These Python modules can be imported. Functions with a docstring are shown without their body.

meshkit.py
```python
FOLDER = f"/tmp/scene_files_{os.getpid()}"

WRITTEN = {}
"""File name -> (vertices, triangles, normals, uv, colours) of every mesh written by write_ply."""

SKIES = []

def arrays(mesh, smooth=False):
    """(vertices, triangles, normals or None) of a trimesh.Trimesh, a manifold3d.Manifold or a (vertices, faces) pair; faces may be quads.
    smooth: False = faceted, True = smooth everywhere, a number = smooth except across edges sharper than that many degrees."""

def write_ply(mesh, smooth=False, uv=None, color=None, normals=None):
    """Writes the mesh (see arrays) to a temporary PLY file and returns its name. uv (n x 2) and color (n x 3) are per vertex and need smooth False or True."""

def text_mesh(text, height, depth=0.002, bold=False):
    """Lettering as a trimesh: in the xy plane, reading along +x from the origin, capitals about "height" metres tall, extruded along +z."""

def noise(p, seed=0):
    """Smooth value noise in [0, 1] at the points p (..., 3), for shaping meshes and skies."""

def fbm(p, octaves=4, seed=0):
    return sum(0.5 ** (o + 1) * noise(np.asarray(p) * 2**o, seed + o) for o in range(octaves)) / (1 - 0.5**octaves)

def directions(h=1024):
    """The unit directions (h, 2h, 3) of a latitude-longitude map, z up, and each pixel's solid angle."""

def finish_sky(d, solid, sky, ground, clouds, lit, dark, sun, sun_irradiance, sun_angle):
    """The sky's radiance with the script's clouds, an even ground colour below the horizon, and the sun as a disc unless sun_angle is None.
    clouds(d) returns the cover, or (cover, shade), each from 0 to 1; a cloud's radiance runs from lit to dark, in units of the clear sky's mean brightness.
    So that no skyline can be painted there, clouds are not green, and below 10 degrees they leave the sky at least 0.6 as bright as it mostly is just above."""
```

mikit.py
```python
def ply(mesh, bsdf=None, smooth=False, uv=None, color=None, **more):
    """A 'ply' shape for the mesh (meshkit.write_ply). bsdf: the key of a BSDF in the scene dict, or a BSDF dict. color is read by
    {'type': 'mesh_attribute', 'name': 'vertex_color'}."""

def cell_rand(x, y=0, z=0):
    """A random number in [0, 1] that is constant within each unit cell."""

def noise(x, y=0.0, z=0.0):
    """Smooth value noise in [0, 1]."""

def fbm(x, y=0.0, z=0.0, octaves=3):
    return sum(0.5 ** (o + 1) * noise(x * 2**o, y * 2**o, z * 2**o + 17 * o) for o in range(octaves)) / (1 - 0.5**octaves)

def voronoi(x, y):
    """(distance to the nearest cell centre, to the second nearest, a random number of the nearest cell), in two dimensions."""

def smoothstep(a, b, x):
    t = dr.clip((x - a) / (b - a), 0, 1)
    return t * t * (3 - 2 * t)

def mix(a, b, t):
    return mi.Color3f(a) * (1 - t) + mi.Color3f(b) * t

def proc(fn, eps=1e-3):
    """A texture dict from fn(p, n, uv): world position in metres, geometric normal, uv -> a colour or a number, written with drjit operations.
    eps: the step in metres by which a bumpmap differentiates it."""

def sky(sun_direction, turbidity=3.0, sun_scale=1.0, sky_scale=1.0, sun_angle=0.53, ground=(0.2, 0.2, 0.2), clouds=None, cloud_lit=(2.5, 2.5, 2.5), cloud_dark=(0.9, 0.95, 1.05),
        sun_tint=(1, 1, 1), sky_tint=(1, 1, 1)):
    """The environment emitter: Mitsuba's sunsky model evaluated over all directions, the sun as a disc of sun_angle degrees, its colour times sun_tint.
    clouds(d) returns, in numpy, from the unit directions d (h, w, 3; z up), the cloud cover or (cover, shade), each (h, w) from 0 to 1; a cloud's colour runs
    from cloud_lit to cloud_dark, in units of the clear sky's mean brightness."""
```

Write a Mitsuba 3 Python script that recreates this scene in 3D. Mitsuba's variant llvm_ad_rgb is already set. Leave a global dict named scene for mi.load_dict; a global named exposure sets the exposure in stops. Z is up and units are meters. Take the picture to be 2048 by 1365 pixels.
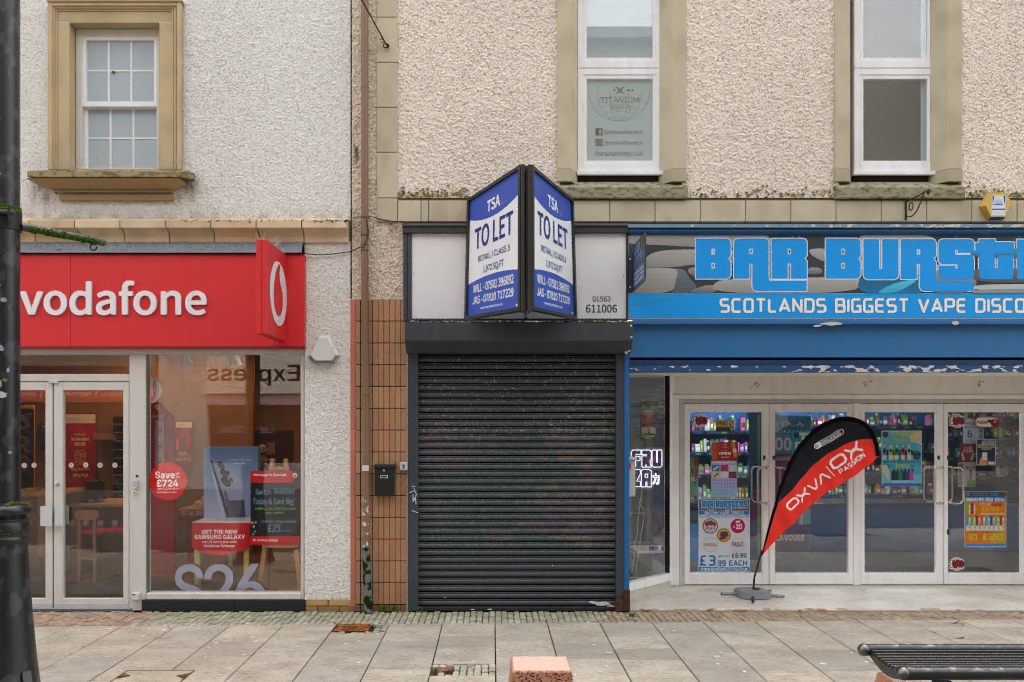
import math, random, glob
import numpy as np, trimesh, shapely, mitsuba as mi, drjit as dr
import mikit, meshkit
from mikit import proc, noise, fbm, voronoi, cell_rand, smoothstep, mix
from shapely.geometry import Polygon, LineString, Point, MultiPolygon, box as sbox
from shapely import affinity
from shapely.ops import unary_union
from PIL import Image, ImageDraw, ImageFont

T = mi.ScalarTransform4f
scene, labels = {}, {}

# ------------------------------------------------------------------ camera, sky, exposure
CAM_D, FPX, VX, VY, EYE = 7.535, 1620.0, 985.0, 850.0, 1.73   # distance to the frontages, focal length and vanishing point in 2048-wide pixels, eye height
scene['camera'] = {'type': 'perspective', 'fov': 2 * math.degrees(math.atan(1024 / FPX)), 'fov_axis': 'x',
                   'near_clip': 0.05, 'far_clip': 400.0,
                   'principal_point_offset_x': 0.5 - VX / 2048, 'principal_point_offset_y': 0.5 - VY / 1365,
                   'to_world': T().look_at(origin=[0, -CAM_D, EYE], target=[0, 0, EYE], up=[0, 0, 1])}
scene['sky'] = mikit.sky([0.25, 0.42, 0.87], turbidity=4, sun_scale=0.34, sun_angle=34, sun_tint=(.98, 1.0, 1.02), clouds=lambda d: (1.0, np.clip(0.75 - 0.9 * d[..., 2], 0, 1)),
                         cloud_lit=(2.46, 2.5, 2.56), cloud_dark=(1.18, 1.22, 1.27))
exposure = 3.15

R = random.Random(7)


def lin(c):
    c = np.asarray(c, float) / 255
    return np.where(c <= 0.04045, c / 12.92, ((c + 0.055) / 1.055) ** 2.4)


def X(px, y=0.0):
    return (px - VX) * (CAM_D + y) / FPX


def Z(py, y=0.0):
    return EYE - (py - VY) * (CAM_D + y) / FPX


def jit(c, a, r=R):
    k = 1 + r.uniform(-a, a)
    return tuple(min(255, max(0, v * k)) for v in c)


# ------------------------------------------------------------------ mesh builder
_CB = None


def _cbt():
    """topology of a chamfered box: (axis-of-face, signs) of each vertex, faces"""
    global _CB
    if _CB is None:
        faces = []
        S = (-1, 1)
        for k in range(3):
            l, m = [(1, 2), (2, 0), (0, 1)][k]
            for s in S:
                q = []
                for a, b_ in ((-1, -1), (1, -1), (1, 1), (-1, 1)):
                    sg = [0, 0, 0]; sg[k] = s; sg[l] = a; sg[m] = b_
                    q.append((k, tuple(sg)))
                faces.append(q)
        for k, l in ((0, 1), (1, 2), (0, 2)):
            m = 3 - k - l
            for sk in S:
                for sl in S:
                    q = []
                    for ax, sm in ((k, -1), (k, 1), (l, 1), (l, -1)):
                        sg = [0, 0, 0]; sg[k] = sk; sg[l] = sl; sg[m] = sm
                        q.append((ax, tuple(sg)))
                    faces.append(q)
        for s in [(a, b_, c) for a in S for b_ in S for c in S]:
            faces.append([(0, s), (1, s), (2, s)])
        V, Fc = [], []
        for q in faces:
            pts = np.array([[sg[i] * (1.0 if i == ax else 0.8) for i in range(3)] for ax, sg in q])
            n = np.cross(pts[1] - pts[0], pts[2] - pts[0])
            if n @ pts.mean(0) < 0:
                q = q[::-1]
            o = len(V)
            V += q
            Fc.append([o, o + 1, o + 2])
            if len(q) == 4:
                Fc.append([o, o + 2, o + 3])
        ax = np.array([v[0] for v in V]); sg = np.array([v[1] for v in V], float)
        _CB = ax, sg, np.array(Fc)
    return _CB


class Mesh:
    def __init__(s):
        s.v, s.f, s.c, s.n = [], [], [], 0

    def add(s, v, f, c):
        v = np.asarray(v, float).reshape(-1, 3)
        s.v.append(v); s.f.append(np.asarray(f, int).reshape(-1, 3) + s.n)
        c = np.asarray(c, float)
        s.c.append(np.tile(lin(c), (len(v), 1)) if c.ndim == 1 else c)
        s.n += len(v)
        return s

    def box(s, x0, x1, y0, y1, z0, z1, c, ch=0.004):
        ax, sg, f = _cbt()
        lo, hi = np.array([x0, y0, z0]), np.array([x1, y1, z1])
        mid, half = (lo + hi) / 2, (hi - lo) / 2
        ch = min(ch, 0.3 * half.min())
        h = np.tile(half, (len(ax), 1)) - ch
        h[np.arange(len(ax)), ax] += ch
        return s.add(mid + sg * h, f, c)

    def quad(s, pts, c):
        return s.add(pts, [[0, 1, 2], [0, 2, 3]], c)

    def flat(s, geom, fr, d, c, simp=0):
        for g in polys(geom):
            if g.area < 1e-9:
                continue
            v, f = trimesh.creation.triangulate_polygon(g, engine='earcut')
            s.add(fr(v[:, 0], v[:, 1], d), orient(v, f), c)
        return s

    def prism(s, geom, fr, d0, d1, c, cs=None, back=False):
        cs = c if cs is None else cs
        for g in polys(geom):
            if g.area < 1e-9:
                continue
            g = shapely.geometry.polygon.orient(g)
            v, f = trimesh.creation.triangulate_polygon(g, engine='earcut')
            f = orient(v, f)
            s.add(fr(v[:, 0], v[:, 1], d1), f, c)
            if back:
                s.add(fr(v[:, 0], v[:, 1], d0), f[:, ::-1], c)
            for r in [g.exterior, *g.interiors]:
                p = np.array(r.coords)
                a, b_ = p[:-1], p[1:]
                k = len(a)
                vv = np.concatenate([fr(a[:, 0], a[:, 1], d0), fr(b_[:, 0], b_[:, 1], d0), fr(b_[:, 0], b_[:, 1], d1), fr(a[:, 0], a[:, 1], d1)])
                i = np.arange(k)
                s.add(vv, np.vstack([np.stack([i, i + k, i + 2 * k], 1), np.stack([i, i + 2 * k, i + 3 * k], 1)]), cs)
        return s

    def tube(s, pts, r, c, sides=10, caps=True):
        p = np.asarray(pts, float)
        k = len(p)
        r = np.broadcast_to(r, (k,))
        t = np.gradient(p, axis=0)
        t /= np.linalg.norm(t, axis=1, keepdims=True) + 1e-12
        ref = np.array([0, 0, 1.0]) if abs(t[0, 2]) < 0.9 else np.array([1.0, 0, 0])
        a = np.cross(t[0], ref); a /= np.linalg.norm(a)
        A = []
        for i in range(k):
            a = a - t[i] * (a @ t[i]); a /= np.linalg.norm(a) + 1e-12
            A.append(a)
        A = np.array(A); B_ = np.cross(t, A)
        ang = np.arange(sides) * 2 * np.pi / sides
        v = p[:, None] + r[:, None, None] * (np.cos(ang)[None, :, None] * A[:, None] + np.sin(ang)[None, :, None] * B_[:, None])
        i, j = np.meshgrid(np.arange(k - 1), np.arange(sides), indexing='ij')
        q = np.stack([i * sides + j, i * sides + (j + 1) % sides, (i + 1) * sides + (j + 1) % sides, (i + 1) * sides + j], -1).reshape(-1, 4)
        s.add(v.reshape(-1, 3), np.vstack([q[:, [0, 1, 2]], q[:, [0, 2, 3]]]), c)
        if caps:
            for e, fl in ((0, True), (k - 1, False)):
                vv = np.vstack([v[e], p[e][None]])
                j = np.arange(sides)
                f = np.stack([j, (j + 1) % sides, np.full(sides, sides)], 1)
                s.add(vv, f[:, ::-1] if fl else f, c)
        return s

    def lathe(s, prof, cx, cy, c, n=32, hard=40):
        """profile [(r, z)], split at sharp corners so that edges stay crisp"""
        P = np.array(prof, float)
        runs, cur = [], [P[0]]
        for i in range(1, len(P)):
            cur.append(P[i])
            if i < len(P) - 1:
                d0, d1 = P[i] - P[i - 1], P[i + 1] - P[i]
                cs = (d0 @ d1) / (np.linalg.norm(d0) * np.linalg.norm(d1) + 1e-12)
                if cs < math.cos(math.radians(hard)):
                    runs.append(cur); cur = [P[i]]
        runs.append(cur)
        ang = np.arange(n) * 2 * np.pi / n
        for r in runs:
            r = np.array(r); k = len(r)
            v = np.stack([cx + r[:, :1] * np.cos(ang), cy + r[:, :1] * np.sin(ang), np.repeat(r[:, 1:], n, 1)], -1)
            i, j = np.meshgrid(np.arange(k - 1), np.arange(n), indexing='ij')
            q = np.stack([i * n + j, i * n + (j + 1) % n, (i + 1) * n + (j + 1) % n, (i + 1) * n + j], -1).reshape(-1, 4)
            s.add(v.reshape(-1, 3), np.vstack([q[:, [0, 1, 2]], q[:, [0, 2, 3]]]), c)
        return s

    def ball(s, p, r, c, n=16):
        m = trimesh.creation.uv_sphere(1.0, count=[n, 2 * n])
        return s.add(np.array(m.vertices) * np.asarray(r) + np.asarray(p), m.faces, c)

    def bar(s, prof, x0, x1, c, caps=True):
        """profile [(y, z)] counter-clockwise seen from +x, swept along x"""
        g = Polygon(prof)
        return s.prism(g, lambda a, b_, d: np.stack([np.full_like(np.asarray(a, float), 0) + d, a, b_], -1), x0, x1, c, back=True)

    def arr(s):
        return np.vstack(s.v), np.vstack(s.f), np.vstack(s.c)

    def warp(s, fn):
        s.v = [fn(v) for v in s.v]
        return s

    def put(s, key, bsdf='satin', **more):
        v, f, c = s.arr()
        q = np.sqrt(np.clip(c, 0, 1))      # the paint colour of each piece, packed in uv
        scene[key] = mikit.ply((v, f), bsdf, smooth=True, uv=np.stack([np.floor(q[:, 0] * 255) + 0.05 + 0.9 * q[:, 1], q[:, 2]], 1), **more)
        return key


def orient(v, f):
    a = v[f]
    cr = (a[:, 1, 0] - a[:, 0, 0]) * (a[:, 2, 1] - a[:, 0, 1]) - (a[:, 1, 1] - a[:, 0, 1]) * (a[:, 2, 0] - a[:, 0, 0])
    f = np.array(f)
    f[cr < 0] = f[cr < 0][:, ::-1]
    return f


def polys(g):
    if g.is_empty:
        return []
    if g.geom_type == 'Polygon':
        return [g]
    return [p for p in getattr(g, 'geoms', []) for p in polys(p)] if hasattr(g, 'geoms') else []


def frame(o, ux, uy):
    o, ux, uy = (np.asarray(k, float) for k in (o, ux, uy))
    un = np.cross(ux, uy); un /= np.linalg.norm(un)

    def fr(a, b_, d=0.0):
        a, b_ = np.asarray(a, float), np.asarray(b_, float)
        return o + a[..., None] * ux + b_[..., None] * uy + np.asarray(d, float)[..., None] * un
    return fr


def facade(y):
    """frame of an upright plane facing the street at depth y: a = X, b = Z, d towards the street"""
    return frame((0, y, 0), (1, 0, 0), (0, 0, 1))


def quadframe(p00, p10, p01, p11, flip=False):
    """bilinear patch: a, b in 0..1"""
    P = [np.asarray(p, float) for p in (p00, p10, p01, p11)]
    n = np.cross(P[1] - P[0], P[2] - P[0]); n /= np.linalg.norm(n)

    def fr(a, b_, d=0.0):
        a, b_ = np.asarray(a, float)[..., None], np.asarray(b_, float)[..., None]
        return P[0] * (1 - a) * (1 - b_) + P[1] * a * (1 - b_) + P[2] * (1 - a) * b_ + P[3] * a * b_ + np.asarray(d, float)[..., None] * n
    return fr


_used = {}


def nk(base):
    k = _used.get(base, -1) + 1
    _used[base] = k
    return base if k == 0 else f'{base}_{k:03d}'


def lab(key, label, cat=None, group=None, kind=None):
    d = {'label': label}
    if cat: d['category'] = cat
    if group: d['group'] = group
    if kind: d['kind'] = kind
    labels[key] = d
    return key


def pb(m, px0, px1, py0, py1, y0, y1, c, ch=0.004):
    """box whose street face (at depth y0) covers this rectangle of the frontage survey"""
    return m.box(X(px0, y0), X(px1, y0), y0, y1, Z(py1, y0), Z(py0, y0), c, ch)


def ring(m, px0, px1, py0, py1, wl, wr, wt, wb, y0, y1, c, ch=0.004):
    pb(m, px0, px0 + wl, py0, py1, y0, y1, c, ch); pb(m, px1 - wr, px1, py0, py1, y0, y1, c, ch)
    if wt: pb(m, px0 + wl, px1 - wr, py0, py0 + wt, y0 + 0.001, y1, c, ch)
    if wb: pb(m, px0 + wl, px1 - wr, py1 - wb, py1, y0 + 0.001, y1, c, ch)
    return m


def pxp(pts, y, sx=1.0, ox=0.0, oy=0.0):
    """points of a survey enlargement (scale sx, offset ox, oy) as a polygon on the plane at depth y"""
    return Polygon([(X(ox + a / sx, y), Z(oy + b_ / sx, y)) for a, b_ in pts])


# ------------------------------------------------------------------ lettering
_FD = glob.glob('/opt/blender-*/*/datafiles/fonts')[0]
_fonts, _glyphs = {}, {}


def text(t, font='i', w=600, bold=0.0, res=72):
    """lettering as a polygon, capitals 1 high, baseline 0. font i = sans with weights, s = humanist sans"""
    key = (t, font, w, bold, res)
    if key in _glyphs:
        return _glyphs[key]
    fk = (font, w, res)
    if fk not in _fonts:
        f = ImageFont.truetype(_FD + ('/Inter.woff2' if font == 'i' else '/Noto Sans CJK Regular.woff2'), int(res * 1.4))
        if font == 'i':
            f.set_variation_by_axes([20, w])
        hb = f.getbbox('H', anchor='ls')
        _fonts[fk] = f, float(-hb[1])
    f, cap = _fonts[fk]
    x0, y0, x1, y1 = f.getbbox(t, anchor='ls')
    im = Image.new('L', (x1 - x0 + 8, y1 - y0 + 8))
    ImageDraw.Draw(im).text((4 - x0, 4 - y0), t, 255, f, anchor='ls')
    on = np.pad(np.asarray(im) > 127, ((0, 0), (1, 1))).astype(np.int8)
    rows, st = np.nonzero(np.diff(on, axis=1) == 1)
    en = np.nonzero(np.diff(on, axis=1) == -1)[1]
    g = shapely.union_all(shapely.box(st, -rows - 1, en, -rows)).buffer(0.7).buffer(-0.7 + bold * cap).simplify(0.55)
    g = affinity.affine_transform(g, [1 / cap, 0, 0, 1 / cap, -4 / cap, (4 - y0) / cap])
    _glyphs[key] = g
    return g


def fit(g, x0, x1, z0, z1):
    """stretch to fill the rectangle"""
    a, b_, c, d = g.bounds
    sx, sz = (x1 - x0) / (c - a), (z1 - z0) / (d - b_)
    return affinity.affine_transform(g, [sx, 0, 0, sz, x0 - a * sx, z0 - b_ * sz])


def fitc(g, cx, z0, h, wmax=None):
    """capitals h high on the baseline z0, centred on cx, squeezed to wmax"""
    a, _, c, _ = g.bounds
    sx = h if wmax is None else min(h, wmax / (c - a))
    return affinity.affine_transform(g, [sx, 0, 0, h, cx - (a + c) / 2 * sx, z0])


_W = 0.62
_TG = {  # squared display alphabet, as centre lines in a cell 1 high
    'A': (.74, [[(0, 0), (.37, 1), (.74, 0)], [(.16, .28), (.58, .28)]]),
    'B': (_W, [[(0, .52), (.58, .52), (_W, .46), (_W, .06), (.56, 0), (0, 0), (0, 1), (.54, 1), (.58, .94), (.58, .58), (.52, .52)]]),
    'C': (_W, [[(_W, 1), (.1, 1), (0, .88), (0, .12), (.1, 0), (_W, 0)]]),
    'D': (_W, [[(0, 0), (0, 1), (.48, 1), (_W, .86), (_W, .14), (.48, 0), (0, 0)]]),
    'E': (.58, [[(.58, 1), (.12, 1), (0, .86), (0, .14), (.12, 0), (.58, 0)], [(0, .5), (.54, .5)]]),
    'F': (.55, [[(.55, 1), (.1, 1), (0, .9), (0, 0)], [(0, .5), (.5, .5)]]),
    'G': (_W, [[(_W, 1), (.1, 1), (0, .88), (0, .12), (.1, 0), (_W, 0), (_W, .46), (.32, .46)]]),
    'H': (_W, [[(0, 0), (0, 1)], [(_W, 0), (_W, 1)], [(0, .5), (_W, .5)]]),
    'I': (0, [[(0, 0), (0, 1)]]),
    'J': (.5, [[(.5, 1), (.5, .1), (.42, 0), (0, 0)]]),
    'K': (.6, [[(0, 0), (0, 1)], [(.58, 1), (.12, .5), (.6, 0)], [(0, .5), (.12, .5)]]),
    'L': (.52, [[(0, 1), (0, .1), (.08, 0), (.52, 0)]]),
    'M': (.8, [[(0, 0), (0, 1), (.4, .35), (.8, 1), (.8, 0)]]),
    'N': (_W, [[(0, 0), (0, 1), (_W, 0), (_W, 1)]]),
    'O': (_W, [[(.1, 0), (0, .12), (0, .88), (.1, 1), (.52, 1), (_W, .88), (_W, .12), (.52, 0), (.1, 0)]]),
    'P': (_W, [[(0, 0), (0, 1), (.52, 1), (_W, .9), (_W, .52), (.52, .42), (0, .42)]]),
    'R': (_W, [[(0, 0), (0, 1), (.52, 1), (_W, .9), (_W, .55), (.52, .45), (0, .45)], [(.36, .45), (_W, 0)]]),
    'S': (.6, [[(.6, 1), (.1, 1), (0, .9), (0, .6), (.1, .5), (.5, .5), (.6, .4), (.6, .1), (.5, 0), (0, 0)]]),
    'T': (.66, [[(0, 1), (.66, 1)], [(.33, 1), (.33, 0)]]),
    'U': (_W, [[(0, 1), (0, .12), (.1, 0), (.52, 0), (_W, .12), (_W, 1)]]),
    'V': (.7, [[(0, 1), (.35, 0), (.7, 1)]]),
    'W': (1.0, [[(0, 1), (.25, 0), (.5, 1), (.75, 0), (1, 1)]]),
    'X': (.65, [[(0, 0), (.65, 1)], [(0, 1), (.65, 0)]]),
    'Y': (.65, [[(0, 1), (.325, .48), (.65, 1)], [(.325, .48), (.325, 0)]]),
    'Z': (.6, [[(0, 1), (.6, 1), (0, 0), (.6, 0)]]),
    '0': (.56, [[(.1, 0), (0, .12), (0, .88), (.1, 1), (.46, 1), (.56, .88), (.56, .12), (.46, 0), (.1, 0)]]),
    '1': (.2, [[(0, .85), (.2, 1), (.2, 0)]]),
    '2': (.56, [[(0, 1), (.46, 1), (.56, .9), (.56, .6), (.46, .5), (.1, .5), (0, .4), (0, 0), (.56, 0)]]),
    '3': (.56, [[(0, 1), (.46, 1), (.56, .9), (.56, .6), (.46, .5), (.1, .5)], [(.46, .5), (.56, .4), (.56, .1), (.46, 0), (0, 0)]]),
    '5': (.56, [[(.56, 1), (0, 1), (0, .55), (.46, .55), (.56, .45), (.56, .1), (.46, 0), (0, 0)]]),
    '6': (.56, [[(.5, 1), (.1, 1), (0, .9), (0, .1), (.1, 0), (.46, 0), (.56, .1), (.56, .46), (.46, .56), (0, .56)]]),
    '9': (.56, [[(.06, 0), (.46, 0), (.56, .1), (.56, .9), (.46, 1), (.1, 1), (0, .9), (0, .54), (.1, .44), (.56, .44)]]),
    '£': (.6, [[(.56, .95), (.5, 1), (.26, 1), (.16, .9), (.16, 0)], [(0, 0), (.6, 0)], [(0, .48), (.46, .48)]]),
    '.': (0, [[(0, 0), (0, .02)]]), '!': (0, [[(0, 1), (0, .35)], [(0, .05), (0, 0)]]), '-': (.4, [[(0, .5), (.4, .5)]]),
    ' ': (.25, []),
}


def techno(t, wt=0.17, gap=0.2):
    x, out = 0.0, []
    for ch in t:
        w, lines = _TG.get(ch, (.5, []))
        for ln in lines:
            out.append(affinity.translate(LineString(ln), x, 0).buffer(wt / 2, cap_style='flat' if ch not in '.!' else 'square', join_style='round', quad_segs=3))
        x += w + wt + gap * 0.55
    g = unary_union(out)
    return affinity.scale(affinity.translate(g, wt / 2, wt / 2), 1 / (1 + wt), 1 / (1 + wt), origin=(0, 0))


def circle(cx, cy, r, n=24, rx=None):
    a = np.arange(n) * 2 * math.pi / n
    return Polygon(np.stack([cx + (rx or r) * np.cos(a), cy + r * np.sin(a)], 1))


def rrect(x0, x1, y0, y1, r):
    return sbox(x0 + r, y0 + r, x1 - r, y1 - r).buffer(r, quad_segs=4)


class Sheet:
    """flat print: layers of coloured shapes, each a third of a millimetre above the one below, in a frame a, b"""

    def __init__(s, fr, d=0.0, step=0.0004):
        s.m, s.fr, s.d, s.step, s.k = Mesh(), fr, d, step, 0

    def add(s, geom, c, up=True):
        if up: s.k += 1
        s.m.flat(geom, s.fr, s.d + s.step * (s.k - 1), c)
        return s


# ------------------------------------------------------------------ materials
def col(uv):
    """the piece's own paint colour"""
    k = dr.floor(uv.x)
    r, g, b_ = k / 255, (uv.x - k - 0.05) / 0.9, uv.y
    return mi.Color3f(r * r, g * g, b_ * b_)


def f_col(p, n, uv): return col(uv)


VC = proc(f_col)


def rgb(c, k=1.0):
    return {'type': 'rgb', 'value': [float(v) * k for v in lin(c)]}


def c3(c):
    return mi.Color3f(*[float(v) for v in lin(c)])


def two(b):
    return {'type': 'twosided', 'bsdf': b}


def dif(base):
    return {'type': 'diffuse', 'reflectance': base}


def pla(base, a, ior=1.49):
    return {'type': 'roughplastic', 'diffuse_reflectance': base, 'alpha': a, 'int_ior': ior, 'nonlinear': False}


def worn(c, fn):
    """the piece's colour, going over to c where fn says"""
    return proc(lambda p, n, uv: mix(col(uv), c3(c), fn(p, n, uv)))


scene['matte'] = two(dif(VC))
scene['satin'] = two(pla(VC, 0.25, 1.42))
scene['gloss'] = two(pla(VC, 0.08))
scene['metal'] = two({'type': 'roughconductor', 'material': 'none', 'specular_reflectance': VC, 'alpha': 0.22})
scene['double_glass'] = {'type': 'thindielectric', 'int_ior': 2.1}
scene['glass'] = {'type': 'thindielectric', 'int_ior': 1.76}


def f_dirt(p, n, uv):
    return 0.13 * smoothstep(0.4, 0.95, noise(p.x * 17 + p.y * 9, p.z * 2.6, p.y * 14))


def f_stone(p, n, uv):
    return 0.32 * smoothstep(0.35, 0.85, fbm(p.x * 8 + p.y, p.y * 8, p.z * 4.0, octaves=2)) + 0.12 * noise(p.x * 150, p.y * 150, p.z * 150)


def f_moss(p, n, uv):
    return smoothstep(0.42, 0.7, fbm(p.x * 24, p.y * 24, p.z * 34, octaves=3)) * 0.75


def f_flag(p, n, uv):
    return 0.5 * noise(p.x * 6, p.y * 9, 0.0) + 0.6 * smoothstep(.42, .9, fbm(p.x * 38, p.y * 120, 3.0, octaves=2))


def f_harl(p, n, uv):
    k = noise(p.x * 14, p.z * 5, 3.0)
    ends = smoothstep(.16, .02, dr.abs(p.x + 4.19)) + smoothstep(.16, .02, dr.abs(p.x + 2.82))
    return 0.10 * noise(p.x * 1.6, p.z * 1.2, 0.0) + .5 * smoothstep(.35, .8, k) * (ends * smoothstep(3.72, 3.85, p.z) * smoothstep(4.07, 3.98, p.z) + .7 * smoothstep(3.78, 3.62, p.z) * smoothstep(3.4, 3.6, p.z)) + (0.34 + .14 * smoothstep(-1.2, -1.1, p.x)) * smoothstep(.62, .8, noise(p.x * 100, p.z * 125, 0.0)) + 0.9 * smoothstep(.35, .75, noise(p.x * 30, p.z * 14, 7.0)) * smoothstep(.05, .0, dr.abs(p.x + 1.262)) * smoothstep(.30, .05, dr.abs(p.z - 4.33))


def f_flake(p, n, uv):
    return smoothstep(0.565, 0.58, fbm(p.x * 18, p.y * 18, p.z * 34, octaves=3) + 0.15 * smoothstep(1.5, 4.5, p.x) - 0.135)


def f_rust(p, n, uv):
    return smoothstep(0.35, 0.75, fbm(p.x * 30, p.y * 30, p.z * 30, octaves=2))


def f_post(p, n, uv):
    return 0.2 * smoothstep(0.54, 0.66, fbm(p.x * 20, p.y * 16, p.z * 9 + 3.3, octaves=3))


scene['paint'] = two(pla(worn((104, 100, 92), f_dirt), 0.22, 1.42))
scene['stone'] = two(dif(worn((146, 132, 106), f_stone)))
scene['mossy_stone'] = two(dif(worn((88, 86, 62), f_moss)))
scene['flagstone'] = two(dif(worn((140, 130, 118), f_flag)))
scene['harling'] = two(dif(worn((104, 90, 72), f_harl)))
scene['flaking_paint'] = two(pla(worn((205, 202, 196), f_flake), 0.3, 1.42))
scene['rusty'] = two(dif(worn((70, 50, 40), f_rust)))
def f_floor(p, n, uv):
    return .35 * smoothstep(.3, .8, fbm(p.x * 2.2, p.y * 5, 2.0, octaves=3)) + .25 * smoothstep(.62, .8, noise(p.x * 30, p.y * 40, 0.0))


scene['worn_floor'] = two(pla(worn((172, 158, 136), f_floor), .3, 1.45))
scene['post_paint'] = two(pla(worn((104, 110, 116), f_post), 0.16, 1.6))
# ------------------------------------------------------------------ left-hand building
LB = lab('white_building', 'white roughcast building with the sandstone framed sash window', 'building')
CB = lab('cream_building', 'cream roughcast building with pale stone quoins and two white framed upper windows', 'building')


def harl(m, x0, x1, z0, z1, holes, col, amp, fq, seed, step=0.0055, y=0.0):
    nx, nz = int((x1 - x0) / step) + 1, int((z1 - z0) / step) + 1
    gx, gz = np.meshgrid(np.linspace(x0, x1, nx), np.linspace(z0, z1, nz), indexing='ij')
    p = np.stack([gx, gz, np.zeros_like(gx)], -1)
    n1 = meshkit.noise(p * fq, seed); n2 = meshkit.noise(p * fq * 2.1 + 5, seed + 1); n0 = meshkit.noise(p * 9, seed + 2)
    h = amp * (0.40 * n1 ** 1.3 + 0.85 * n2 ** 1.8 + 0.3 * n0)
    v = np.stack([gx, y - h, gz], -1).reshape(-1, 3)
    i, j = np.meshgrid(np.arange(nx - 1), np.arange(nz - 1), indexing='ij')
    cx, cz = gx[:-1, :-1] + step / 2, gz[:-1, :-1] + step / 2
    keep = np.ones(i.shape, bool)
    for a, b_, c, d in holes:
        keep &= ~((cx > a) & (cx < b_) & (cz > c) & (cz < d))
    i, j = i[keep], j[keep]
    a, b_, c, d = i * nz + j, (i + 1) * nz + j, (i + 1) * nz + j + 1, i * nz + j + 1
    f = np.concatenate([np.stack([a, b_, c], 1), np.stack([a, c, d], 1)])
    used = np.unique(f)
    mp = np.full(len(v), -1); mp[used] = np.arange(len(used))
    return m.add(v[used], mp[f], col)


WHITE_H, CREAM_H = (229, 228, 223), (233, 223, 210)
m = Mesh()
harl(m, -5.15, X(701), Z(442), 6.0, [(X(103), X(352), Z(345), Z(18))], WHITE_H, 0.009, 68, 1)
harl(m, X(609.5), X(701), Z(1200), Z(484), [], WHITE_H, 0.009, 68, 3)
m.box(X(609.5), X(700), 0.0, 0.3, Z(1200), Z(484), WHITE_H)
m.box(-9, X(-50), 0.0, 0.3, 0, Z(700), WHITE_H); m.box(-9, X(701), 0.012, 0.32, 6.0, 9.0, WHITE_H); m.box(-9, -5.15, -0.005, 0.3, Z(442), 6.0, WHITE_H)
m.box(-5.15, X(104), 0.012, 0.3, Z(442), 6.0, WHITE_H); m.box(X(350), X(701), 0.012, 0.3, Z(442), 6.0, WHITE_H)
m.box(X(104), X(350), 0.012, 0.3, Z(442), Z(346), WHITE_H); m.box(X(104), X(350), 0.012, 0.3, Z(16), 6.0, WHITE_H)
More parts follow.
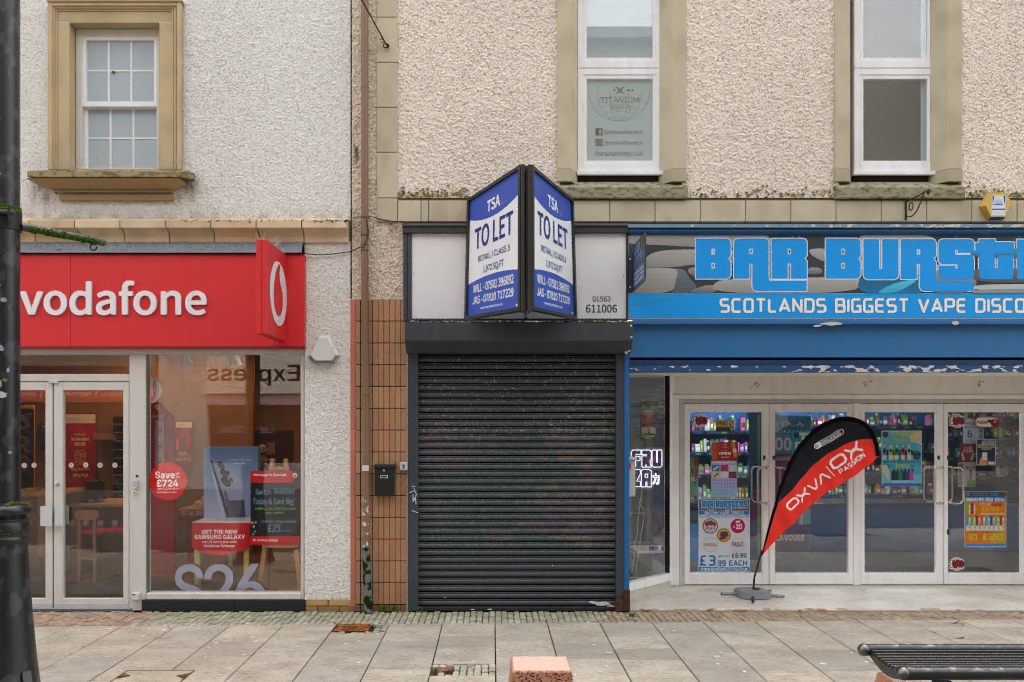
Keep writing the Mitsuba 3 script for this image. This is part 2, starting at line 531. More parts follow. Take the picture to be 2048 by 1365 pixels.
m.put(LB + '__wall', 'harling')
m = Mesh()
m.box(-9, X(608), 0.10, 0.3, Z(697), Z(442), (120, 116, 108)); m.box(X(608), X(701), 0.012, 0.3, Z(484), Z(442), (120, 116, 108))
m.box(X(701), X(704), 0.01, 0.3, 0, 9, (40, 36, 32))
m.put(LB + '__lintel', 'matte')

# cornice of separate stones: ledge above, cove below
STONE_L = [(220, 200, 168), (222, 202, 174), (214, 192, 158), (210, 186, 152)]
for i, (a, b_) in enumerate(zip(np.arange(699 - 89.2 * 10, 690, 89.2), np.arange(699 - 89.2 * 9, 780, 89.2))):
    zt, yl = Z(440.5, -.135), -0.135
    zl, z2, zb = Z(455, yl), Z(459, -0.11), Z(485, -0.035)
    prof = [(0.1, zb), (-0.035, zb), (-0.037, Z(474, -0.04)), (-0.05, Z(466, -0.05)), (-0.075, Z(461, -0.075)), (-0.105, zl + 0.002), (yl, zl - 0.004), (yl, zt - 0.004), (yl + 0.004, zt), (0.0, Z(437)), (0.1, Z(437))]
    m = Mesh().bar(prof[::-1], X(a) + 0.005, X(b_) - 0.005, jit(STONE_L[i % 4], 0.05))
    m.put(nk(LB + '__cornice_stone'), 'stone')
m = Mesh().box(X(699 - 892), X(699), 0.02, 0.1, Z(484), Z(443), (70, 62, 52)); m.put(LB + '__cornice_joint', 'matte')

m = Mesh(); r_ = random.Random(61)
for k in range(420):
    px = 699 - 330 * r_.random() ** 1.5
    s_ = r_.uniform(.003, .008); yy_ = -.135 + r_.uniform(-.004, .05)
    m.ball((X(px), yy_, Z(440.5, -.135) + (.002 if yy_ > -.13 else -r_.uniform(0, .02))), (s_ * 1.5, s_, s_ * .7), jit([(74, 72, 44), (52, 48, 36), (98, 96, 56), (64, 58, 44)][k % 4], .2, r_), 3)
m.put(LB + '__ledge_moss', 'matte'); labels[LB + '__ledge_moss'] = {'kind': 'stuff', 'label': 'dark moss and grime along the cornice ledge'}
# lead flashing
nx, nz = 700, 12
gx, gt = np.meshgrid(np.linspace(-6, X(608.5), nx), np.linspace(0, 1, nz), indexing='ij')
p = np.stack([gx * 30, gt * 3.2, gx * 0], -1)
yy = -0.012 - 0.085 * gt ** 0.7 - 0.016 * meshkit.noise(p * [1, 1, 1], 4) - 0.012 * meshkit.noise(p * 2.3, 5)
v = np.stack([gx, yy, Z(485.5) - 0.118 * gt], -1).reshape(-1, 3)
i, j = np.meshgrid(np.arange(nx - 1), np.arange(nz - 1), indexing='ij'); i, j = i.ravel(), j.ravel()
f = np.concatenate([np.stack([i * nz + j, i * nz + j + 1, (i + 1) * nz + j + 1], 1), np.stack([i * nz + j, (i + 1) * nz + j + 1, (i + 1) * nz + j], 1)])
Mesh().add(v, f, (116, 122, 130)).put(LB + '__lead_flashing', 'satin')

# sandstone window surround, sill, sash window
SAND, SAND2 = (194, 176, 140), (186, 166, 130)


def ring3(m, l, t, r, bt, w, y0, y1, c):
    pb(m, l, l + w, t, bt, y0, y1, c, 0.006); pb(m, r - w, r, t, bt, y0, y1, c, 0.006); pb(m, l + w, r - w, t, t + w, y0 + 0.0015, y1, c, 0.006)


m = Mesh()
pb(m, 96.5, 138.5, 47, 340, -0.022, 0.13, SAND); m.put(nk(LB + '__window_surround__jamb'), 'stone')
m = Mesh(); pb(m, 318.5, 360.5, 47, 340, -0.022, 0.13, SAND); m.put(nk(LB + '__window_surround__jamb'), 'stone')
m = Mesh(); pb(m, 96, 139, 45.9, 47.2, -0.024, 0.0, (236, 232, 226), .0005); pb(m, 318, 361, 45.9, 47.2, -0.024, 0.0, (236, 232, 226), .0005); m.put(LB + '__mortar_line', 'matte')
m = Mesh()
pb(m, 96.5, 360.5, 2, 46.4, -0.022, 0.13, jit(SAND, .03), 0.003)
pb(m, 93, 364, 0, 3.0, -0.075, 0.0, SAND2)
m.put(LB + '__window_surround__lintel', 'stone')
m = Mesh()
ring3(m, 95, 3.2, 362, 340, 9, -0.062, -0.0235, SAND)
ring3(m, 104.5, 12.5, 352.5, 340, 5, -0.047, -0.0235, SAND2)
ring3(m, 110, 18, 347, 340, 4, -0.034, -0.0235, SAND)
m.put(LB + '__window_surround__moulding', 'stone')
m = Mesh()
prof = [(0.16, Z(341.5)), (-0.21, Z(341.5, -0.21)), (-0.215, Z(343, -.215)), (-0.215, Z(354, -.215)), (-0.2, Z(355, -.2)), (0.16, Z(355))]
m.bar(prof, X(56, -.2), X(374, -.2), (158, 142, 110))
m.put(LB + '__window_sill', 'mossy_stone')
m = Mesh()
N = 14
zt, zb = Z(355.5, -.2), Z(389)
for k in range(N):
    t0, t1 = k / N, (k + 1) / N
    g = lambda t: (-.185 if t < .1 else (-.16 + .115 * math.sin(math.pi / 2 * min(1, (t - .1) / .72)) ** 1.6 - (.02 if t > .85 else 0)))
    e = lambda t: 26 * (.5 + .5 * math.cos(math.pi * min(1, t * 1.05)))
    z0_, z1_ = zt + (zb - zt) * t0, zt + (zb - zt) * t1
    xl0, xr0, xl1, xr1 = X(115 - e(t0) * 1.5), X(346 + e(t0) * 1.1), X(115 - e(t1) * 1.5), X(346 + e(t1) * 1.1)
    y0_, y1_ = g(t0), g(t1)
    c = (172, 146, 108)
    m.quad([(xl0, y0_, z0_), (xl1, y1_, z1_), (xr1, y1_, z1_), (xr0, y0_, z0_)], c)
    m.quad([(xl0, 0.02, z0_), (xl1, 0.02, z1_), (xl1, y1_, z1_), (xl0, y0_, z0_)], c)
    m.quad([(xr0, y0_, z0_), (xr1, y1_, z1_), (xr1, 0.02, z1_), (xr0, 0.02, z0_)], c)
pb(m, 118, 344, 389, 401, -0.05, 0.02, (170, 140, 100))
m.put(LB + '__window_corbel', 'stone')

UP = (240, 241, 240)
W = LB + '__sash_window'
m = Mesh()
ring(m, 151.5, 318.5, 58.5, 339, 12, 5, 13, 2, 0.085, 0.2, (214, 212, 204)); m.put(W + '__box_frame', 'paint')
m = Mesh(); ring(m, 163, 314, 71, 214, 9.5, 6.5, 10, 11, 0.10, 0.15, UP); m.put(W + '__upper_sash', 'paint')
m = Mesh(); ring(m, 165, 317, 215, 340.5, 10, 4, 3, 3.5, 0.14, 0.18, UP); m.put(W + '__lower_sash', 'paint')
m = Mesh()
for (x0, x1, z0, z1, y0) in ((172, 308, 81, 203, 0.118), (175, 313, 217.5, 337, 0.154)):
    for k in (1, 2):
        xm = x0 + (x1 - x0) * k / 3
        pb(m, xm - 1.8, xm + 1.8, z0, z1, y0, y0 + 0.006, UP, 0.002)
    zm = (z0 + z1) / 2
    pb(m, x0, x1, zm - 1.6, zm + 1.6, y0 + 0.0012, y0 + 0.006, UP, 0.002)
m.put(W + '__glazing_bars', 'paint')
for (x0, x1, z0, z1, y0) in ((172, 308, 81, 203, 0.125), (175, 313, 217.5, 337, 0.161)):
    for a in range(3):
        for b_ in range(2):
            xa, xb = x0 + (x1 - x0) * a / 3, x0 + (x1 - x0) * (a + 1) / 3
            za, zb_ = z0 + (z1 - z0) * b_ / 2, z0 + (z1 - z0) * (b_ + 1) / 2
            Mesh().quad(facade(y0)(np.array([X(xa, y0), X(xb, y0), X(xb, y0), X(xa, y0)]), np.array([Z(zb_, y0), Z(zb_, y0), Z(za, y0), Z(za, y0)])), (172, 186, 193)).put(nk(W + '__pane'), 'satin')
m = Mesh(); pb(m, 164, 318, 72, 340, 0.19, 0.2, (172, 188, 198)); m.put(W + '__frosted_film', 'matte')
m = Mesh(); pb(m, 224, 229, 142, 147, 0.11, 0.118, (84, 66, 54)); m.put(W + '__sash_catch', 'satin')

# bird spikes
m = Mesh()
r_ = random.Random(3)
for a0, a1, z_, y_, st, hh in ((62, 384, 341.5, -0.12, 3.7, 0.095), (62, 384, 341.5, -0.05, 4.1, 0.11), (140, 690, 440.5, -0.06, 3.4, 0.08), (45, 500, 508, -0.09, 3.6, 0.06)):
    px = a0
    while px < a1:
        x, z = X(px, y_), Z(z_)
        m.tube([(x, y_, z), (x + r_.uniform(-.03, .03), y_ + r_.uniform(-.04, .02), z + hh * r_.uniform(.7, 1.1))], 0.0011, (198, 196, 188), 4, False)
        px += st * r_.uniform(.8, 1.25)
m.put(LB + '__bird_spikes', 'satin'); labels[LB + '__bird_spikes'] = {'kind': 'stuff', 'label': 'thin wire bird spikes along the ledges'}

# yellow bricks under the white pier
for c0, rows in (((1201.5, 1212.5), ((612, 655), (657.5, 700))), ((1214, 1224.5), ((612, 634), (636.5, 678), (680, 700)))):
    for a, b_ in rows:
        m = Mesh(); pb(m, a, b_, c0[0], c0[1], -0.008, 0.1, jit((196, 158, 98) if c0[0] < 1210 else (150, 116, 76), .06), 0.005); m.put(nk(LB + '__brick'), 'stone')
m = Mesh(); pb(m, 610, 701, 1199, 1226, 0.0, 0.1, (96, 88, 74)); m.put(LB + '__brick_bed', 'matte')

# ------------------------------------------------------------------ right-hand building
m = Mesh()
holes = [(X(1120), X(1365), Z(385), 6.2), (X(1678), X(1922), Z(385), 6.2)]
harl(m, X(794), 5.2, Z(397), 6.0, holes, CREAM_H, 0.012, 52, 11)
harl(m, X(704), X(754), Z(600), 6.0, [], (222, 207, 190), 0.015, 45, 15)
harl(m, X(753), X(806), Z(600), Z(445), [], (222, 207, 190), 0.015, 45, 16)
for a, b_, c, d in ((X(794), X(1121), Z(397), 6.0), (X(1364), X(1679), Z(397), 6.0), (X(1921), 5.2, Z(397), 6.0), (X(704), X(794), Z(600), 6.0), (X(794), X(806), Z(600), Z(397))):
    m.box(a, b_, 0.012, 0.3, c, d, CREAM_H)
m.box(X(2271), 9, 0.0, 0.3, 0, Z(470), CREAM_H); m.box(X(704), 9, 0.012, 0.3, 6.0, 9.0, CREAM_H); m.box(5.2, 9, -0.01, 0.3, Z(397), 6.0, CREAM_H)
m.box(X(1121), X(1364), 0.05, 0.3, Z(399), Z(372), CREAM_H); m.box(X(1679), X(1921), 0.05, 0.3, Z(399), Z(372), CREAM_H)
m.put(CB + '__wall', 'harling')
m = Mesh(); m.box(X(806), 9, 0.02, 0.3, Z(470), Z(397), (120, 112, 100)); m.put(CB + '__lintel', 'matte')
PALE = (194, 184, 160)
for a, b_ in zip([-60, 35.5, 126, 216, 306, 397], [34.3, 124.8, 214.8, 304.8, 395.8, 443.5]):
    m = Mesh(); pb(m, 753.5, 794.5, a, b_, -0.03, 0.1, jit(PALE, .03), 0.004); m.put(nk(CB + '__quoin_stone'), 'stone')
m = Mesh(); pb(m, 753.5, 794.5, -520, -61, -0.03, 0.1, PALE); m.put(nk(CB + '__quoin_stone'), 'stone')
xs = [795.3, 842, 857.3] + [948 + 90.55 * k for k in range(14)]
for a, b_ in zip(xs[:-1], xs[1:]):
    m = Mesh(); pb(m, a + .7, b_ - .7, 401.5, 443.5, -0.028, 0.1, jit(PALE, .035), 0.004); m.put(nk(CB + '__band_stone'), 'stone')
m = Mesh(); pb(m, 754, 2150, 399, 444, -0.015, 0.1, (96, 80, 64)); m.put(CB + '__band_joint', 'matte')
# lichen on the foot of the roughcast
m = Mesh(); r_ = random.Random(21)
for k in range(420):
    px = r_.uniform(797, 1110) if k < 230 else (r_.uniform(1375, 1668) if k < 330 else r_.uniform(1930, 2048))
    h = abs(r_.gauss(0, 9))
    s_ = r_.uniform(.004, .011)
    m.ball((X(px), -0.018, Z(396 - h)), (s_ * 1.4, .006, s_), jit([(112, 108, 48), (140, 128, 50), (88, 96, 44), (150, 146, 110)][k % 4], .15), 4)
m.put(CB + '__lichen', 'matte'); labels[CB + '__lichen'] = {'kind': 'stuff', 'label': 'yellow green lichen at the foot of the roughcast'}


def upper_window(px0, px1, W, dark):
    """two-light upvc window between stone jambs, px0..px1 the frame"""
    S = W + '_surround'
    o0, o1 = px0 - 41, px1 + 46
    for (a, b_, ia) in ((o0, px0, 1), (px1, o1, -1)):
        # outer flat and splayed reveal
        m = Mesh()
        w = 28
        if ia == 1:
            poly = [(X(a), -0.03), (X(a + w), -0.03), (X(b_ + 1.5), 0.10), (X(b_ + 1.5), 0.2), (X(a), 0.2)]
        else:
            poly = [(X(a - 1.5), 0.2), (X(a - 1.5), 0.10), (X(b_ - w), -0.03), (X(b_), -0.03), (X(b_), 0.2)]
        fr = frame((0, 0, 0), (1, 0, 0), (0, 1, 0))
        m.prism(Polygon(poly), fr, Z(340), 7.0, jit(PALE, .03), back=True)
        m.put(nk(S + '__jamb'), 'stone')
        m = Mesh()
        m.prism(Polygon(poly).buffer(0.003, join_style='mitre'), fr, Z(365), Z(341), jit((178, 170, 146), .03), back=True)
        m.put(nk(S + '__jamb_foot'), 'stone')
    m = Mesh()
    prof = [(0.2, Z(398)), (-0.06, Z(397, -.06)), (-0.065, Z(395, -.06)), (-0.065, Z(376, -.06)), (-0.055, Z(374, -.05)), (0.10, Z(358)), (0.2, Z(358))]
    m.bar(prof[::-1], X(o0), X(o1 + 2), (150, 144, 122)); m.put(W + '_sill', 'mossy_stone')
    # frames
    WH = (240, 241, 243)
    m = Mesh(); ring(m, px0, px1, -120, 136.2, 12, 12, 0, 15, 0.10, 0.16, WH); ring(m, px0, px1, 137.2, 349, 12, 12, 13, 22, 0.10, 0.16, WH)
    pb(m, px0 - 1, px1 + 3, 342, 350, 0.06, 0.1, WH); m.put(W + '__frame', 'paint')
    pb(Mesh(), 0, 1, 0, 1, 0, 1, WH)
    m = Mesh(); pb(m, px0, px1, 350.5, 362, 0.13, 0.2, (70, 58, 50)); m.put(W + '__sill_gap', 'matte')
    m = Mesh(); ring(m, px0 + 12, px1 - 12, -110, 122, 6.5, 6.5, 0, 6, 0.108, 0.15, WH); m.put(nk(W + '__sash'), 'paint')
    m = Mesh(); ring(m, px0 + 12, px1 - 12, 149.5, 328, 6.5, 6.5, 9, 6, 0.108, 0.15, WH); m.put(nk(W + '__sash'), 'paint')
    for z0, z1 in ((-104, 117), (158, 323)):
        y0 = 0.125
        Mesh().quad(facade(y0)(np.array([X(px0 + 18, y0), X(px1 - 18, y0), X(px1 - 18, y0), X(px0 + 18, y0)]), np.array([Z(z1, y0), Z(z1, y0), Z(z0, y0), Z(z0, y0)])), (200, 200, 200)).put(nk(W + '__pane'), 'double_glass')
    m = Mesh(); m.box(X(px0) - 1.5, X(px1) + 1.5, 0.6, 0.7, Z(350), 6.2, dark); m.box(X(px0) - 1.5, X(px0) - 1.4, .3, 1.7, Z(350), 6.2, dark); m.box(X(px1) + 1.4, X(px1) + 1.5, .3, 1.7, Z(350), 6.2, dark)
    m.box(X(px0) - 1.5, X(px1) + 1.5, .3, 1.7, Z(360), Z(350), dark); m.box(X(px0) - 1.5, X(px1) + 1.5, .3, 1.7, 6.2, 6.3, dark)
    m.put(W + '__room', 'matte')


W1, W2 = CB + '__film_window', CB + '__plain_window'
upper_window(1155, 1324.5, W1, (150, 150, 146)); upper_window(1708.5, 1874, W2, (120, 119, 116))
m = Mesh(); pb(m, 1171, 1308, -110, 130, 0.145, 0.15, (176, 192, 196)); m.put(W1 + '__blind', 'matte')
m = Mesh(); pb(m, 1842, 1858, -110, 330, 0.17, 0.18, (170, 196, 206)); m.put(W2 + '__blind', 'matte')
# frosted film with the piercing studio's print
yf = 0.14
m = Sheet(facade(yf)); m.add(sbox(X(1171, yf), X(328 + 980, yf), Z(330, yf), Z(152, yf)) if False else sbox(X(1171, yf), Z(330, yf), X(1308, yf), Z(152, yf)), (168, 192, 194))
q = lambda a: (X(1160 + a[0] / 6.82, yf), Z(150 + a[1] / 6.82, yf))
INK = (36, 46, 48)
Q = lambda x0, x1, y0, y1: (X(1160 + x0 / 6.82, yf), X(1160 + x1 / 6.82, yf), Z(150 + y1 / 6.82, yf), Z(150 + y0 / 6.82, yf))
ln = []
for rx in (415, 300, 125):
    t = np.linspace(math.pi, 2 * math.pi, 40)
    ln.append(LineString([q((535 + rx * math.cos(a), 235 - 398 * math.sin(a))) for a in t]).buffer(0.002))
ln.append(LineString([q((530, 300)), q((530, 632))]).buffer(0.002))
for y0, hw, sag in ((575, 160, 25), (500, 240, 50), (404, 318, 78), (296, 372, 95)):
    ln.append(LineString([q((535 + hw * a, y0 + sag * a * a)) for a in np.linspace(-1, 1, 20)]).buffer(0.0018))
m.add(unary_union(ln), (92, 108, 109))
m.add(fit(text('TITANIUM', 'i', 400), *Q(275, 808, 308, 384)), INK)
m.add(fit(affinity.skew(text('Body piercing', 's'), 18), *Q(405, 705, 405, 495)), (70, 82, 84), False)
for cx, s_ in ((500, 1), (590, -1)):
    c1 = circle(*q((cx, 215)), 46 / 6.82 * 0.00474)
    m.add(c1.difference(circle(*q((cx - 20 * s_, 215)), 36 / 6.82 * 0.00474)), (88, 108, 108), False)
for cx, r_ in ((470, 14), (446, 6), (714, 14)):
    m.add(circle(*q((cx, 213)), r_ / 6.82 * 0.00474, 10), INK, False)
m.add(Polygon([q(a) for a in ((625, 213), (650, 203), (682, 203), (682, 223), (650, 223))]), INK, False)
sq = rrect(*Q(210, 310, 730, 832)[:2], *Q(210, 310, 730, 832)[2:], 0.008)
m.add(sq, INK, False); m.add(affinity.translate(sq, 0, -(146 / 6.82) * 0.00474), INK, False)
m.add(fit(text('f', 'i', 800), *Q(248, 298, 742, 832)), (140, 162, 163))
c = q((260, 928)); m.add(rrect(c[0] - .027, c[0] + .027, c[1] - .027, c[1] + .027, .01).difference(rrect(c[0] - .021, c[0] + .021, c[1] - .021, c[1] + .021, .008)), (140, 162, 163), False)
m.add(circle(c[0], c[1], .014).difference(circle(c[0], c[1], .008)), (140, 162, 163), False)
m.add(fit(text('@titaniumkilmarnock', 'i', 450), *Q(335, 855, 755, 825)), (50, 62, 64), False)
m.add(fit(text('@titaniumkilmarnock', 'i', 450), *Q(335, 855, 900, 970)), (50, 62, 64), False)
m.add(fit(text('titaniumpiercing.co.uk', 'i', 450), *Q(208, 860, 1042, 1125)), INK, False)
m.m.put(W1 + '__printed_film', 'matte'); labels[W1 + '__printed_film'] = {'label': 'pale green frosted film printed with a globe, contact names and web address'}

# tiled pier between the shops
TILE = [(180, 136, 102), (184, 140, 104), (176, 130, 98), (184, 134, 102), (174, 136, 100), (178, 128, 98)]
m = Mesh(); pb(m, 711, 814, 598.5, 1224, -0.004, 0.1, (38, 34, 32)); pb(m, 813, 815.5, 598.5, 1224, -0.02, 0.1, (196, 184, 170)); m.put(CB + '__tile_grout', 'matte')
m = Mesh(); pb(m, 699.5, 711.2, 598.5, 1224, -0.0045, 0.1, (196, 186, 172)); m.put(CB + '__pale_grout', 'matte')
rws = [(600 + 43.62 * k, 600 + 43.62 * (k + 1) - 1.5) for k in range(14)] + [(1211.6, 1223.5)]
cols = [(700.6, 709.9, 'r'), (711.8, 720.4, 'b'), (722.0, 732, 'b'), (733.2, 743.6, 'b')] + [(745.2 + 11.36 * k, 755.75 + 11.36 * k, 'b') for k in range(6)]
r_ = random.Random(5)
for a, b_ in rws:
    rt = r_.uniform(-.06, .06)
    for c0, c1, kd in cols:
        base = (200, 120, 102) if kd == 'r' else TILE[r_.randrange(6)]
        if b_ - a < 20: base = tuple(v * .72 for v in base)
        m = Mesh(); d = r_.uniform(0, .0015)
        pb(m, c0, c1, a, b_, -0.011 - d, 0.02, jit(tuple(v * (1 + rt * .6) for v in base), .035, r_), 0.0025)
        m.put(nk(CB + '__tile'), 'paint')
# ------------------------------------------------------------------ pavement
PV = lab('pavement', 'stone flag pavement with a strip of small setts along the shop fronts', kind='structure')
m = Mesh(); m.quad([(-40, -30, -0.03), (40, -30, -0.03), (40, 0.6, -0.03), (-40, 0.6, -0.03)], (82, 84, 56)); m.put(PV + '__bed', 'matte')
m = Mesh()
for a, b_ in ((-14, -5.93), (5.97, 14)): m.quad([(a, -4, -.004), (b_, -4, -.004), (b_, .0, -.004), (a, .0, -.004)], (184, 175, 161))
m.put(PV + '__far_paving', 'flagstone'); labels[PV + '__far_paving'] = {'kind': 'stuff'}
SL = 0.030


def pvy(u, v):
    return -0.474 + SL * u - v


def wv(py):
    return CAM_D - FPX * EYE / (py - VY) + 0 if False else (FPX * EYE / (py - VY))


def vof(px, py):
    """distance from the sett line of a pavement point seen at this survey pixel"""
    dd = FPX * EYE / (py - VY)
    return -(dd - CAM_D) - 0.474 + SL * (px - VX) * dd / FPX


def shear(v):
    out = np.array(v)
    out[:, 1] = -0.474 + SL * v[:, 0] - v[:, 1]
    return out


JO = {-9: [1262, 1282, 1306, 1340], -8: [1268, 1290, 1318], -7: [1281, 1292, 1316, 1346], -6: [1271, 1296, 1320.5, 1361], -5: [1283.7, 1312, 1341], -4: [1275, 1304, 1321, 1348], -3: [1268, 1304, 1330], -2: [1282, 1304, 1337],
      -1: [1272.5, 1295, 1327.5, 1351], 0: [1265, 1283, 1312, 1340], 1: [1264, 1286.5, 1318, 1350], 2: [1275, 1298, 1320, 1356], 3: [1279, 1305, 1335], 4: [1267, 1290, 1318, 1345], 5: [1275, 1301, 1341], 6: [1262, 1274, 1330], 7: [1260, 1281, 1306]}
r_ = random.Random(12)
SLAB = [(184, 175, 161), (188, 178, 162), (185, 174, 159), (172, 165, 156), (186, 177, 164), (192, 181, 165), (177, 169, 157)]
insets = []
for k in range(-13, 13):
    u0, u1 = 0.022 + 0.457 * k, 0.022 + 0.457 * (k + 1)
    um = (u0 + u1) / 2
    js = [0.0]
    for py in JO.get(k, []):
        dd = FPX * EYE / (py - VY)
        js.append(vof(VX + um * FPX / dd, py))
    if len(js) == 1: js = [0.0, r_.uniform(.2, .45)]
    while js[-1] < 2.6: js.append(js[-1] + r_.choice([.3, .38, .45, .45, .6]))
    if k == -3: js = [0.0, vof(700, 1267)] + js[2:]
    for a, b_ in zip(js[:-1], js[1:]):
        if k == -3 and a == 0.0: insets.append((u0, u1, a, b_, 'manhole')); continue
        if k == -1 and abs(a - js[3]) < 1e-6: insets.append((u0, u1, a, b_, 'drain')); continue
        if b_ - a < .03: continue
        m = Mesh(); h = r_.uniform(-.0015, .0015)
        m.box(u0 + .0045, u1 - .0045, a + .003, b_ - .003, -0.05, h, jit(r_.choice(SLAB), .035, r_), 0.003)
        m.warp(shear); m.put(nk(PV + '__flagstone'), 'flagstone')

# setts: strip along the frontages and the two inset patches
setts = []
GREEN, PINK, TAN, GREYS = (158, 160, 130), (172, 144, 124), (164, 144, 122), (174, 172, 156)


def sett_patch(u0, u1, v0, v1, pu, pv, colf, skip=None):
    nu, nv = max(1, round((u1 - u0) / pu)), max(1, round((v1 - v0) / pv))
    du = (u1 - u0) / nu
    for i in range(nu):
        off = r_.uniform(-.5, .5)
        dv = (v1 - v0) / nv
        for j in range(-1 if nv > 2 else 0, nv):
            a, b_ = v0 + (j + .5 * 0 + (off if nv > 2 else 0)) * dv, v0 + (j + 1 + (off if nv > 2 else 0)) * dv
            a, b_ = max(a, v0), min(b_, v1)
            if j == nv - 1: b_ = v1
            if b_ - a < .02: continue
            uu0, uu1 = u0 + i * du + .0028 + r_.uniform(-.003, .002), u0 + (i + 1) * du - .0028 + r_.uniform(-.002, .002)
            if skip and skip((uu0 + uu1) / 2, (a + b_) / 2): continue
            m = Mesh(); m.box(uu0, uu1, a + .010, b_ - .009, -.05, r_.uniform(-.010, .001), jit(colf((uu0 + uu1) / 2, (a + b_) / 2), .1, r_), .008)
            m.warp(shear)
            setts.append((-(a + b_), m))


def scol(u, v):
    w = u + r_.uniform(-.12, .12)
    if w < -3.1: return PINK
    if w > .95: return TAN
    t = min(1, max(0, (v + .45) / .4))
    return tuple(a * (1 - t) + b_ * t for a, b_ in zip(GREEN, GREYS))


uu = -5.4
while uu < 5.6:
    back = -(0.474 - SL * uu - 0.01)
    sett_patch(uu, uu + .0565 * 4, back, -0.004, .0565, .092, scol)
    uu += .0565 * 4
for (u0, u1, a, b_, kd) in insets:
    if kd == 'manhole':
        m0, m1 = X(669, vof(669, 1262) * -1 - .474), 0
        zz = FPX * EYE / (1255 - VY)
        mx0, mx1 = (672 - VX) * zz / FPX, (740 - VX) * zz / FPX
        mv0, mv1 = a - .005, vof(700, 1262.5)
        sett_patch(u0, u1, a + .002, b_, .0565, .05, lambda u, v: GREYS, lambda u, v: mx0 - .02 < u < mx1 + .02 and v < mv1 + .02)
        mh = lab(nk('manhole_cover'), 'rusty brown rectangular metal cover set in the pavement by the drainpipe', 'manhole cover')
        m = Mesh(); m.box(mx0, mx1, mv0, mv1, -.03, .003, (150, 92, 48), .002); m.warp(shear); m.put(mh + '__plate', 'rusty')
        m = Mesh()
        for q in ((mx0 - .012, mx0 - .001, mv0, mv1), (mx1 + .001, mx1 + .012, mv0, mv1), (mx0 - .012, mx1 + .012, mv1 + .001, mv1 + .012)): m.box(*q, -.03, .001, (84, 56, 36), .001)
        m.warp(shear); m.put(mh + '__frame', 'rusty')
    else:
        zz = FPX * EYE / (1340 - VY)
        mx0, mx1 = (872 - VX) * zz / FPX, (906 - VX) * zz / FPX
        mv0, mv1 = vof(890, 1335.5), vof(890, 1343.5)
        sett_patch(u0, u1, a + .002, b_ - .002, .052, .08, lambda u, v: (190, 186, 170), lambda u, v: mx0 - .02 < u < mx1 + .02 and mv0 - .03 < v < mv1 + .03)
        mh = lab(nk('stop_valve_cover'), 'small rusty valve cover in a patch of pale setts in the pavement', 'valve cover')
        m = Mesh(); m.box(mx0, mx1, mv0, mv1, -.03, .002, (140, 104, 84), .002); m.warp(shear); m.put(mh + '__lid', 'rusty')
        m = Mesh()
        for q in ((mx0 - .008, mx0 - .001, mv0, mv1), (mx1 + .001, mx1 + .008, mv0, mv1)): m.box(*q, -.03, .001, (90, 66, 54), .001)
        m.warp(shear); m.put(mh + '__frame', 'rusty')
setts.sort(key=lambda t: t[0])
rest = Mesh()
for i, (_, m) in enumerate(setts):
    if i < 300: m.put(nk(PV + '__sett'), 'flagstone')
    else:
        v, f, c = m.arr(); rest.add(v, f, c)
rest.put(PV + '__small_setts', 'flagstone'); labels[PV + '__small_setts'] = {'kind': 'stuff'}

# recessed access cover with rusty corner plates, bottom left
ac = lab(nk('access_cover'), 'paved recessed access cover with rusty corner plates near the lamp post', 'access cover')
m = Mesh()
P3 = lambda px, py, z=0.0: ((px - VX) * FPX * EYE / (py - VY) / FPX, -CAM_D + FPX * EYE / (py - VY), z)
x0, yb, _ = P3(255, 1343); x1 = P3(387, 1343)[0]
yf_ = P3(200, 1385)[1]
m.box(x0, x1, yf_, yb, .0005, .004, (186, 174, 152), .002); m.put(ac + '__infill', 'flagstone')
m = Mesh()
m.box(x0 - .006, x0, yf_, yb + .006, -.02, .006, (70, 60, 50), .001); m.box(x1, x1 + .006, yf_, yb + .006, -.02, .006, (70, 60, 50), .001); m.box(x0, x1, yb, yb + .006, -.02, .006, (70, 60, 50), .001)
m.put(ac + '__frame', 'rusty')
for sx, xx in ((1, x0), (-1, x1)):
    m = Mesh(); yy0 = P3(300, 1353)[1]
    m.prism(Polygon([(xx + sx * .004, yy0 - .07), (xx + sx * .004, yy0 + .05), (xx + sx * .075, yy0 - .01)]), frame((0, 0, 0), (1, 0, 0), (0, 1, 0)), 0.0, .008, (124, 84, 66)); m.put(nk(ac + '__corner_plate'), 'rusty')

# chewing gum spots and litter
r_ = random.Random(31); m = Mesh()
for k in range(80):
    px, py = r_.uniform(70, 2000), 1250 + 110 * r_.random() ** 1.1
    x, y, _ = P3(px, py); s_ = r_.uniform(.006, .017)
    m.prism(circle(x, y, s_, 9, s_ * r_.uniform(.9, 1.6)), frame((0, 0, 0), (1, 0, 0), (0, 1, 0)), .0, .0032, jit((206, 204, 196), .08, r_))
m.put(PV + '__chewing_gum', 'matte'); labels[PV + '__chewing_gum'] = {'kind': 'stuff', 'label': 'pale trodden chewing gum spots'}


def leaf(px, py, L, wd, ang, c, label, base='fallen_leaf', curl=.02):
    x, y, _ = P3(px, py)
    m = Mesh(); n = 7
    t = np.linspace(-1, 1, n); w = wd * np.sqrt(np.clip(1 - t * t, 0.02, 1))
    a = np.concatenate([np.stack([t * L, w], 1), np.stack([t * L, -w], 1)]); ca, sa = math.cos(ang), math.sin(ang)
    z = .006 + curl * np.abs(np.concatenate([t, t])) ** 2
    v = np.stack([x + a[:, 0] * ca - a[:, 1] * sa, y + a[:, 0] * sa + a[:, 1] * ca, z], 1)
    i = np.arange(n - 1)
    m.add(v, np.vstack([np.stack([i, i + 1, i + 1 + n], 1), np.stack([i, i + 1 + n, i + n], 1)]), c)
    key = lab(nk(base), label, 'leaf'); m.put(key, 'matte')


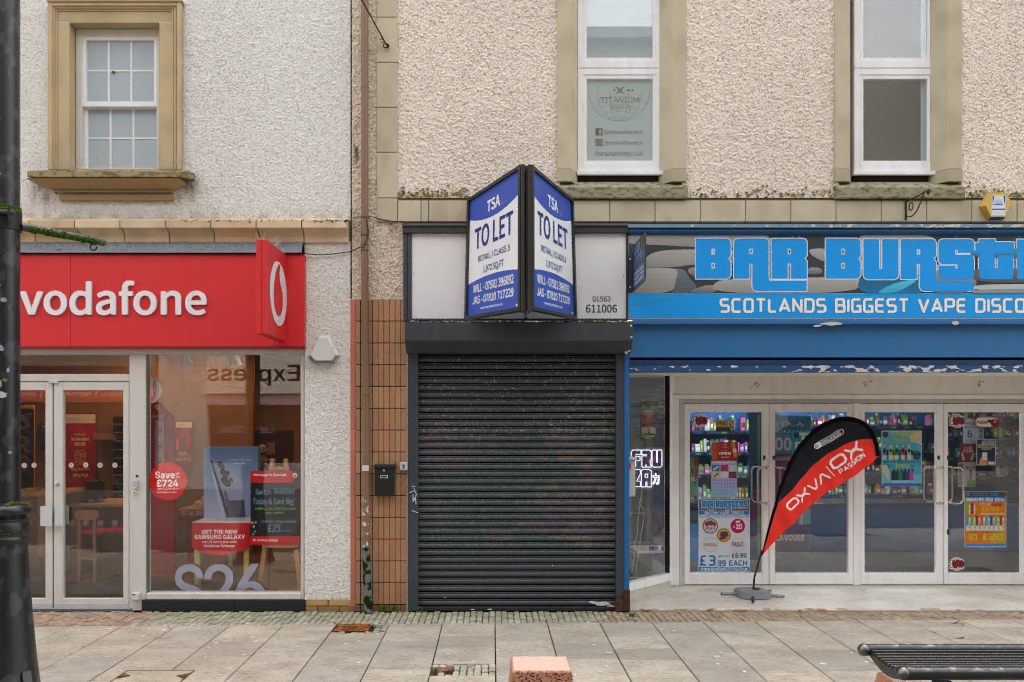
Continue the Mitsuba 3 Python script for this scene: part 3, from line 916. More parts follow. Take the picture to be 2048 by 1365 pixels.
leaf(1908, 1248, .05, .012, .1, (62, 54, 44), 'dark shrivelled leaf on the pavement, beside the yellow one')
leaf(1926, 1251, .026, .014, .4, (190, 140, 40), 'small yellow leaf on the pavement behind the bench')
leaf(1920, 1278, .04, .014, -.2, (92, 80, 72), 'curled grey leaf just behind the bench')
leaf(338, 1256.5, .018, .01, .3, (178, 104, 56), 'small orange leaf beside the setts on the left pavement')

# weeds at the foot of the walls
def weed(px, py, n, h, label, y=None, seed=1, base='weed'):
    rr = random.Random(seed); x, yy, _ = P3(px, py)
    if y is not None: x, yy = X(px, y), y
    m = Mesh()
    for k in range(n):
        a = rr.uniform(0, 6.28); l = h * rr.uniform(.5, 1.1); w = .007 + .003 * rr.random(); o = rr.uniform(.2, .8)
        d = np.array([math.cos(a), math.sin(a), 0]); s_ = np.array([-d[1], d[0], 0])
        p0 = np.array([x + rr.uniform(-.02, .02), yy + rr.uniform(-.012, .012), 0]); p1 = p0 + d * l * o * .5 + [0, 0, l * .75]; p2 = p0 + d * l * o + [0, 0, l * rr.uniform(.6, 1)]
        c = jit((70, 118, 34), .2, rr)
        m.add([p0 - s_ * .002, p0 + s_ * .002, p1 - s_ * w, p1 + s_ * w, p2], [[0, 1, 3], [0, 3, 2], [2, 3, 4]], c)
    m.put(lab(nk(base), label, 'weed'), 'matte')


weed(840, 1223, 16, .05, 'bright green weed at the left foot of the roller shutter', -.05, 2)
weed(789, 1224, 22, .065, 'green weed at the foot of the tiles, beside the drainpipe', -.04, 3)
weed(766, 1222, 10, .09, 'tall thin grass tuft at the foot of the brown tiles, nearest the letter box', -.03, 4)
weed(1264, 1234, 16, .035, 'low green weed in the setts by the blue door post', None, 5)
# ------------------------------------------------------------------ left-hand shop: signs
RED = (222, 48, 52)
RS = lab('red_fascia_sign', 'long red fascia sign with white lettering over the glazed phone shop front', 'shop sign')
yf = -0.075
for a, b_ in ((-160, 140.6), (141.2, 548.6), (549.2, 608.3)):
    m = Mesh(); pb(m, a, b_, 511.5, 693.5, yf, 0.0, RED, 0.003); m.put(nk(RS + '__panel'), 'satin')
m = Mesh(); pb(m, -160, 608.6, 693.8, 697.5, yf - .004, 0.0, (150, 24, 30), 0.002); pb(m, -160, 608.6, 509.5, 511.3, yf - .004, 0, (206, 40, 44), .001); m.put(RS + '__edge_trim', 'satin')
g = fit(text('vodafone', 's', bold=0.028, res=150), X(42.4, yf), X(414.6, yf), Z(631.6, yf), Z(562.5, yf))
cells = sorted(polys(g), key=lambda p: p.centroid.x)
for p in cells:
    m = Mesh(); m.prism(p, facade(yf), 0.0005, 0.022, (238, 238, 242), (206, 206, 212)); m.put(nk(RS + '__letter'), 'satin')

PS = lab('red_projecting_sign', 'red box sign standing out from the fascia with a white ring emblem', 'projecting sign')
yn, yw = -0.715, -0.085
xr, xl = (534.5 - VX) * (CAM_D + yn) / FPX, (512 - VX) * (CAM_D + yn) / FPX
zt, zb = Z(479, yn), Z(668, yn)
m = Mesh(); xm = xl + (xr - xl) * .5
m.box(xl, xm - .0015, yn, yw, zb, zt, RED, .004); m.box(xm + .0015, xr, yn, yw, zb, zt, RED, .004); m.box(xl + .01, xr - .01, yn + .01, yw, zb + .01, zt - .01, (80, 10, 14)); m.put(PS + '__box', 'satin')
fr = frame((xr, 0, 0), (0, 1, 0), (0, 0, 1))
cy, cz, r = -0.355, 2.89, 0.284
s_ = Sheet(fr, 0.0012)
disc = circle(cy, cz, r, 48)
drop = circle(cy - .012, cz - .045, .155, 36)
tail = Polygon([(cy - .166, cz - .06), (cy - .155, cz + .06), (cy - .10, cz + .175), (cy - .01, cz + .255), (cy + .075, cz + .276), (cy + .05, cz + .25), (cy + .03, cz + .18), (cy + .05, cz + .11), (cy + .12, cz + .03), (cy + .14, cz - .06)])
s_.add(disc.difference(unary_union([drop, tail])), (236, 236, 240))
s_.m.put(PS + '__ring_emblem', 'satin')
m = Mesh(); m.box(xl + .02, xr - .02, yw, -.076, zb + .1, zt - .1, (120, 20, 24)); m.put(PS + '__bracket', 'satin')
m = Mesh(); r_ = random.Random(8)
for k in range(26):
    x, y = r_.uniform(xl, xr), r_.uniform(yn + .05, yn + .45)
    a = r_.uniform(0, 6.28); m.tube([(x, y, zt), (x + .07 * math.cos(a), y + .05 * math.sin(a), zt + r_.uniform(.04, .11))], .0012, (206, 190, 160), 4, False)
m.put(PS + '__bird_spikes', 'satin')

# ------------------------------------------------------------------ left-hand shop front
SF = lab('phone_shopfront', 'grey aluminium glazed shop front with double doors under the red fascia', 'shopfront')
AL = (214, 212, 207)
yf, yg = 0.02, 0.06
m = Mesh()
pb(m, -160, 608, 698.5, 709, yf, .14, AL); pb(m, -160, 258, 748.5, 763, yf, .14, AL)
pb(m, 258.4, 291.5, 709.4, 1222, yf, .14, AL); pb(m, 601.5, 608, 709.4, 1199.5, yf, .14, AL); pb(m, 292, 601, 1187.5, 1199.5, yf - .01, .14, AL)
pb(m, 291.7, 293.5, 709.6, 1187, yf + .01, .1, (120, 118, 114), .001)
m.put(SF + '__frame', 'paint')
for a, b_ in ((283, 468), (468.6, 609.5)):
    m = Mesh(); pb(m, a, b_, 1200.3, 1224, -.006, .14, (38, 40, 44), .003); m.put(nk(SF + '__plinth'), 'satin')
m = Mesh(); pb(m, -160, 262, 1217.5, 1225, .0, .16, (150, 154, 160), .003); m.put(SF + '__threshold', 'metal')


def pane(key, px0, px1, py0, py1, y, bs='glass'):
    Mesh().quad(facade(y)(np.array([X(px0, y), X(px1, y), X(px1, y), X(px0, y)]), np.array([Z(py1, y), Z(py1, y), Z(py0, y), Z(py0, y)])), (200, 200, 200)).put(nk(key), bs)


pane(SF + '__transom_pane', -158, 260, 707, 750, yg); pane(SF + '__window_pane', 288, 603, 707, 1190, yg)
for nm, a, b_, wl, wr in (('R', 107.5, 257.6, 17.5, 11.5), ('L', -46, 104.6, 15, 14)):
    DR = nk(SF + '__door')
    m = Mesh(); ring(m, a, b_, 764, 1217, wl, wr, 17, 19, .03, .085, AL, .003)
    pb(m, a, b_, 1208, 1216.5, .024, .03, (188, 188, 186), .002); m.put(DR + '__leaf_frame', 'paint')
    pane(DR + '__pane', a + wl - 1, b_ - wr + 1, 780, 1199, .06)
    m = Mesh()
    if nm == 'R':
        pb(m, 126.5, 137.5, 1011, 1049, .13, .137, (176, 186, 184), .003); m.put(DR + '__inner_push_plate', 'satin')
        m = Mesh(); pb(m, 109, 126, 1013, 1052.5, -.03, -.024, (206, 208, 210), .003); pb(m, 112, 121, 1018, 1048, -.0242, .03, (170, 172, 174), .002)
        m.put(DR + '__push_plate', 'satin')
        m = Mesh(); m.lathe([(0, 0), (.021, 0), (.021, .014), (.014, .018), (0, .018)], 0, 0, (190, 190, 188), 20)
        m.warp(lambda v: np.stack([X(111.5) + v[:, 0], .03 - v[:, 2], Z(969) + v[:, 1]], 1)); m.put(DR + '__lock', 'metal')
        m = Mesh(); pb(m, 97, 115, 762, 767, .008, .03, (206, 206, 204), .002); m.put(DR + '__pivot', 'satin')
    else:
        pb(m, 80.5, 104, 1013, 1053, -.03, -.024, (206, 208, 210), .003); pb(m, 92, 101, 1018, 1048, -.024, .03, (170, 172, 174), .002); m.put(DR + '__push_plate', 'satin')
r_ = random.Random(2)
for ix_, (px, py) in enumerate([(142.5, 931), (171.5, 930.5), (200, 931), (229.5, 931), (143.5, 1047), (172, 1046.5), (201, 1047), (229.5, 1047), (48.5, 931.5), (68, 931), (57, 1047)]):
    s_ = Sheet(facade(.0585), 0.0)
    hx, hz = X(px, .058), Z(py, .058)
    up = py < 1000
    s_.add(circle(hx, hz, .0245, 18) if up else circle(hx, hz, .0245, 18).difference(circle(hx, hz, .019, 18)).union(rrect(hx - .009, hx + .009, hz - .006, hz + .007, .004)), (196, 176, 172) if up else (150, 134, 128))
    if up: s_.add(rrect(hx - .009, hx + .009, hz - .006, hz + .007, .004), (150, 132, 136))
    wh = (['first', 'second', 'third', 'fourth'] * 2)[ix_] + ' from the left' if ix_ < 8 else ('leftmost', 'right-hand', 'only')[ix_ - 8]
    s_.m.put(lab(nk('door_sticker'), f"{'filled' if up else 'outlined'} round sticker, {wh} in {'upper' if up else 'lower'} row on {'right' if ix_ < 8 else 'left'} shop door", 'sticker', 'round stickers on the glass doors'), 'matte')
# small fittings on the post
k = lab(nk('door_bell'), 'small grey door bell box on the aluminium post', 'door bell')
m = Mesh(); pb(m, 265.5, 275, 961.5, 979, -.012, .02, (176, 188, 196), .004); m.put(k + '__case', 'satin')
m = Mesh(); m.prism(circle(X(268.5, -.012), Z(976, -.012), .008, 14), facade(-.012), 0, .003, (236, 236, 236)); m.put(k + '__button', 'satin')
m = Mesh(); m.prism(circle(X(272.5), Z(953), .012, 14), facade(.02), 0, .006, (50, 52, 56)); m.put(lab('dark_stud', 'small dark round stud on the aluminium post just above the door bell', 'stud'), 'satin')
k = lab(nk('camera_stud'), 'round white sensor stud with a dark eye below the door bell', 'sensor')
m = Mesh(); m.prism(circle(X(269), Z(986), .018, 18), facade(.02), 0, .02, (232, 230, 222)); m.put(k + '__body', 'satin')
m = Mesh(); m.prism(circle(X(269), Z(986), .007, 12), facade(0), 0, .003, (30, 30, 32)); m.put(k + '__eye', 'gloss')
k = lab(nk('junction_box'), 'small white junction box low on the post beside the shop door', 'junction box')
m = Mesh(); pb(m, 262.5, 276.5, 1186.5, 1201.5, -.035, .02, (214, 214, 210), .006); m.put(k + '__case', 'satin')
m = Mesh(); pb(m, 264, 270, 1188.5, 1191, -.038, -.035, (96, 96, 98), .001); m.put(k + '__label_plate', 'matte')
# white alarm box on the pier
k = lab(nk('alarm_box'), 'white tapered alarm box on the roughcast pier beside the red sign', 'alarm box')
P = [(X(637, -.07), Z(671, -.07)), (X(658, -.07), Z(671, -.07)), (X(678, -.07), Z(711, -.07)), (X(668.5, -.07), Z(724, -.07)), (X(628, -.07), Z(724, -.07)), (X(617, -.07), Z(711, -.07))]
g = Polygon(P)
m = Mesh(); m.prism(g, facade(-.0), 0.0, .03, (226, 230, 216), (196, 198, 186))
gi = affinity.scale(g, .80, .84)
gi = affinity.translate(gi, -.004, -.008)
a, b_ = np.array(shapely.geometry.polygon.orient(g).exterior.coords)[:-1], np.array(shapely.geometry.polygon.orient(gi).exterior.coords)[:-1]
fr = facade(0)
for i in range(6):
    j = (i + 1) % 6
    m.quad([fr(a[i][0], a[i][1], .03), fr(a[j][0], a[j][1], .03), fr(b_[j][0], b_[j][1], .085), fr(b_[i][0], b_[i][1], .085)], (226, 230, 216))
m.flat(gi, fr, .085, (222, 226, 222)); m.put(k + '__cover', 'paint')
m = Mesh(); m.prism(Polygon([(X(617), Z(713)), (X(628), Z(727)), (X(669), Z(727)), (X(679), Z(713)), (X(668), Z(723)), (X(629), Z(723))]), fr, 0, .07, (128, 124, 122)); m.put(k + '__base', 'satin')
m = Mesh(); m.prism(circle(X(666, -.06), Z(697, -.06), .007, 8), fr, .05, .075, (60, 60, 56)); m.put(k + '__screw', 'satin')

# ------------------------------------------------------------------ phone shop interior
m = Mesh()
XR = X(701) - .02
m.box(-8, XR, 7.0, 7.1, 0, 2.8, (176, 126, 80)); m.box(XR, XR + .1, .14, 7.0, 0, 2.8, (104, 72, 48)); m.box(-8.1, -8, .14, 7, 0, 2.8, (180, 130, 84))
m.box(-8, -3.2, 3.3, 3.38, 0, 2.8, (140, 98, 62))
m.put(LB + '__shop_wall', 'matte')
m = Mesh(); m.box(-8, XR, .14, 7.0, 2.72, 2.8, (130, 112, 100)); m.put(LB + '__shop_ceiling', 'matte')
m = Mesh(); m.box(-8, XR, .1, 7.0, -.06, .004, (116, 76, 52)); m.put(LB + '__shop_floor', 'satin')
mt = lab('entrance_mat', 'dark grey entrance mat inside the phone shop doors', 'mat')
m = Mesh(); m.box(-4.9, X(470, .8), .17, 1.36, .004, .014, (44, 44, 47)); m.put(mt, 'matte')
WARM = {'type': 'area', 'radiance': {'type': 'rgb', 'value': [7.5, 4.9, 2.9]}}
for x, y, wh in ((-4.6, 2.75, 'over the red wall poster'), (-3.75, 2.75, 'over the narrow award poster'), (-2.9, 2.3, 'over the rear display table'), (-5.4, 2.2, 'over the dark phone poster'), (-3.0, 3.75, 'over the shop assistant'), (-3.0, 5.8, 'before the back cabinet'), (-2.1, 1.3, 'over the easel')):
    k = lab(nk('ceiling_downlight'), 'lit round downlight in the phone shop ceiling, ' + wh, 'ceiling light', 'downlights in the phone shop')
    scene[k] = mikit.ply((np.array([[x + .1 * math.cos(a), y + .1 * math.sin(a), 2.712] for a in np.arange(12) * math.pi / 6]), np.array([[0, i + 1, i] for i in range(1, 11)])), 'matte', emitter=WARM, color=np.ones((12, 3)) * .8) if False else mikit.ply((np.array([[x + .1 * math.cos(a), y + .1 * math.sin(a), 2.712] for a in np.arange(12) * math.pi / 6]), np.array([[0, i + 1, i] for i in range(1, 11)])), 'black', emitter=WARM)
scene['black'] = {'type': 'diffuse', 'reflectance': rgb((60, 60, 60))}


def card(key, px0, px1, py0, py1, y, bg, th=.012, bs='matte', base=None):
    """upright print on a thin board; returns (sheet, mapping of survey pixels)"""
    m = Mesh(); m.box(X(px0, y), X(px1, y), y, y + th, Z(py1, y), Z(py0, y), base or bg, .002)
    m.put(key + '__board', bs)
    s_ = Sheet(facade(y), .0008)
    s_.add(sbox(X(px0, y), Z(py1, y), X(px1, y), Z(py0, y)), bg)
    rc = lambda a, b_, c, d: (X(a, y), X(b_, y), Z(d, y), Z(c, y))
    return s_, rc


CREAMT = (236, 190, 128)
k = lab('red_wall_poster', 'tall red wall poster with a cream header, seen through the right-hand shop door', 'poster')
s_, rc = card(k, 125, 192, 826, 984, 3.26, (186, 24, 44))
s_.add(sbox(*[rc(125, 191, 829, 847)[i] for i in (0, 2, 1, 3)]), (232, 214, 186))
s_.add(fit(text("Time to buy and enjoy", 's'), *rc(129, 160, 834, 843)), (190, 60, 50))
for cx, cy_, h in ((160, 862, 16), (134, 925, 34), (189, 925, 34)):
    s_.add(Polygon([(X(cx + a, 3.26), Z(cy_ + b_, 3.26)) for a, b_ in ((0, -h), (2, -3), (12, 0), (2, 4), (0, h), (-2, 4), (-12, 0), (-2, -3)) if 125 < cx + a < 192]), (205, 30, 46), False)
for t_, a, b_, c, d in (('The choice is yours', 149, 172, 867, 872), ('Get a new phone', 142, 178, 874, 884), ('every year', 149, 172, 885, 895), ('Keep your phone', 142, 179, 934, 944), ('lasting longer', 146, 176, 946, 956)):
    s_.add(fit(text(t_, 's', bold=.05), *rc(a, b_, c, d)), (250, 214, 150), False)
g = fit(text('OR', 'i', 700), *rc(150, 171, 902, 930)); s_.add(g.buffer(.006).difference(g.buffer(-.002)), (240, 170, 90), False)
s_.m.put(k + '__print', 'matte')
k = lab('award_poster', 'narrow red poster reading reliable award-winning, beside the window edge in the phone shop', 'poster')
s_, rc = card(k, 349, 384, 845, 942, 3.26, (146, 34, 52))
s_.add(sbox(*[rc(349, 384, 845, 856)[i] for i in (0, 2, 1, 3)]), (232, 214, 186)); s_.add(fit(text('Time to buy', 's'), *rc(351, 366, 848, 853)), (190, 60, 50))
for cx, c0, c1 in ((365, 858, 874), (355, 878, 900), (378, 872, 896)): s_.add(sbox(*[rc(cx - 3, cx + 3, c0, c1)[i] for i in (0, 2, 1, 3)]), (205, 40, 52), False)
for t_, a, b_, c, d in (('Reliable,', 358, 375, 903, 911), ('award-winning', 353, 382, 915, 924)): s_.add(fit(text(t_, 's', bold=.02), *rc(a, b_, c, d)), CREAMT, False)
s_.m.put(k + '__print', 'matte')
k = lab('phone_wall_poster', 'dark tall poster with big grey letters seen through the left-hand door', 'poster')
s_, rc = card(k, 8, 68, 818, 986, 2.3, (34, 28, 30), base=(214, 130, 50))
s_.add(fit(text('iPhone 17', 'i', 400), *rc(30, 62, 827, 838)), (214, 200, 190))
for t_, c, d in (('P', 838, 870), ('R', 872, 906), ('O', 910, 944)): s_.add(fit(text(t_, 'i', 800), *rc(30, 60, c, d)), (124, 106, 102), False)
s_.m.put(k + '__print', 'matte')
m = Mesh(); m.box(X(4, 2.4), X(74, 2.4), 2.32, 2.36, 0, Z(812, 2.4), (210, 140, 70)); m.put(lab('poster_stand', 'orange wooden upright panel behind the dark phone poster', 'display panel'), 'matte')
k = lab('wall_phone_display', 'dark curved handset display on the tan wall, seen through the left-hand door', 'display')
m = Mesh(); m.ball((X(85, 3.2), 3.2, Z(874, 3.2)), (.075, .06, .185), (34, 26, 28), 16); m.put(k + '__body', 'gloss')
m = Mesh(); m.box(X(80, 3.2), X(92, 3.2), 3.22, 3.29, Z(893, 3.2), Z(860, 3.2), (90, 70, 60)); m.put(k + '__bracket', 'satin')
k = lab('accessory_rack', 'dark slatted accessory rack at the right of the red poster in the phone shop', 'rack')
m = Mesh(); m.box(X(226, 3.2), X(262, 3.2), 3.2, 3.29, .3, Z(834, 3.2), (44, 34, 30)); m.put(k + '__back', 'matte')
for i in range(9):
    m = Mesh(); z = Z(850 + 17 * i, 3.1); m.box(X(227, 3.1), X(262, 3.1), 3.08, 3.2, z, z + .012, (120, 104, 92)); m.put(nk(k + '__shelf'), 'matte')
k = lab('wall_shelf', 'brown wall shelf between the red poster and the accessory rack', 'shelf')
m = Mesh(); m.box(X(193, 3.2), X(238, 3.2), 3.1, 3.29, Z(880, 3.2), Z(868, 3.2), (150, 110, 76)); m.put(k, 'matte')

# desk with monitor, seats
k = lab('service_desk', 'pale wooden service desk with a black monitor on it', 'desk')
dz = Z(1009, 1.9)
m = Mesh(); m.box(X(138, 1.9), X(278, 1.9), 1.9, 2.7, dz - .035, dz, (206, 160, 112)); m.put(k + '__top', 'satin')
for a in (X(146, 1.9), X(270, 1.9)):
    m = Mesh(); m.box(a, a + .06, 1.98, 2.62, 0, dz - .036, (170, 120, 76)); m.put(nk(k + '__leg'), 'satin')
m = Mesh(); m.box(X(150, 2.2), X(270, 2.2), 2.4, 2.44, .2, dz - .036, (140, 92, 58)); m.put(k + '__modesty_panel', 'satin')
k = lab('computer_monitor', 'black flat monitor on the service desk', 'monitor')
m = Mesh(); m.box(X(168, 2.1), X(210, 2.1), 2.1, 2.13, Z(1000, 2.1), Z(962, 2.1), (20, 20, 22)); m.put(k + '__screen', 'gloss')
m = Mesh(); m.box(X(185, 2.1), X(191, 2.1), 2.13, 2.16, dz, Z(995, 2.1), (24, 24, 26)); m.put(k + '__neck', 'satin')
m = Mesh(); m.box(X(174, 2.1), X(200, 2.1), 2.05, 2.22, dz, dz + .014, (24, 24, 26)); m.put(k + '__base', 'satin')
k = lab('desk_telephone', 'small black telephone left of the monitor on the service desk', 'telephone')
m = Mesh(); m.box(X(154, 2.0), X(167, 2.0), 2.0, 2.14, dz, dz + .04, (26, 24, 26), .01); m.put(k + '__body', 'satin')
m = Mesh(); m.box(X(154.5, 2.0), X(158, 2.0), 2.0, 2.14, dz + .041, dz + .07, (22, 22, 24), .01); m.put(k + '__handset', 'satin')
k = lab('red_bench', 'low wooden bench with a red seat pad inside the phone shop doors', 'bench seat')
m = Mesh(); m.box(X(192, 1.5), X(252, 1.5), 1.5, 2.0, Z(1068, 1.5), Z(1062, 1.5), (178, 30, 44), .01); m.put(k + '__seat_pad', 'matte')
m = Mesh(); m.box(X(196, 1.5), X(252, 1.5), 1.56, 1.96, .05, Z(1068.5, 1.5), (104, 66, 42)); m.put(k + '__base', 'satin')
k = lab('wooden_chair', 'bentwood chair with a rounded back in front of the service desk', 'chair')
W_ = (186, 128, 84)
yb = 1.25
m = Mesh(); m.prism(rrect(X(150, yb), X(198, yb), Z(1040, yb), Z(1021, yb), .05), facade(yb), 0, .02, W_, back=True); m.put(k + '__back', 'satin')
m = Mesh(); m.box(X(152, yb), X(196, yb), yb + .03, yb + .45, Z(1072, yb), Z(1067, yb), (178, 34, 46), .01); m.put(k + '__seat', 'matte')
for px, yy in ((156, yb), (187, yb), (154, yb + .4), (190, yb + .4)):
    m = Mesh(); m.tube([(X(px, yb), yy + .02, 0.02), (X(px, yb), yy + .02, Z(1030 if yy == yb else 1070, yb))], .018, W_, 8); m.put(nk(k + '__leg'), 'satin')
m = Mesh(); m.tube([(X(156, yb), yb + .02, .28), (X(187, yb), yb + .02, .26)], .012, W_, 6); m.put(k + '__stretcher', 'satin')
k = lab('display_counter', 'pale wooden counter behind the left-hand door of the phone shop', 'counter')
zc = Z(987, 1.3)
m = Mesh(); m.box(-5.5, X(97, 1.3), 1.3, 2.1, zc - .04, zc, (206, 156, 100)); m.put(k + '__top', 'satin')
m = Mesh(); m.box(-5.5, X(72, 1.3), 1.36, 2.05, 0, zc - .041, (120, 80, 52)); m.put(k + '__carcass', 'satin')
m = Mesh(); m.box(X(70.5, 1.3), X(95, 1.3), 1.34, 1.5, .28, zc - .042, (190, 140, 96)); m.put(k + '__end_panel', 'satin')
k = lab('wooden_tray', 'shallow wooden tray on the counter behind the left-hand door', 'tray')
m = Mesh(); x0, x1 = X(46, 1.45), X(86, 1.45)
for q in ((x0, x1, 1.42, 1.44), (x0, x1, 1.68, 1.7), (x0, x0 + .02, 1.44, 1.68), (x1 - .02, x1, 1.44, 1.68)): m.box(*q, zc, zc + .03, (214, 150, 84), .002)
m.put(k + '__rim', 'satin'); m = Mesh(); m.box(x0 + .02, x1 - .02, 1.44, 1.68, zc, zc + .008, (150, 110, 70)); m.put(k + '__bottom', 'matte')

# pendant lamps
for px, py, y, wh in ((374, 731, 1.1, 'nearest the aluminium post'), (472, 731, 1.1, 'over the phone display')):
    k = lab(nk('pendant_lamp'), 'white conical pendant lamp hanging in the shop window, %s' % wh, 'pendant lamp')
    cx, z0 = X(px, y), Z(py, y)
    m = Mesh(); m.lathe([(.066, z0), (.062, z0 + .012), (.045, z0 + .05), (.022, z0 + .1), (.02, z0 + .13), (0, z0 + .13)], cx, y, (224, 222, 218), 24); m.put(k + '__shade', 'satin')
    m = Mesh(); m.tube([(cx, y, z0 + .13), (cx, y, 2.72)], .012, (210, 208, 204), 8); m.put(k + '__rod', 'satin')

# window display
k = lab('round_hanging_sign', 'white round hanging sign with a brown outlined letter in the shop window corner', 'sign')
y = .45; cx, cz_ = X(297, y), Z(781, y)
m = Mesh(); m.prism(circle(cx, cz_, .128, 36), facade(y), -.01, 0, (252, 248, 252), back=True); m.put(k + '__disc', 'matte')
s_ = Sheet(facade(y), .001); g = fit(text('U', 'i', 600), X(291, y), X(311, y), Z(803, y), Z(760, y)); s_.add(g, (150, 84, 62)); s_.add(g.buffer(-.009).buffer(.002), (232, 222, 226)); s_.add(g.buffer(-.012), (150, 84, 62)); s_.m.put(k + '__letter', 'matte')
k = lab('red_house_panel', 'red gable-shaped display panel at the left of the shop window', 'display panel')
y = 1.2
P = [(X(a, y), Z(b_, y)) for a, b_ in ((282, 1150), (282, 822), (316, 803), (348, 840), (348, 1150))]
m = Mesh(); m.prism(Polygon(P), facade(y), -.05, 0, (168, 24, 34), back=True); m.put(k + '__panel', 'matte')
s_ = Sheet(facade(y), .001)
s_.add(circle(X(315, y), Z(814, y), .03, 18), (232, 180, 80)); s_.add(fit(text('Vodafone Broadband', 's', bold=.02), X(301, y), X(328, y), Z(836, y), Z(829, y)), (236, 170, 80), False)
s_.add(sbox(X(311, y), Z(940, y), X(328, y), Z(841, y)), (176, 160, 168))
for py in (862, 893, 924):
    s_.add(rrect(X(316, y), X(324, y), Z(py + 8, y), Z(py - 8, y), .01), (70, 64, 74)); s_.add(rrect(X(317, y), X(323, y), Z(py + 7, y), Z(py - 7, y), .008), (176, 160, 168)); s_.add(circle(X(320, y), Z(py, y), .012, 10), (60, 54, 60)); s_.k -= 3
s_.m.put(k + '__print', 'matte')
k = lab('round_saving_sticker', 'big red round sticker with a saving offer on the shop window', 'sticker')
y = .064
s_ = Sheet(facade(y), 0.0); cx, cz_ = X(335.5, y), Z(963, y)
s_.add(circle(cx, cz_, .178, 48), (214, 26, 34)); WT = (240, 238, 238)
rc = lambda a, b_, c, d: (X(260 + a / 2.437, y), X(260 + b_ / 2.437, y), Z(680 + d / 2.437, y), Z(680 + c / 2.437, y))
for t_, w, a in (('Save', 800, (122, 220, 642, 676)), ('up', 700, (223, 243, 648, 660)), ('to', 700, (225, 242, 662, 673)), ('£724', 800, (130, 235, 682, 716)), ('when you trade in', 500, (131, 236, 723, 735)), ('an eligible phone.', 500, (131, 232, 738, 750))):
    s_.add(fit(text(t_, 'i', w), *rc(*a)), WT, t_ == 'Save')
s_.m.put(k, 'matte')

k = lab('phone_display_board', 'tall blue display board picturing a slim phone with round lenses, on the red fronted table', 'display board')
y = .75
rc2 = lambda a, b_, c, d: (X(370 + a / 5.46, y), X(370 + b_ / 5.46, y), Z(860 + d / 5.46, y), Z(860 + c / 5.46, y))
pt = lambda a, b_: (X(370 + a / 5.46, y), Z(860 + b_ / 5.46, y))
m = Mesh(); m.box(rc2(203, 798, 186, 990)[0], rc2(203, 798, 186, 990)[1], y, y + .1, Z(1042, y), Z(894, y), (120, 146, 184), .003); m.put(k + '__board', 'matte')
s_ = Sheet(facade(y), .0008)
for i in range(10):
    a, b_, c, d = rc2(206, 795, 190 + 79 * i, 190 + 79 * (i + 1)); t = i / 9
    s_.add(sbox(a, c, b_, d), tuple(u * (1 - t) + v_ * t for u, v_ in zip((106, 140, 184), (176, 184, 216))), i == 0)
s_.add(Polygon([pt(*a) for a in ((275, 322), (292, 306), (320, 318), (460, 420), (620, 540), (716, 720), (716, 980), (460, 980), (400, 760))]), (150, 160, 196))
s_.add(Polygon([pt(*a) for a in ((275, 322), (300, 340), (440, 780), (500, 980), (458, 980), (380, 700), (330, 520))]), (54, 58, 84))
s_.add(Polygon([pt(*a) for a in ((330, 520), (380, 700), (458, 980), (412, 980), (340, 700), (290, 420))]), (186, 192, 222), False)
for cx, cy_, rx, ry in ((396, 388, 56, 30), (430, 476, 62, 32), (448, 570, 72, 40), (474, 466, 26, 16), (504, 545, 28, 17)):
    e = affinity.rotate(circle(0, 0, ry / 5.46 * .0051, 24, rx / 5.46 * .0051), -48); px = pt(cx, cy_)
    s_.add(affinity.translate(affinity.scale(e, 1.12, 1.12), *px), (196, 204, 228)); s_.add(affinity.translate(e, *px), (28, 30, 44)); s_.add(affinity.translate(affinity.scale(e, .5, .5), *px), (62, 60, 74)); s_.k -= 3
s_.k += 3
s_.add(Polygon([pt(*a) for a in ((425, 690), (438, 664), (456, 690), (540, 980), (490, 980))]), (92, 98, 112)); s_.add(Polygon([pt(*a) for a in ((430, 775), (650, 768), (662, 980), (540, 980), (500, 830))]), (66, 64, 92), False)
s_.add(fit(text('Galaxy S26 Ultra', 'i', 600), *rc2(486, 726, 318, 346)), (232, 236, 244)); s_.add(fit(text('Galaxy AI', 'i', 600), *rc2(530, 650, 356, 378)), (222, 230, 244), False)
s_.m.put(k + '__print', 'matte')

k = lab('display_table', 'white topped table with a red apron card and yellow legs in the phone shop window', 'table')
y = .35
zt = Z(1042, .45)
m = Mesh(); m.box(X(384, y), X(502, y), y, y + .75, zt - .03, zt, (228, 224, 220), .004); m.put(k + '__top', 'satin')
rc = lambda a, b_, c, d: (X(370 + a / 5.46, y), X(370 + b_ / 5.46, y), Z(860 + d / 5.46, y), Z(860 + c / 5.46, y))
P = [(X(384, y), Z(1046, y)), (X(384, y), Z(1095, y))] + [(X(384 + 116 * t, y), Z(1095 + 16 * math.sin(math.pi * t), y)) for t in np.linspace(.04, .96, 14)] + [(X(500, y), Z(1095, y)), (X(500, y), Z(1046, y))]
m = Mesh(); m.prism(Polygon(P), facade(y - .004), -.004, .002, (202, 36, 44), back=True); m.put(k + '__apron_card', 'matte')
s_ = Sheet(facade(y - .004), .003)
for t_, w, a in (('GET THE NEW', 800, (186, 574, 1092, 1136)), ('SAMSUNG GALAXY', 800, (106, 658, 1146, 1194)), ('now & every year with', 400, (192, 566, 1206, 1245)), ('Vodafone Xchange', 700, (210, 546, 1252, 1290))):
    s_.add(fit(text(t_, 'i', w), *rc(*a)), WT, t_[0] == 'G')
s_.m.put(k + '__apron_lettering', 'matte')
for px, yy in ((386, y + .03), (485, y + .03), (414, y + .62), (490, y + .62)):
    m = Mesh(); m.box(X(px, y), X(px + 11, y), yy, yy + .05, 0.005, zt - .031, (206, 186, 96)); m.put(nk(k + '__leg'), 'satin')
k = lab('rear_display_table', 'second table behind the display with a red apron and red legs', 'table')
y = 1.9; zt2 = Z(1018, y)
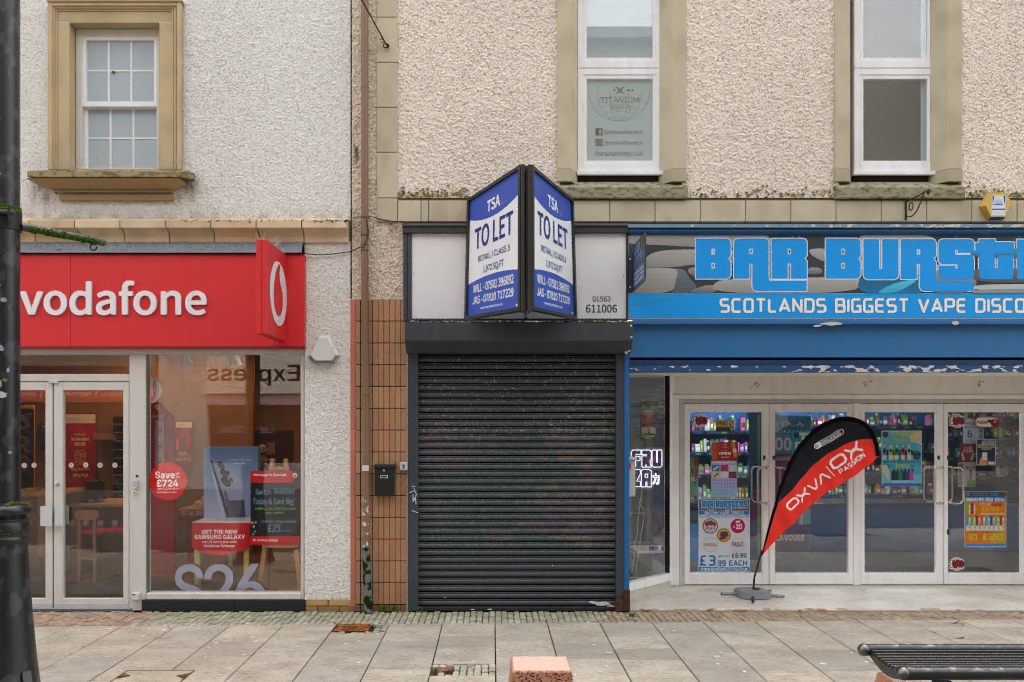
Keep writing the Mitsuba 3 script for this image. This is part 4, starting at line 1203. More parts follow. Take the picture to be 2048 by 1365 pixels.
m = Mesh(); m.box(X(358, y), X(470, y), y, y + .7, zt2 - .02, zt2, (190, 150, 110)); m.put(k + '__top', 'satin')
m = Mesh(); m.box(X(358, y), X(470, y), y - .006, y - .002, Z(1042, y), zt2 - .021, (170, 26, 36)); m.put(k + '__apron_card', 'matte')
s_ = Sheet(facade(y - .006), .001); s_.add(fit(text('GET THE NEW SAMSUNG', 'i', 800), X(335 + 27, y), X(440, y), Z(1031, y), Z(1022, y)), WT); s_.m.put(k + '__apron_lettering', 'matte')
for px in (371, 441):
    m = Mesh(); m.box(X(px, y), X(px + 10, y), y + .03, y + .08, 0.005, zt2 - .021, (160, 24, 34)); m.put(nk(k + '__leg'), 'satin')
k = lab('model_trainers', 'pair of pale shoe models on the rear table in the phone shop', 'shoe display')
m = Mesh()
m.ball((X(395, y), y + .15, zt2 + .045), (.10, .05, .045), (222, 196, 160), 10); m.ball((X(402, y), y + .15, zt2 + .09), (.06, .045, .05), (206, 176, 140), 10); m.box(X(381, y), X(408, y), y + .1, y + .2, zt2, zt2 + .02, (232, 190, 130)); m.put(k, 'matte')

k = lab('big_numerals', 'large lilac free-standing characters on the floor at the foot of the shop window', 'display letters')
y = .2
for t_, a, b_, c, d in (('S', 348, 408, 1129, 1226), ('2', 408, 467, 1129, 1226), ('6', 469, 531, 1128, 1226)):
    g = fit(text(t_, 'i', 600, res=120), X(a, y), X(b_, y), Z(d, y), Z(c, y))
    m = Mesh(); m.prism(g, facade(y), -.05, 0, (164, 170, 194), (52, 56, 66), back=True); m.put(nk(k + '__character'), 'satin')

k = lab('easel', 'wooden easel holding the chalkboard in the phone shop window', 'easel')
y = .3; WD = (196, 136, 78)
def plank(m, p0, p1, w, y, th=.025):
    a, b_ = np.array((X(p0[0], y), Z(p0[1], y))), np.array((X(p1[0], y), Z(p1[1], y)))
    g = LineString([a, b_]).buffer(w / 2, cap_style='flat')
    m.prism(g, facade(y), -th, 0, WD, back=True)
for p0, p1, w in (((529, 1096), (517, 1190), .042), ((592, 1100), (601, 1190), .042), ((545, 918), (541, 944), .04), ((571, 918), (574, 944), .04)):
    m = Mesh(); plank(m, p0, p1, w, y); m.put(nk(k + '__leg'), 'satin')
m = Mesh(); plank(m, (524, 1092), (596, 1092), .038, y - .03, .05); m.put(k + '__ledge', 'satin')
m = Mesh(); plank(m, (540, 937.5), (578, 937.5), .035, y - .006); m.put(k + '__cross_bar', 'satin')
m = Mesh(); m.tube([(X(572, y), y + .02, Z(930, y)), (X(576, y), y + .5, .01)], .02, (96, 60, 40), 6); m.put(k + '__rear_leg', 'satin')
k = lab('chalkboard', 'black chalkboard with hand-written blue and green offer between red header and footer', 'chalkboard')
y = .262
m = Mesh(); m.box(X(501, y), X(600, y), y, y + .012, Z(1090, y), Z(944, y), (40, 42, 44), .002); m.put(k + '__board', 'matte')
rc = lambda a, b_, c, d: (X(370 + a / 5.46, y), X(370 + b_ / 5.46, y), Z(860 + d / 5.46, y), Z(860 + c / 5.46, y))
s_ = Sheet(facade(y), .0008)
s_.add(Polygon([(X(a, y), Z(b_, y)) for a, b_ in ((501, 942), (584, 942), (595, 953), (584, 966), (501, 966))]), (206, 40, 48)); s_.add(sbox(X(500.5, y), Z(1090, y), X(600, y), Z(1073, y)), (206, 40, 48), False)
s_.add(fit(text("Manager's Special", 's', bold=.03), *rc(752, 1102, 478, 514)), WT); s_.add(fit(text('In store today', 's', bold=.03), *rc(745, 1015, 1190, 1226)), WT, False)
s_.add(circle(X(590, y), Z(951, y), .021, 20).difference(circle(X(590, y), Z(952, y), .011, 14)), WT, False)
BL, GR = (126, 178, 214), (122, 200, 84)
hand = lambda t_: affinity.skew(text(t_, 's'), 6)
for t_, c, a in (('Switch', BL, (770, 936, 645, 708)), ('Broadband', BL, (978, 1200, 632, 700)), ('Today & Save Big!', BL, (745, 1195, 745, 835)), ('with up to £200 to cover', GR, (765, 1215, 842, 885)), ('your switch', GR, (875, 1075, 890, 925)), ('Full Fibre 150 broadband', BL, (838, 1206, 985, 1016)), ('£25', BL, (905, 1040, 1035, 1115)), ('per month', BL, (1044, 1155, 1092, 1116))):
    s_.add(fit(hand(t_), *rc(*a)), c, False)
for px, py, c in ((735, 1015, (220, 140, 70)), (772, 1012, (120, 150, 200)), (752, 1058, (206, 150, 110)), (745, 1140, (50, 160, 110)), (765, 1112, (50, 160, 110))):
    s_.add(circle(*rc(px, px, py, py)[::2], .013, 8), c, False)
s_.m.put(k + '__lettering', 'matte')
k = lab('green_lamp', 'small lit green indicator lamp at the right edge of the shop window', 'indicator lamp')
sp = trimesh.creation.uv_sphere(.014, count=[8, 16]); scene[k] = mikit.ply((np.array(sp.vertices) + [X(597.5, .4), .4, Z(965, .4)], sp.faces), 'black', smooth=True, emitter={'type': 'area', 'radiance': {'type': 'rgb', 'value': [.2, 3, .3]}})

# back of the shop: doorway, cabinets, shop assistant
k = lab('back_doorway', 'dark brown doorway with a lit glazed panel at the back of the phone shop', 'door')
y = 6.9
m = Mesh(); m.box(X(505, y), X(585, y), y, 7.0, 0, Z(862, y), (84, 56, 38)); m.put(k + '__leaf', 'satin')
m = Mesh(); m.box(X(534, y), X(549, y), y - .01, y, Z(910, y), Z(886, y), (232, 190, 110)); m.put(k + '__glazed_panel', 'matte')
m = Mesh()
for i in range(4): m.box(X(537 + 3 * i, y), X(537.7 + 3 * i, y), y - .02, y - .011, Z(910, y), Z(886, y), (90, 60, 40))
m.put(k + '__bars', 'satin')
k = lab('display_cabinet', 'dark display cabinet with red and violet backlit panels at the back of the phone shop', 'cabinet')
m = Mesh(); m.box(X(430, y), X(500, y), 6.6, 6.98, .2, Z(846, y), (50, 36, 32)); m.put(k + '__carcass', 'satin')
for a, b_, c in ((462, 472, (150, 24, 44)), (482, 494, (84, 40, 90)), (447, 456, (40, 34, 44))):
    m = Mesh(); m.box(X(a, y), X(b_, y), 6.57, 6.6, Z(885, y), Z(850, y), c); m.put(nk(k + '__panel'), 'matte')
pk = lab('person', 'bearded man in dark jacket and red shirt standing at the back of the phone shop', 'person')
import manifold3d as m3


def body(bones, ref=.02):
    hull = []
    for (p, r), (q, s_) in bones:
        ss = []
        for c, rad in ((p, r), (q, s_)):
            b_ = m3.Manifold.sphere(1.0, 20)
            rad = (rad,) * 3 if np.isscalar(rad) else rad
            ss.append(b_.scale(list(map(float, rad))).translate(list(map(float, c))))
        hull.append(m3.Manifold.batch_hull(ss))
    o = hull[0]
    for h in hull[1:]: o = o + h
    mm = o.refine_to_length(ref).to_mesh()
    t = trimesh.Trimesh(mm.vert_properties[:, :3], mm.tri_verts, process=True)
    trimesh.smoothing.filter_taubin(t, iterations=12)
    return t


PX_, PY_ = X(526, 4.2), 4.2
h0 = Z(887, 4.2)
k_ = h0 / 1.72
J = lambda x, y, z: (PX_ + x * k_, PY_ + y * k_, z * k_)
legs = [((J(-.09, 0, .08), .05 * k_), (J(-.09, 0, .48), .06 * k_)), ((J(-.09, 0, .48), .06 * k_), (J(-.08, 0, .9), .09 * k_)), ((J(.11, 0, .08), .05 * k_), (J(.11, 0, .48), .06 * k_)), ((J(.11, 0, .48), .06 * k_), (J(.1, 0, .9), .09 * k_)),
        ((J(-.09, -.12, .04), .035 * k_), (J(-.09, 0, .06), .045 * k_)), ((J(.11, -.12, .04), .035 * k_), (J(.11, 0, .06), .045 * k_))]
tors = [((J(-.07, 0, .92), .11 * k_), (J(.08, 0, .92), .11 * k_)), ((J(0, 0, .95), (.15 * k_, .11 * k_, .1 * k_)), (J(0, 0, 1.3), (.19 * k_, .12 * k_, .1 * k_))), ((J(-.17, 0, 1.38), .07 * k_), (J(.18, 0, 1.38), .07 * k_)), ((J(0, 0, 1.38), .07 * k_), (J(0, -.01, 1.5), .055 * k_))]
arms = []
for s_ in (-1, 1):
    arms += [((J(s_ * .2, 0, 1.38), .06 * k_), (J(s_ * .25, .01, 1.1), .048 * k_)), ((J(s_ * .25, .01, 1.1), .048 * k_), (J(s_ * .22, -.16, .9), .036 * k_))]
t = body(legs + tors + arms)
c = np.where((np.array(t.vertices)[:, 2] < .93 * k_)[:, None], lin((34, 34, 40)), lin((40, 38, 42)))
v = np.array(t.vertices)
shirt = (np.abs(v[:, 0] - PX_) < .06 * k_) & (v[:, 2] > .98 * k_) & (v[:, 1] < PY_ - .03)
c = np.where(shirt[:, None], lin((110, 34, 36)), c); skin = v[:, 2] > 1.44 * k_
c = np.where(skin[:, None], lin((176, 124, 98)), c)
Mesh().add(v, t.faces, c).put(pk + '__body', 'matte')
hd = body([((J(0, -.01, 1.585), (.066 * k_, .08 * k_, .075 * k_)), (J(0, -.01, 1.64), (.07 * k_, .085 * k_, .075 * k_))), ((J(0, -.095, 1.60), .014 * k_), (J(0, -.085, 1.63), .008 * k_)), ((J(-.07, .01, 1.6), (.012 * k_, .02 * k_, .03 * k_)), (J(.07, .01, 1.6), (.012 * k_, .02 * k_, .03 * k_)))], .012)
Mesh().add(hd.vertices, hd.faces, (186, 134, 106)).put(pk + '__head', 'matte')
hr = body([((J(0, .015, 1.65), (.076 * k_, .088 * k_, .07 * k_)), (J(0, .02, 1.66), (.076 * k_, .088 * k_, .07 * k_)))], .02)
v = np.array(hr.vertices); 
m = Mesh().add(v, hr.faces, (26, 20, 18)); m.put(pk + '__hair', 'matte')
br = body([((J(-.04, -.055, 1.545), (.03 * k_, .035 * k_, .025 * k_)), (J(.04, -.055, 1.545), (.03 * k_, .035 * k_, .025 * k_)))], .012)
m = Mesh().add(br.vertices, br.faces, (34, 26, 22)); m.put(pk + '__beard', 'matte')
m = Mesh()
for s_ in (-1, 1):
    m.ball(J(s_ * .028, -.086, 1.628), np.array((.011, .006, .006)) * k_, (30, 24, 22), 8); m.box(*[q for a in ((-.045, -.012), (.012, .045))[(s_ + 1) // 2:][:1] for q in (PX_ + a[0] * k_, PX_ + a[1] * k_)], PY_ - .098 * k_, PY_ - .09 * k_, 1.645 * k_, 1.652 * k_, (28, 22, 20), .001)
m.box(PX_ - .022 * k_, PX_ + .022 * k_, PY_ - .096 * k_, PY_ - .085 * k_, 1.553 * k_, 1.562 * k_, (150, 86, 78), .002); m.put(pk + '__face', 'matte')
for s_ in (-1, 1):
    b0 = np.array((s_ * .22, -.17, .885)); bones = [((J(*b0), .026 * k_), (J(*(b0 + [0, -.05, -.045])), .024 * k_))]
    for i in range(4):
        p0 = b0 + [(-.024 + .016 * i), -.055, -.05]; L_ = (.03, .036, .034, .026)[i]; p1 = p0 + [0, -L_, -.02]; p2 = p1 + [0, -L_ * .4, -L_ * .8]
        bones += [((J(*p0), .009 * k_), (J(*p1), .008 * k_)), ((J(*p1), .008 * k_), (J(*p2), .007 * k_))]
    bones += [((J(*(b0 + [-s_ * .02, -.01, 0])), .011 * k_), (J(*(b0 + [-s_ * .045, -.045, -.02])), .009 * k_))]
    t = body(bones, .008); Mesh().add(t.vertices, t.faces, (182, 130, 102)).put(nk(pk + '__hand'), 'matte')
# ------------------------------------------------------------------ vacant middle shop
SLATE = (62, 68, 76)


def f_shut_col(p, n, uv):
    z = p.z
    band = smoothstep(.50, .62, z) * smoothstep(1.80, 1.68, z)
    t1 = smoothstep(.42, .62, fbm(p.x * 3.2 + 2.0, z * 5.0, 0.0, octaves=2))
    c = mix(mi.Color3f(.050, .072, .072), mi.Color3f(.080, .072, .092), t1)
    o = smoothstep(.6, .85, noise(p.x * 9.0, z * 15.0, 4.0)) * smoothstep(-.1, 1.0, p.x)
    c = mix(c, mi.Color3f(.15, .12, .09), o * .6)
    k = noise(p.x * 75, z * 75, 2.0)
    c = mix(mi.Color3f(.054, .061, .070), c * (.7 + .7 * k), band)
    return mix(c, mi.Color3f(.36, .36, .34), smoothstep(.80, .86, k) * (.10 + .42 * smoothstep(1.5, 1.75, z)))


scene['shutter_paint'] = two(pla(proc(f_shut_col), .2))
RSH = lab('roller_shutter', 'closed dark grey roller shutter with faded graffiti smears and a boxed hood', 'roller shutter')
zb, zt = Z(1214, .04), Z(712, .04)
NS = 35
ph = (zt - zb) / NS
n = 9
for i in range(NS):
    z0 = zb + i * ph
    a = np.linspace(0, math.pi, n)
    prof = [(.05 - .016 * math.sin(t) ** .8, z0 + .010 + (ph * .66) * (1 - math.cos(t)) / 2) for t in a]
    a2 = np.linspace(0, math.pi, 5)
    top = z0 + .010 + ph * .66
    prof += [(.052 - .011 * math.sin(t), top + .003 + (ph - .012 - ph * .66) * (1 - math.cos(t)) / 2) for t in a2]
    prof = np.array(prof)
    xs_ = np.array([X(833, .04), X(1235, .04)])
    k = len(prof)
    v = np.concatenate([np.stack([np.full(k, x), prof[:, 0], prof[:, 1]], 1) for x in xs_])
    j = np.arange(k - 1)
    m = Mesh().add(v, np.concatenate([np.stack([j, j + k, j + k + 1], 1), np.stack([j, j + k + 1, j + 1], 1)]), (60, 60, 66))
    m.put(nk(RSH + '__slat'), 'shutter_paint')
r_ = random.Random(14)
for a, b_, w, h in ((1205, 1208, 22, 4.5), (1186, 1205, 10, 3), (1222, 1213, 9, 2.5), (945, 1219, 5, 1.5), (980, 1218.5, 5, 1.5), (890, 1196, 2, 1.5), (1105, 1132, 2, 1.2)):
    P = [(X(a + w * math.cos(t) * r_.uniform(.6, 1.1), .03), Z(b_ + h * math.sin(t) * r_.uniform(.6, 1.1), .03)) for t in np.linspace(0, 6.283, 14)[:-1]]
    Mesh().flat(Polygon(P).buffer(0), facade(.0335 if b_ < 1216 else .018), 0, (206, 200, 202)).put(nk(RSH + '__bare_metal'), 'matte')
m = Mesh(); pb(m, 1232, 1256, 1192, 1223.5, -.047, -.02, (84, 66, 58), .002); m.put(RSH + '__rusted_foot', 'rusty')
m = Mesh(); m.box(X(820), X(1250), .07, .12, 0, Z(700), (14, 14, 16)); m.put(RSH + '__backing', 'matte')
m = Mesh(); pb(m, 836, 1233, 1214.5, 1222.5, .02, .06, (46, 48, 52), .003); m.put(RSH + '__bottom_bar', 'paint')
for a, b_ in ((816, 836), (1232.5, 1255)):
    m = Mesh(); pb(m, a, b_, 704, 1223, -.045, .08, SLATE, .004)
    for py in (800, 905, 1010, 1115): m.ball((X(a + 4, -.045), -.046, Z(py)), (.006, .004, .006), (60, 64, 70), 6)
    m.put(nk(RSH + '__guide_rail'), 'paint')
g_ = unary_union([LineString([(X(a, -.046), Z(b_, -.046)) for a, b_ in l]).buffer(.0035) for l in (((824, 973), (830, 974)), ((828, 978), (833, 990), (828, 999)), ((826, 990), (826, 1004), (831, 997), (832, 1008)), ((819, 986), (827, 983)), ((824, 1022), (836, 1026)))])
Mesh().flat(g_, facade(-.0465), 0, (196, 198, 200)).put(RSH + '__scratched_tag', 'matte')
yh = -.27
xl, xr = X(809.8, yh), X(1265.8, yh)
z1, z2, z3 = Z(644, yh), Z(683, yh), Z(706.5, -.15)
prof = [(.1, z1 + .01), (yh + .01, z1 + .002), (yh, z1 - .01), (yh, z2 + .01), (yh + .006, z2), (-.15, z3 + .004), (-.14, z3), (.1, z3)]
m = Mesh(); m.bar(prof, xl, xr, (64, 68, 76)); m.put(RSH + '__hood', 'paint')
m = Mesh(); r_ = random.Random(41)
for k in range(620):
    x, y = r_.uniform(xl, xr), r_.uniform(yh - .002, -.09)
    if k % 3 == 0: y = yh
    s_ = r_.uniform(.003, .009)
    m.ball((x, y, z1 + .004), (s_ * 1.5, s_, s_ * .8), jit([(96, 96, 44), (60, 62, 36), (150, 146, 96), (48, 44, 34), (170, 168, 150)][k % 5], .15, r_), 3)
m.put(RSH + '__moss_line', 'matte'); labels[RSH + '__moss_line'] = {'kind': 'stuff', 'label': 'moss and grit along the top of the hood'}
m = Mesh()
for px, py in ((1262, 652), (1263, 675), (1262, 699), (1256, 704)): m.ball((X(px, yh), yh + .004 if py < 690 else -.17, Z(py, yh)), (.014, .006, .016), (196, 188, 130), 6)
m.put(RSH + '__flaked_corner', 'matte')

FS = lab('blank_fascia_sign', 'pale blank fascia panel in a dark frame, with a dark green telephone number', 'fascia sign')
m = Mesh(); pb(m, 823, 1253, 466, 638, -.03, .02, (240, 240, 240), .002); m.put(FS + '__panel', 'satin')
m = Mesh()
pb(m, 807, 814, 453, 641, -.055, .02, SLATE); pb(m, 814.5, 823.5, 466, 641, -.045, .02, (70, 76, 84)); pb(m, 1252.5, 1256.5, 466, 641, -.05, .02, (48, 50, 54)); pb(m, 805, 1258, 451.5, 466, -.075, .02, (56, 60, 66)); pb(m, 823.6, 1252.4, 637.5, 641.5, -.045, .02, (56, 60, 66))
m.put(FS + '__surround', 'paint')
m = Mesh(); pb(m, 803, 1258, 447.5, 452, -.095, .02, (92, 92, 92), .003); m.put(FS + '__lead_capping', 'paint')
m = Mesh()
for px, py in ((828, 472), (828, 548), (828, 632), (1247, 472), (1247, 552), (1247, 632), (1040, 634), (935, 634)): m.prism(circle(X(px, -.03), Z(py, -.03), .005, 8), facade(-.03), 0, .003, (96, 98, 102))
m.put(FS + '__screws', 'metal')
s_ = Sheet(facade(-.031), .0012)
for t_, b_ in (('01563', (1185, 1221, 593, 604)), ('611006', (1172, 1234, 610, 626))):
    s_.add(fit(text(t_, 's', bold=.02), X(b_[0], -.031), X(b_[1], -.031), Z(b_[3], -.031), Z(b_[2], -.031)), (30, 62, 50), False)
s_.m.put(FS + '__number', 'matte')

# V-shaped letting board
TB = lab('to_let_board', 'blue and white V-shaped letting board standing out above the roller shutter', 'to let board')
yi, yo = -1.085, -.10
pt = lambda px, py, y: np.array([X(px, y), y, Z(py, y)])
NAVY, WHT = (56, 88, 192), (247, 249, 252)
for side in ('L', 'R'):
    if side == 'L': c = [pt(930.3, 639.5, yo), pt(1042.5, 622, yi), pt(936, 399.5, yo), pt(1042.5, 329.5, yi)]
    else: c = [pt(1063, 620, yi), pt(1152.6, 639, yo), pt(1063, 331, yi), pt(1145.3, 400, yo)]
    pn = np.cross(c[1] - c[0], c[2] - c[0]); eye_ = np.array([0, -CAM_D, EYE]); dr_ = c[3] - eye_; c[3] = eye_ + dr_ * ((c[0] - eye_) @ pn / (dr_ @ pn))
    fr = quadframe(*c)
    P = TB + '__' + ('left_panel' if side == 'L' else 'right_panel')
    m = Mesh(); m.prism(sbox(0, 0, 1, 1), fr, -.04, -.01, (206, 208, 212), (40, 42, 44), back=True); m.put(P + '__board', 'satin')
    m = Mesh(); w, h = .034, .024
    m.prism(sbox(0, 0, 1, 1).difference(sbox(w, h, 1 - w, 1 - h)), fr, -.05, .012, (44, 45, 46), back=True); m.put(P + '__frame', 'paint')
    s_ = Sheet(fr, -.009, .0009)
    B = lambda u0, u1, v0, v1: (w + u0 * (1 - 2 * w), w + u1 * (1 - 2 * w), 1 - h - v1 * (1 - 2 * h), 1 - h - v0 * (1 - 2 * h))
    b2 = lambda u, v: (w + u * (1 - 2 * w), 1 - h - v * (1 - 2 * h))
    s_.add(sbox(w, h, 1 - w, 1 - h), WHT)
    us = np.linspace(0, 1, 24)
    s_.add(Polygon([b2(0, 0), b2(1, 0)] + [b2(u, .165 + .068 * (1 - (2 * u - 1) ** 2)) for u in us[::-1]]), NAVY)
    s_.add(Polygon([b2(0, 1), b2(1, 1)] + [b2(u, .725 - .033 * (1 - (2 * u - 1) ** 2)) for u in us[::-1]]), NAVY, False)
    s_.add(fit(text('TSA', 's', bold=.045), *B(.37, .63, .085, .182)), WHT)
    s_.add(fit(text('Property', 's'), *B(.64, .72, .148, .164)), (150, 160, 210), False); s_.add(fit(text('Consultants', 's'), *B(.64, .76, .166, .182)), (150, 160, 210), False)
    for t_, wt, bx, cc in (('TO LET', .035, (.12, .88, .265, .447), (38, 54, 142)), ('RETAIL / CLASS 3', .032, (.2, .82, .508, .572), (30, 44, 130)), ('1,972 SQ.FT', .032, (.31, .71, .607, .674), (30, 44, 130)), ('WILL - 07581 396092', .035, (.11, .89, .742, .812), WHT), ('JAS - 07810 717229', .035, (.1, .89, .842, .908), WHT), ('www.tsa-property.co.uk', .03, (.26, .7, .936, .965), WHT)):
        s_.add(fit(text(t_, 's', bold=wt), *B(*bx)), cc, False)
    s_.add(sbox(*[B(.93, .985, .97, .985)[i] for i in (0, 2, 1, 3)]), (206, 210, 226), False)
    s_.m.put(P + '__print', 'satin')
for i, px in enumerate((1045.5, 1059.5)):
    m = Mesh(); y = yi - .01; m.box(X(px, y) - .014, X(px, y) + .014, y, y + .07, Z(624, y), Z(328.5, y), (52, 50, 46)); m.put(nk(TB + '__post'), 'paint')
m = Mesh()
for py in (368, 600):
    z = Z(py, yi); m.tube([(X(1052, yi), yi + .05, z), (X(1052, -.05), -.03, z)], .014, (60, 62, 64), 8)
m.put(TB + '__stay', 'paint')
m = Mesh(); z = Z(560, -.4); m.box(X(1050, -.4), X(1055, -.4), -.9, -.03, Z(600, -.4), Z(520, -.4), (40, 110, 96)); m.put(TB + '__inner_strut', 'satin')

# letter box and key switch
k = lab('letter_box', 'black metal wall letter box on the brown tiles', 'letter box')
m = Mesh(); pb(m, 749.5, 788.5, 936, 993, -.10, -.012, (32, 34, 37), .006); m.put(k + '__body', 'satin')
m = Mesh(); pb(m, 747.6, 790.4, 929.5, 936.3, -.115, -.012, (44, 44, 47), .004); m.put(k + '__lid', 'satin')
m = Mesh(); m.prism(circle(X(768, -.1), Z(941.5, -.1), .0105, 16), facade(-.1), 0, .006, (206, 206, 204)); m.put(k + '__lock', 'metal')
m = Mesh(); pb(m, 760.5, 776, 951, 957, -.103, -.1, (196, 200, 186), .001); pb(m, 762, 774.5, 952.3, 955.7, -.1042, -.103, (50, 70, 58), .0005); m.put(k + '__name_plate', 'matte')
k = lab('key_switch', 'small pale grey shutter key switch between the tiles and the shutter frame', 'key switch')
m = Mesh(); pb(m, 799.8, 815, 925, 941.5, -.06, -.01, (196, 198, 200), .005); m.put(k + '__case', 'satin')
m = Mesh(); m.prism(circle(X(807.3, -.06), Z(931.5, -.06), .010, 14), facade(-.06), 0, .004, (120, 122, 126)); m.prism(sbox(X(806.4, -.06), Z(938, -.06), X(808.2, -.06), Z(931, -.06)), facade(-.06), 0, .005, (70, 72, 76)); m.put(k + '__keyhole', 'metal')

# drainpipe
BR = (134, 104, 78)
k = lab('drainpipe', 'brown drainpipe with white paint flecks and a mossy cast iron foot', 'drainpipe')
yp = -.075; r0 = .034
xt, xm_, xb = X(729.5, yp), X(731.5, yp), X(736, yp)
def f_pipe(p, n, uv):
    return smoothstep(.60, .62, fbm(p.x * 40, p.y * 40, p.z * 22, octaves=3)) * smoothstep(1.2, .9, p.z)
scene['pipe_paint'] = two(pla(worn((206, 202, 198), f_pipe), .22))
m = Mesh(); m.tube([(xt, yp, 8.5), (xt, yp, Z(500)), (xm_, yp, Z(800)), (xm_ + .004, yp, Z(1095))], r0, BR, 20); m.put(k + '__upper_pipe', 'pipe_paint')
def f_castfoot(p, n, uv):
    return smoothstep(.50, .56, fbm(p.x * 22, p.y * 22, p.z * 16, octaves=3) + .1 * smoothstep(0.0, .06, p.x - xb))
scene['mossy_iron'] = two(dif(worn((34, 50, 24), f_castfoot)))
m = Mesh(); m.tube([(xm_, yp, Z(1092)), (xm_ + .008, yp, Z(1130)), (xb, yp, .06), (xb + .006, yp, 0.0)], [.036, .036, .037, .038], (112, 116, 116), 20); m.tube([(xb, yp, Z(1197)), (xb + .002, yp, Z(1206))], .043, (90, 110, 60), 20); m.put(k + '__cast_foot', 'mossy_iron')
for py, c in ((181, BR), (440, (80, 70, 60)), (475, (74, 66, 58)), (494, (84, 110, 60)), (506, (70, 70, 58)), (792, (84, 104, 56))):
    m = Mesh(); x = xt if py < 600 else xm_; m.tube([(x, yp, Z(py + 1.2)), (x, yp, Z(py - 1.2))], r0 + .0035, c, 20); m.put(nk(k + '__collar' if py in (181, 494, 792) else k + '__cable_tie'), 'satin')
m = Mesh(); pb(m, 724.5, 737.5, 931.5, 943, yp - r0 - .004, yp - r0 + .01, (206, 206, 210), .002); m.put(k + '__label_patch', 'matte')
k = lab('cable', 'thin black cable running from the red fascia to the frame of the shutter shop', 'cable')
m = Mesh(); pts = [(X(608), -.05, Z(509)), (X(640), -.03, Z(511.5)), (X(675), -.03, Z(509)), (X(706), -.03, Z(503.5)), (X(722), -.1, Z(500)), (X(731), -.115, Z(498)), (X(740), -.1, Z(470)), (X(736), -.1, Z(441)), (X(748), -.05, Z(437.5)), (X(775), -.035, Z(443.5)), (X(810), -.08, Z(448))]
from scipy.interpolate import make_interp_spline
sp_ = make_interp_spline(np.arange(len(pts)), np.array(pts), 2)(np.linspace(0, len(pts) - 1, 60)); m.tube(sp_, .0045, (36, 34, 34), 6); m.put(k, 'satin')
k = lab('eyebolt', 'rusty eyebolt with a ring fixed in the stone quoins', 'eyebolt')
a = np.linspace(0, 2 * math.pi, 20)
m = Mesh(); m.tube(np.stack([X(772, -.06) + .026 * np.cos(a), -.06 + 0 * a, Z(92, -.06) + .019 * np.sin(a)], 1), .005, (56, 42, 36), 6, False); m.put(k + '__ring', 'rusty')
m = Mesh(); m.tube([(X(776.5), -.075, Z(97)), (X(776.5), 0, Z(97))], .011, (64, 44, 36), 8); m.put(k + '__shank', 'rusty')
k = lab('steel_wire', 'dark twisted wire hooked to the eyebolt and rising past the drainpipe', 'wire')
m = Mesh(); y1 = -.35
m.tube([(X(770.5, -.06), -.06, Z(86, -.06)), (X(765, -.1), -.1, Z(76, -.1)), (X(722, -.4), -.4, Z(-2, -.4)), (X(640, -1.2), -1.2, Z(-160, -1.2))], .006, (44, 38, 36), 6)
for q in ((768, 84), (764, 78), (771, 88)):
    m.tube([(X(q[0] - 4, -.07), -.08, Z(q[1] + 3, -.07)), (X(q[0], -.07), -.07, Z(q[1], -.07)), (X(q[0] + 4, -.07), -.06, Z(q[1] + 2, -.07))], .005, (44, 38, 36), 5)
m.put(k, 'rusty')
# ------------------------------------------------------------------ vape shop: fascia
BLUE, BRIGHT = (44, 108, 168), (0, 158, 240)
VF = lab('blue_shopfront', 'blue painted shop front with flaking shutter housing and a recessed white glazed entrance', 'shopfront')
m = Mesh()
n = 10; a = np.linspace(-.5 * math.pi, .5 * math.pi, n)
zc, rr_ = (Z(456, -.06) + Z(470, -.06)) / 2, (Z(456, -.06) - Z(470, -.06)) / 2
m.bar([(.02, zc - rr_)] + [(-.035 - .045 * math.cos(t), zc + rr_ * math.sin(t)) for t in a] + [(.02, zc + rr_)], X(1258, -.06), X(2270), (10, 78, 128)); m.put(VF + '__half_round_moulding', 'paint')
m = Mesh(); pb(m, 1256, 2270, 449, 455.6, -.095, .02, (120, 150, 172), .002); m.put(VF + '__ledge', 'flaking_paint')
m = Mesh(); pb(m, 1266, 2270, 640.5, 649, -.09, .02, BLUE, .003); m.put(VF + '__lower_ledge', 'paint')
m = Mesh(); m.box(X(1257), X(2270), -.02, .10, Z(716), Z(650), (46, 112, 168)); m.put(VF + '__shutter_housing', 'paint')
m = Mesh(); m.box(X(1257), X(2270), .015, .09, Z(723), Z(716.5), (12, 26, 40)); m.put(VF + '__shutter_slot', 'matte')
m = Mesh(); pb(m, 1259, 2270, 721, 731, -.03, .05, (24, 58, 96), .003); m.put(VF + '__shutter_bar', 'paint')
m = Mesh(); pb(m, 1259, 2270, 731.5, 745, -.045, .05, (30, 76, 124), .003); m.put(VF + '__flaking_bar', 'flaking_paint')
m = Mesh(); pb(m, 1249, 1258.6, 708, 1221, -.055, .10, (28, 104, 168), .002); m.put(VF + '__blue_trim', 'paint')
m = Mesh(); pb(m, 1247, 1260, 1180, 1223, -.056, .02, (72, 56, 50), .003); m.put(VF + '__rusted_foot', 'rusty')
r_ = random.Random(3)
for a, b_, w, h in ((1665, 648, 24, 8), (1635, 652, 9, 5), (1912, 646, 8, 8)):
    m = Mesh(); P = [(X(a + w * (math.cos(t) * r_.uniform(.7, 1.1)), -.097), Z(b_ + h * .5 * math.sin(t) * r_.uniform(.6, 1.1), -.097)) for t in np.linspace(0, 2 * math.pi, 12)[:-1]]
    m.flat(Polygon(P).buffer(0), facade(-.0945), 0, (196, 190, 182)); m.put(nk(VF + '__bare_patch'), 'matte')

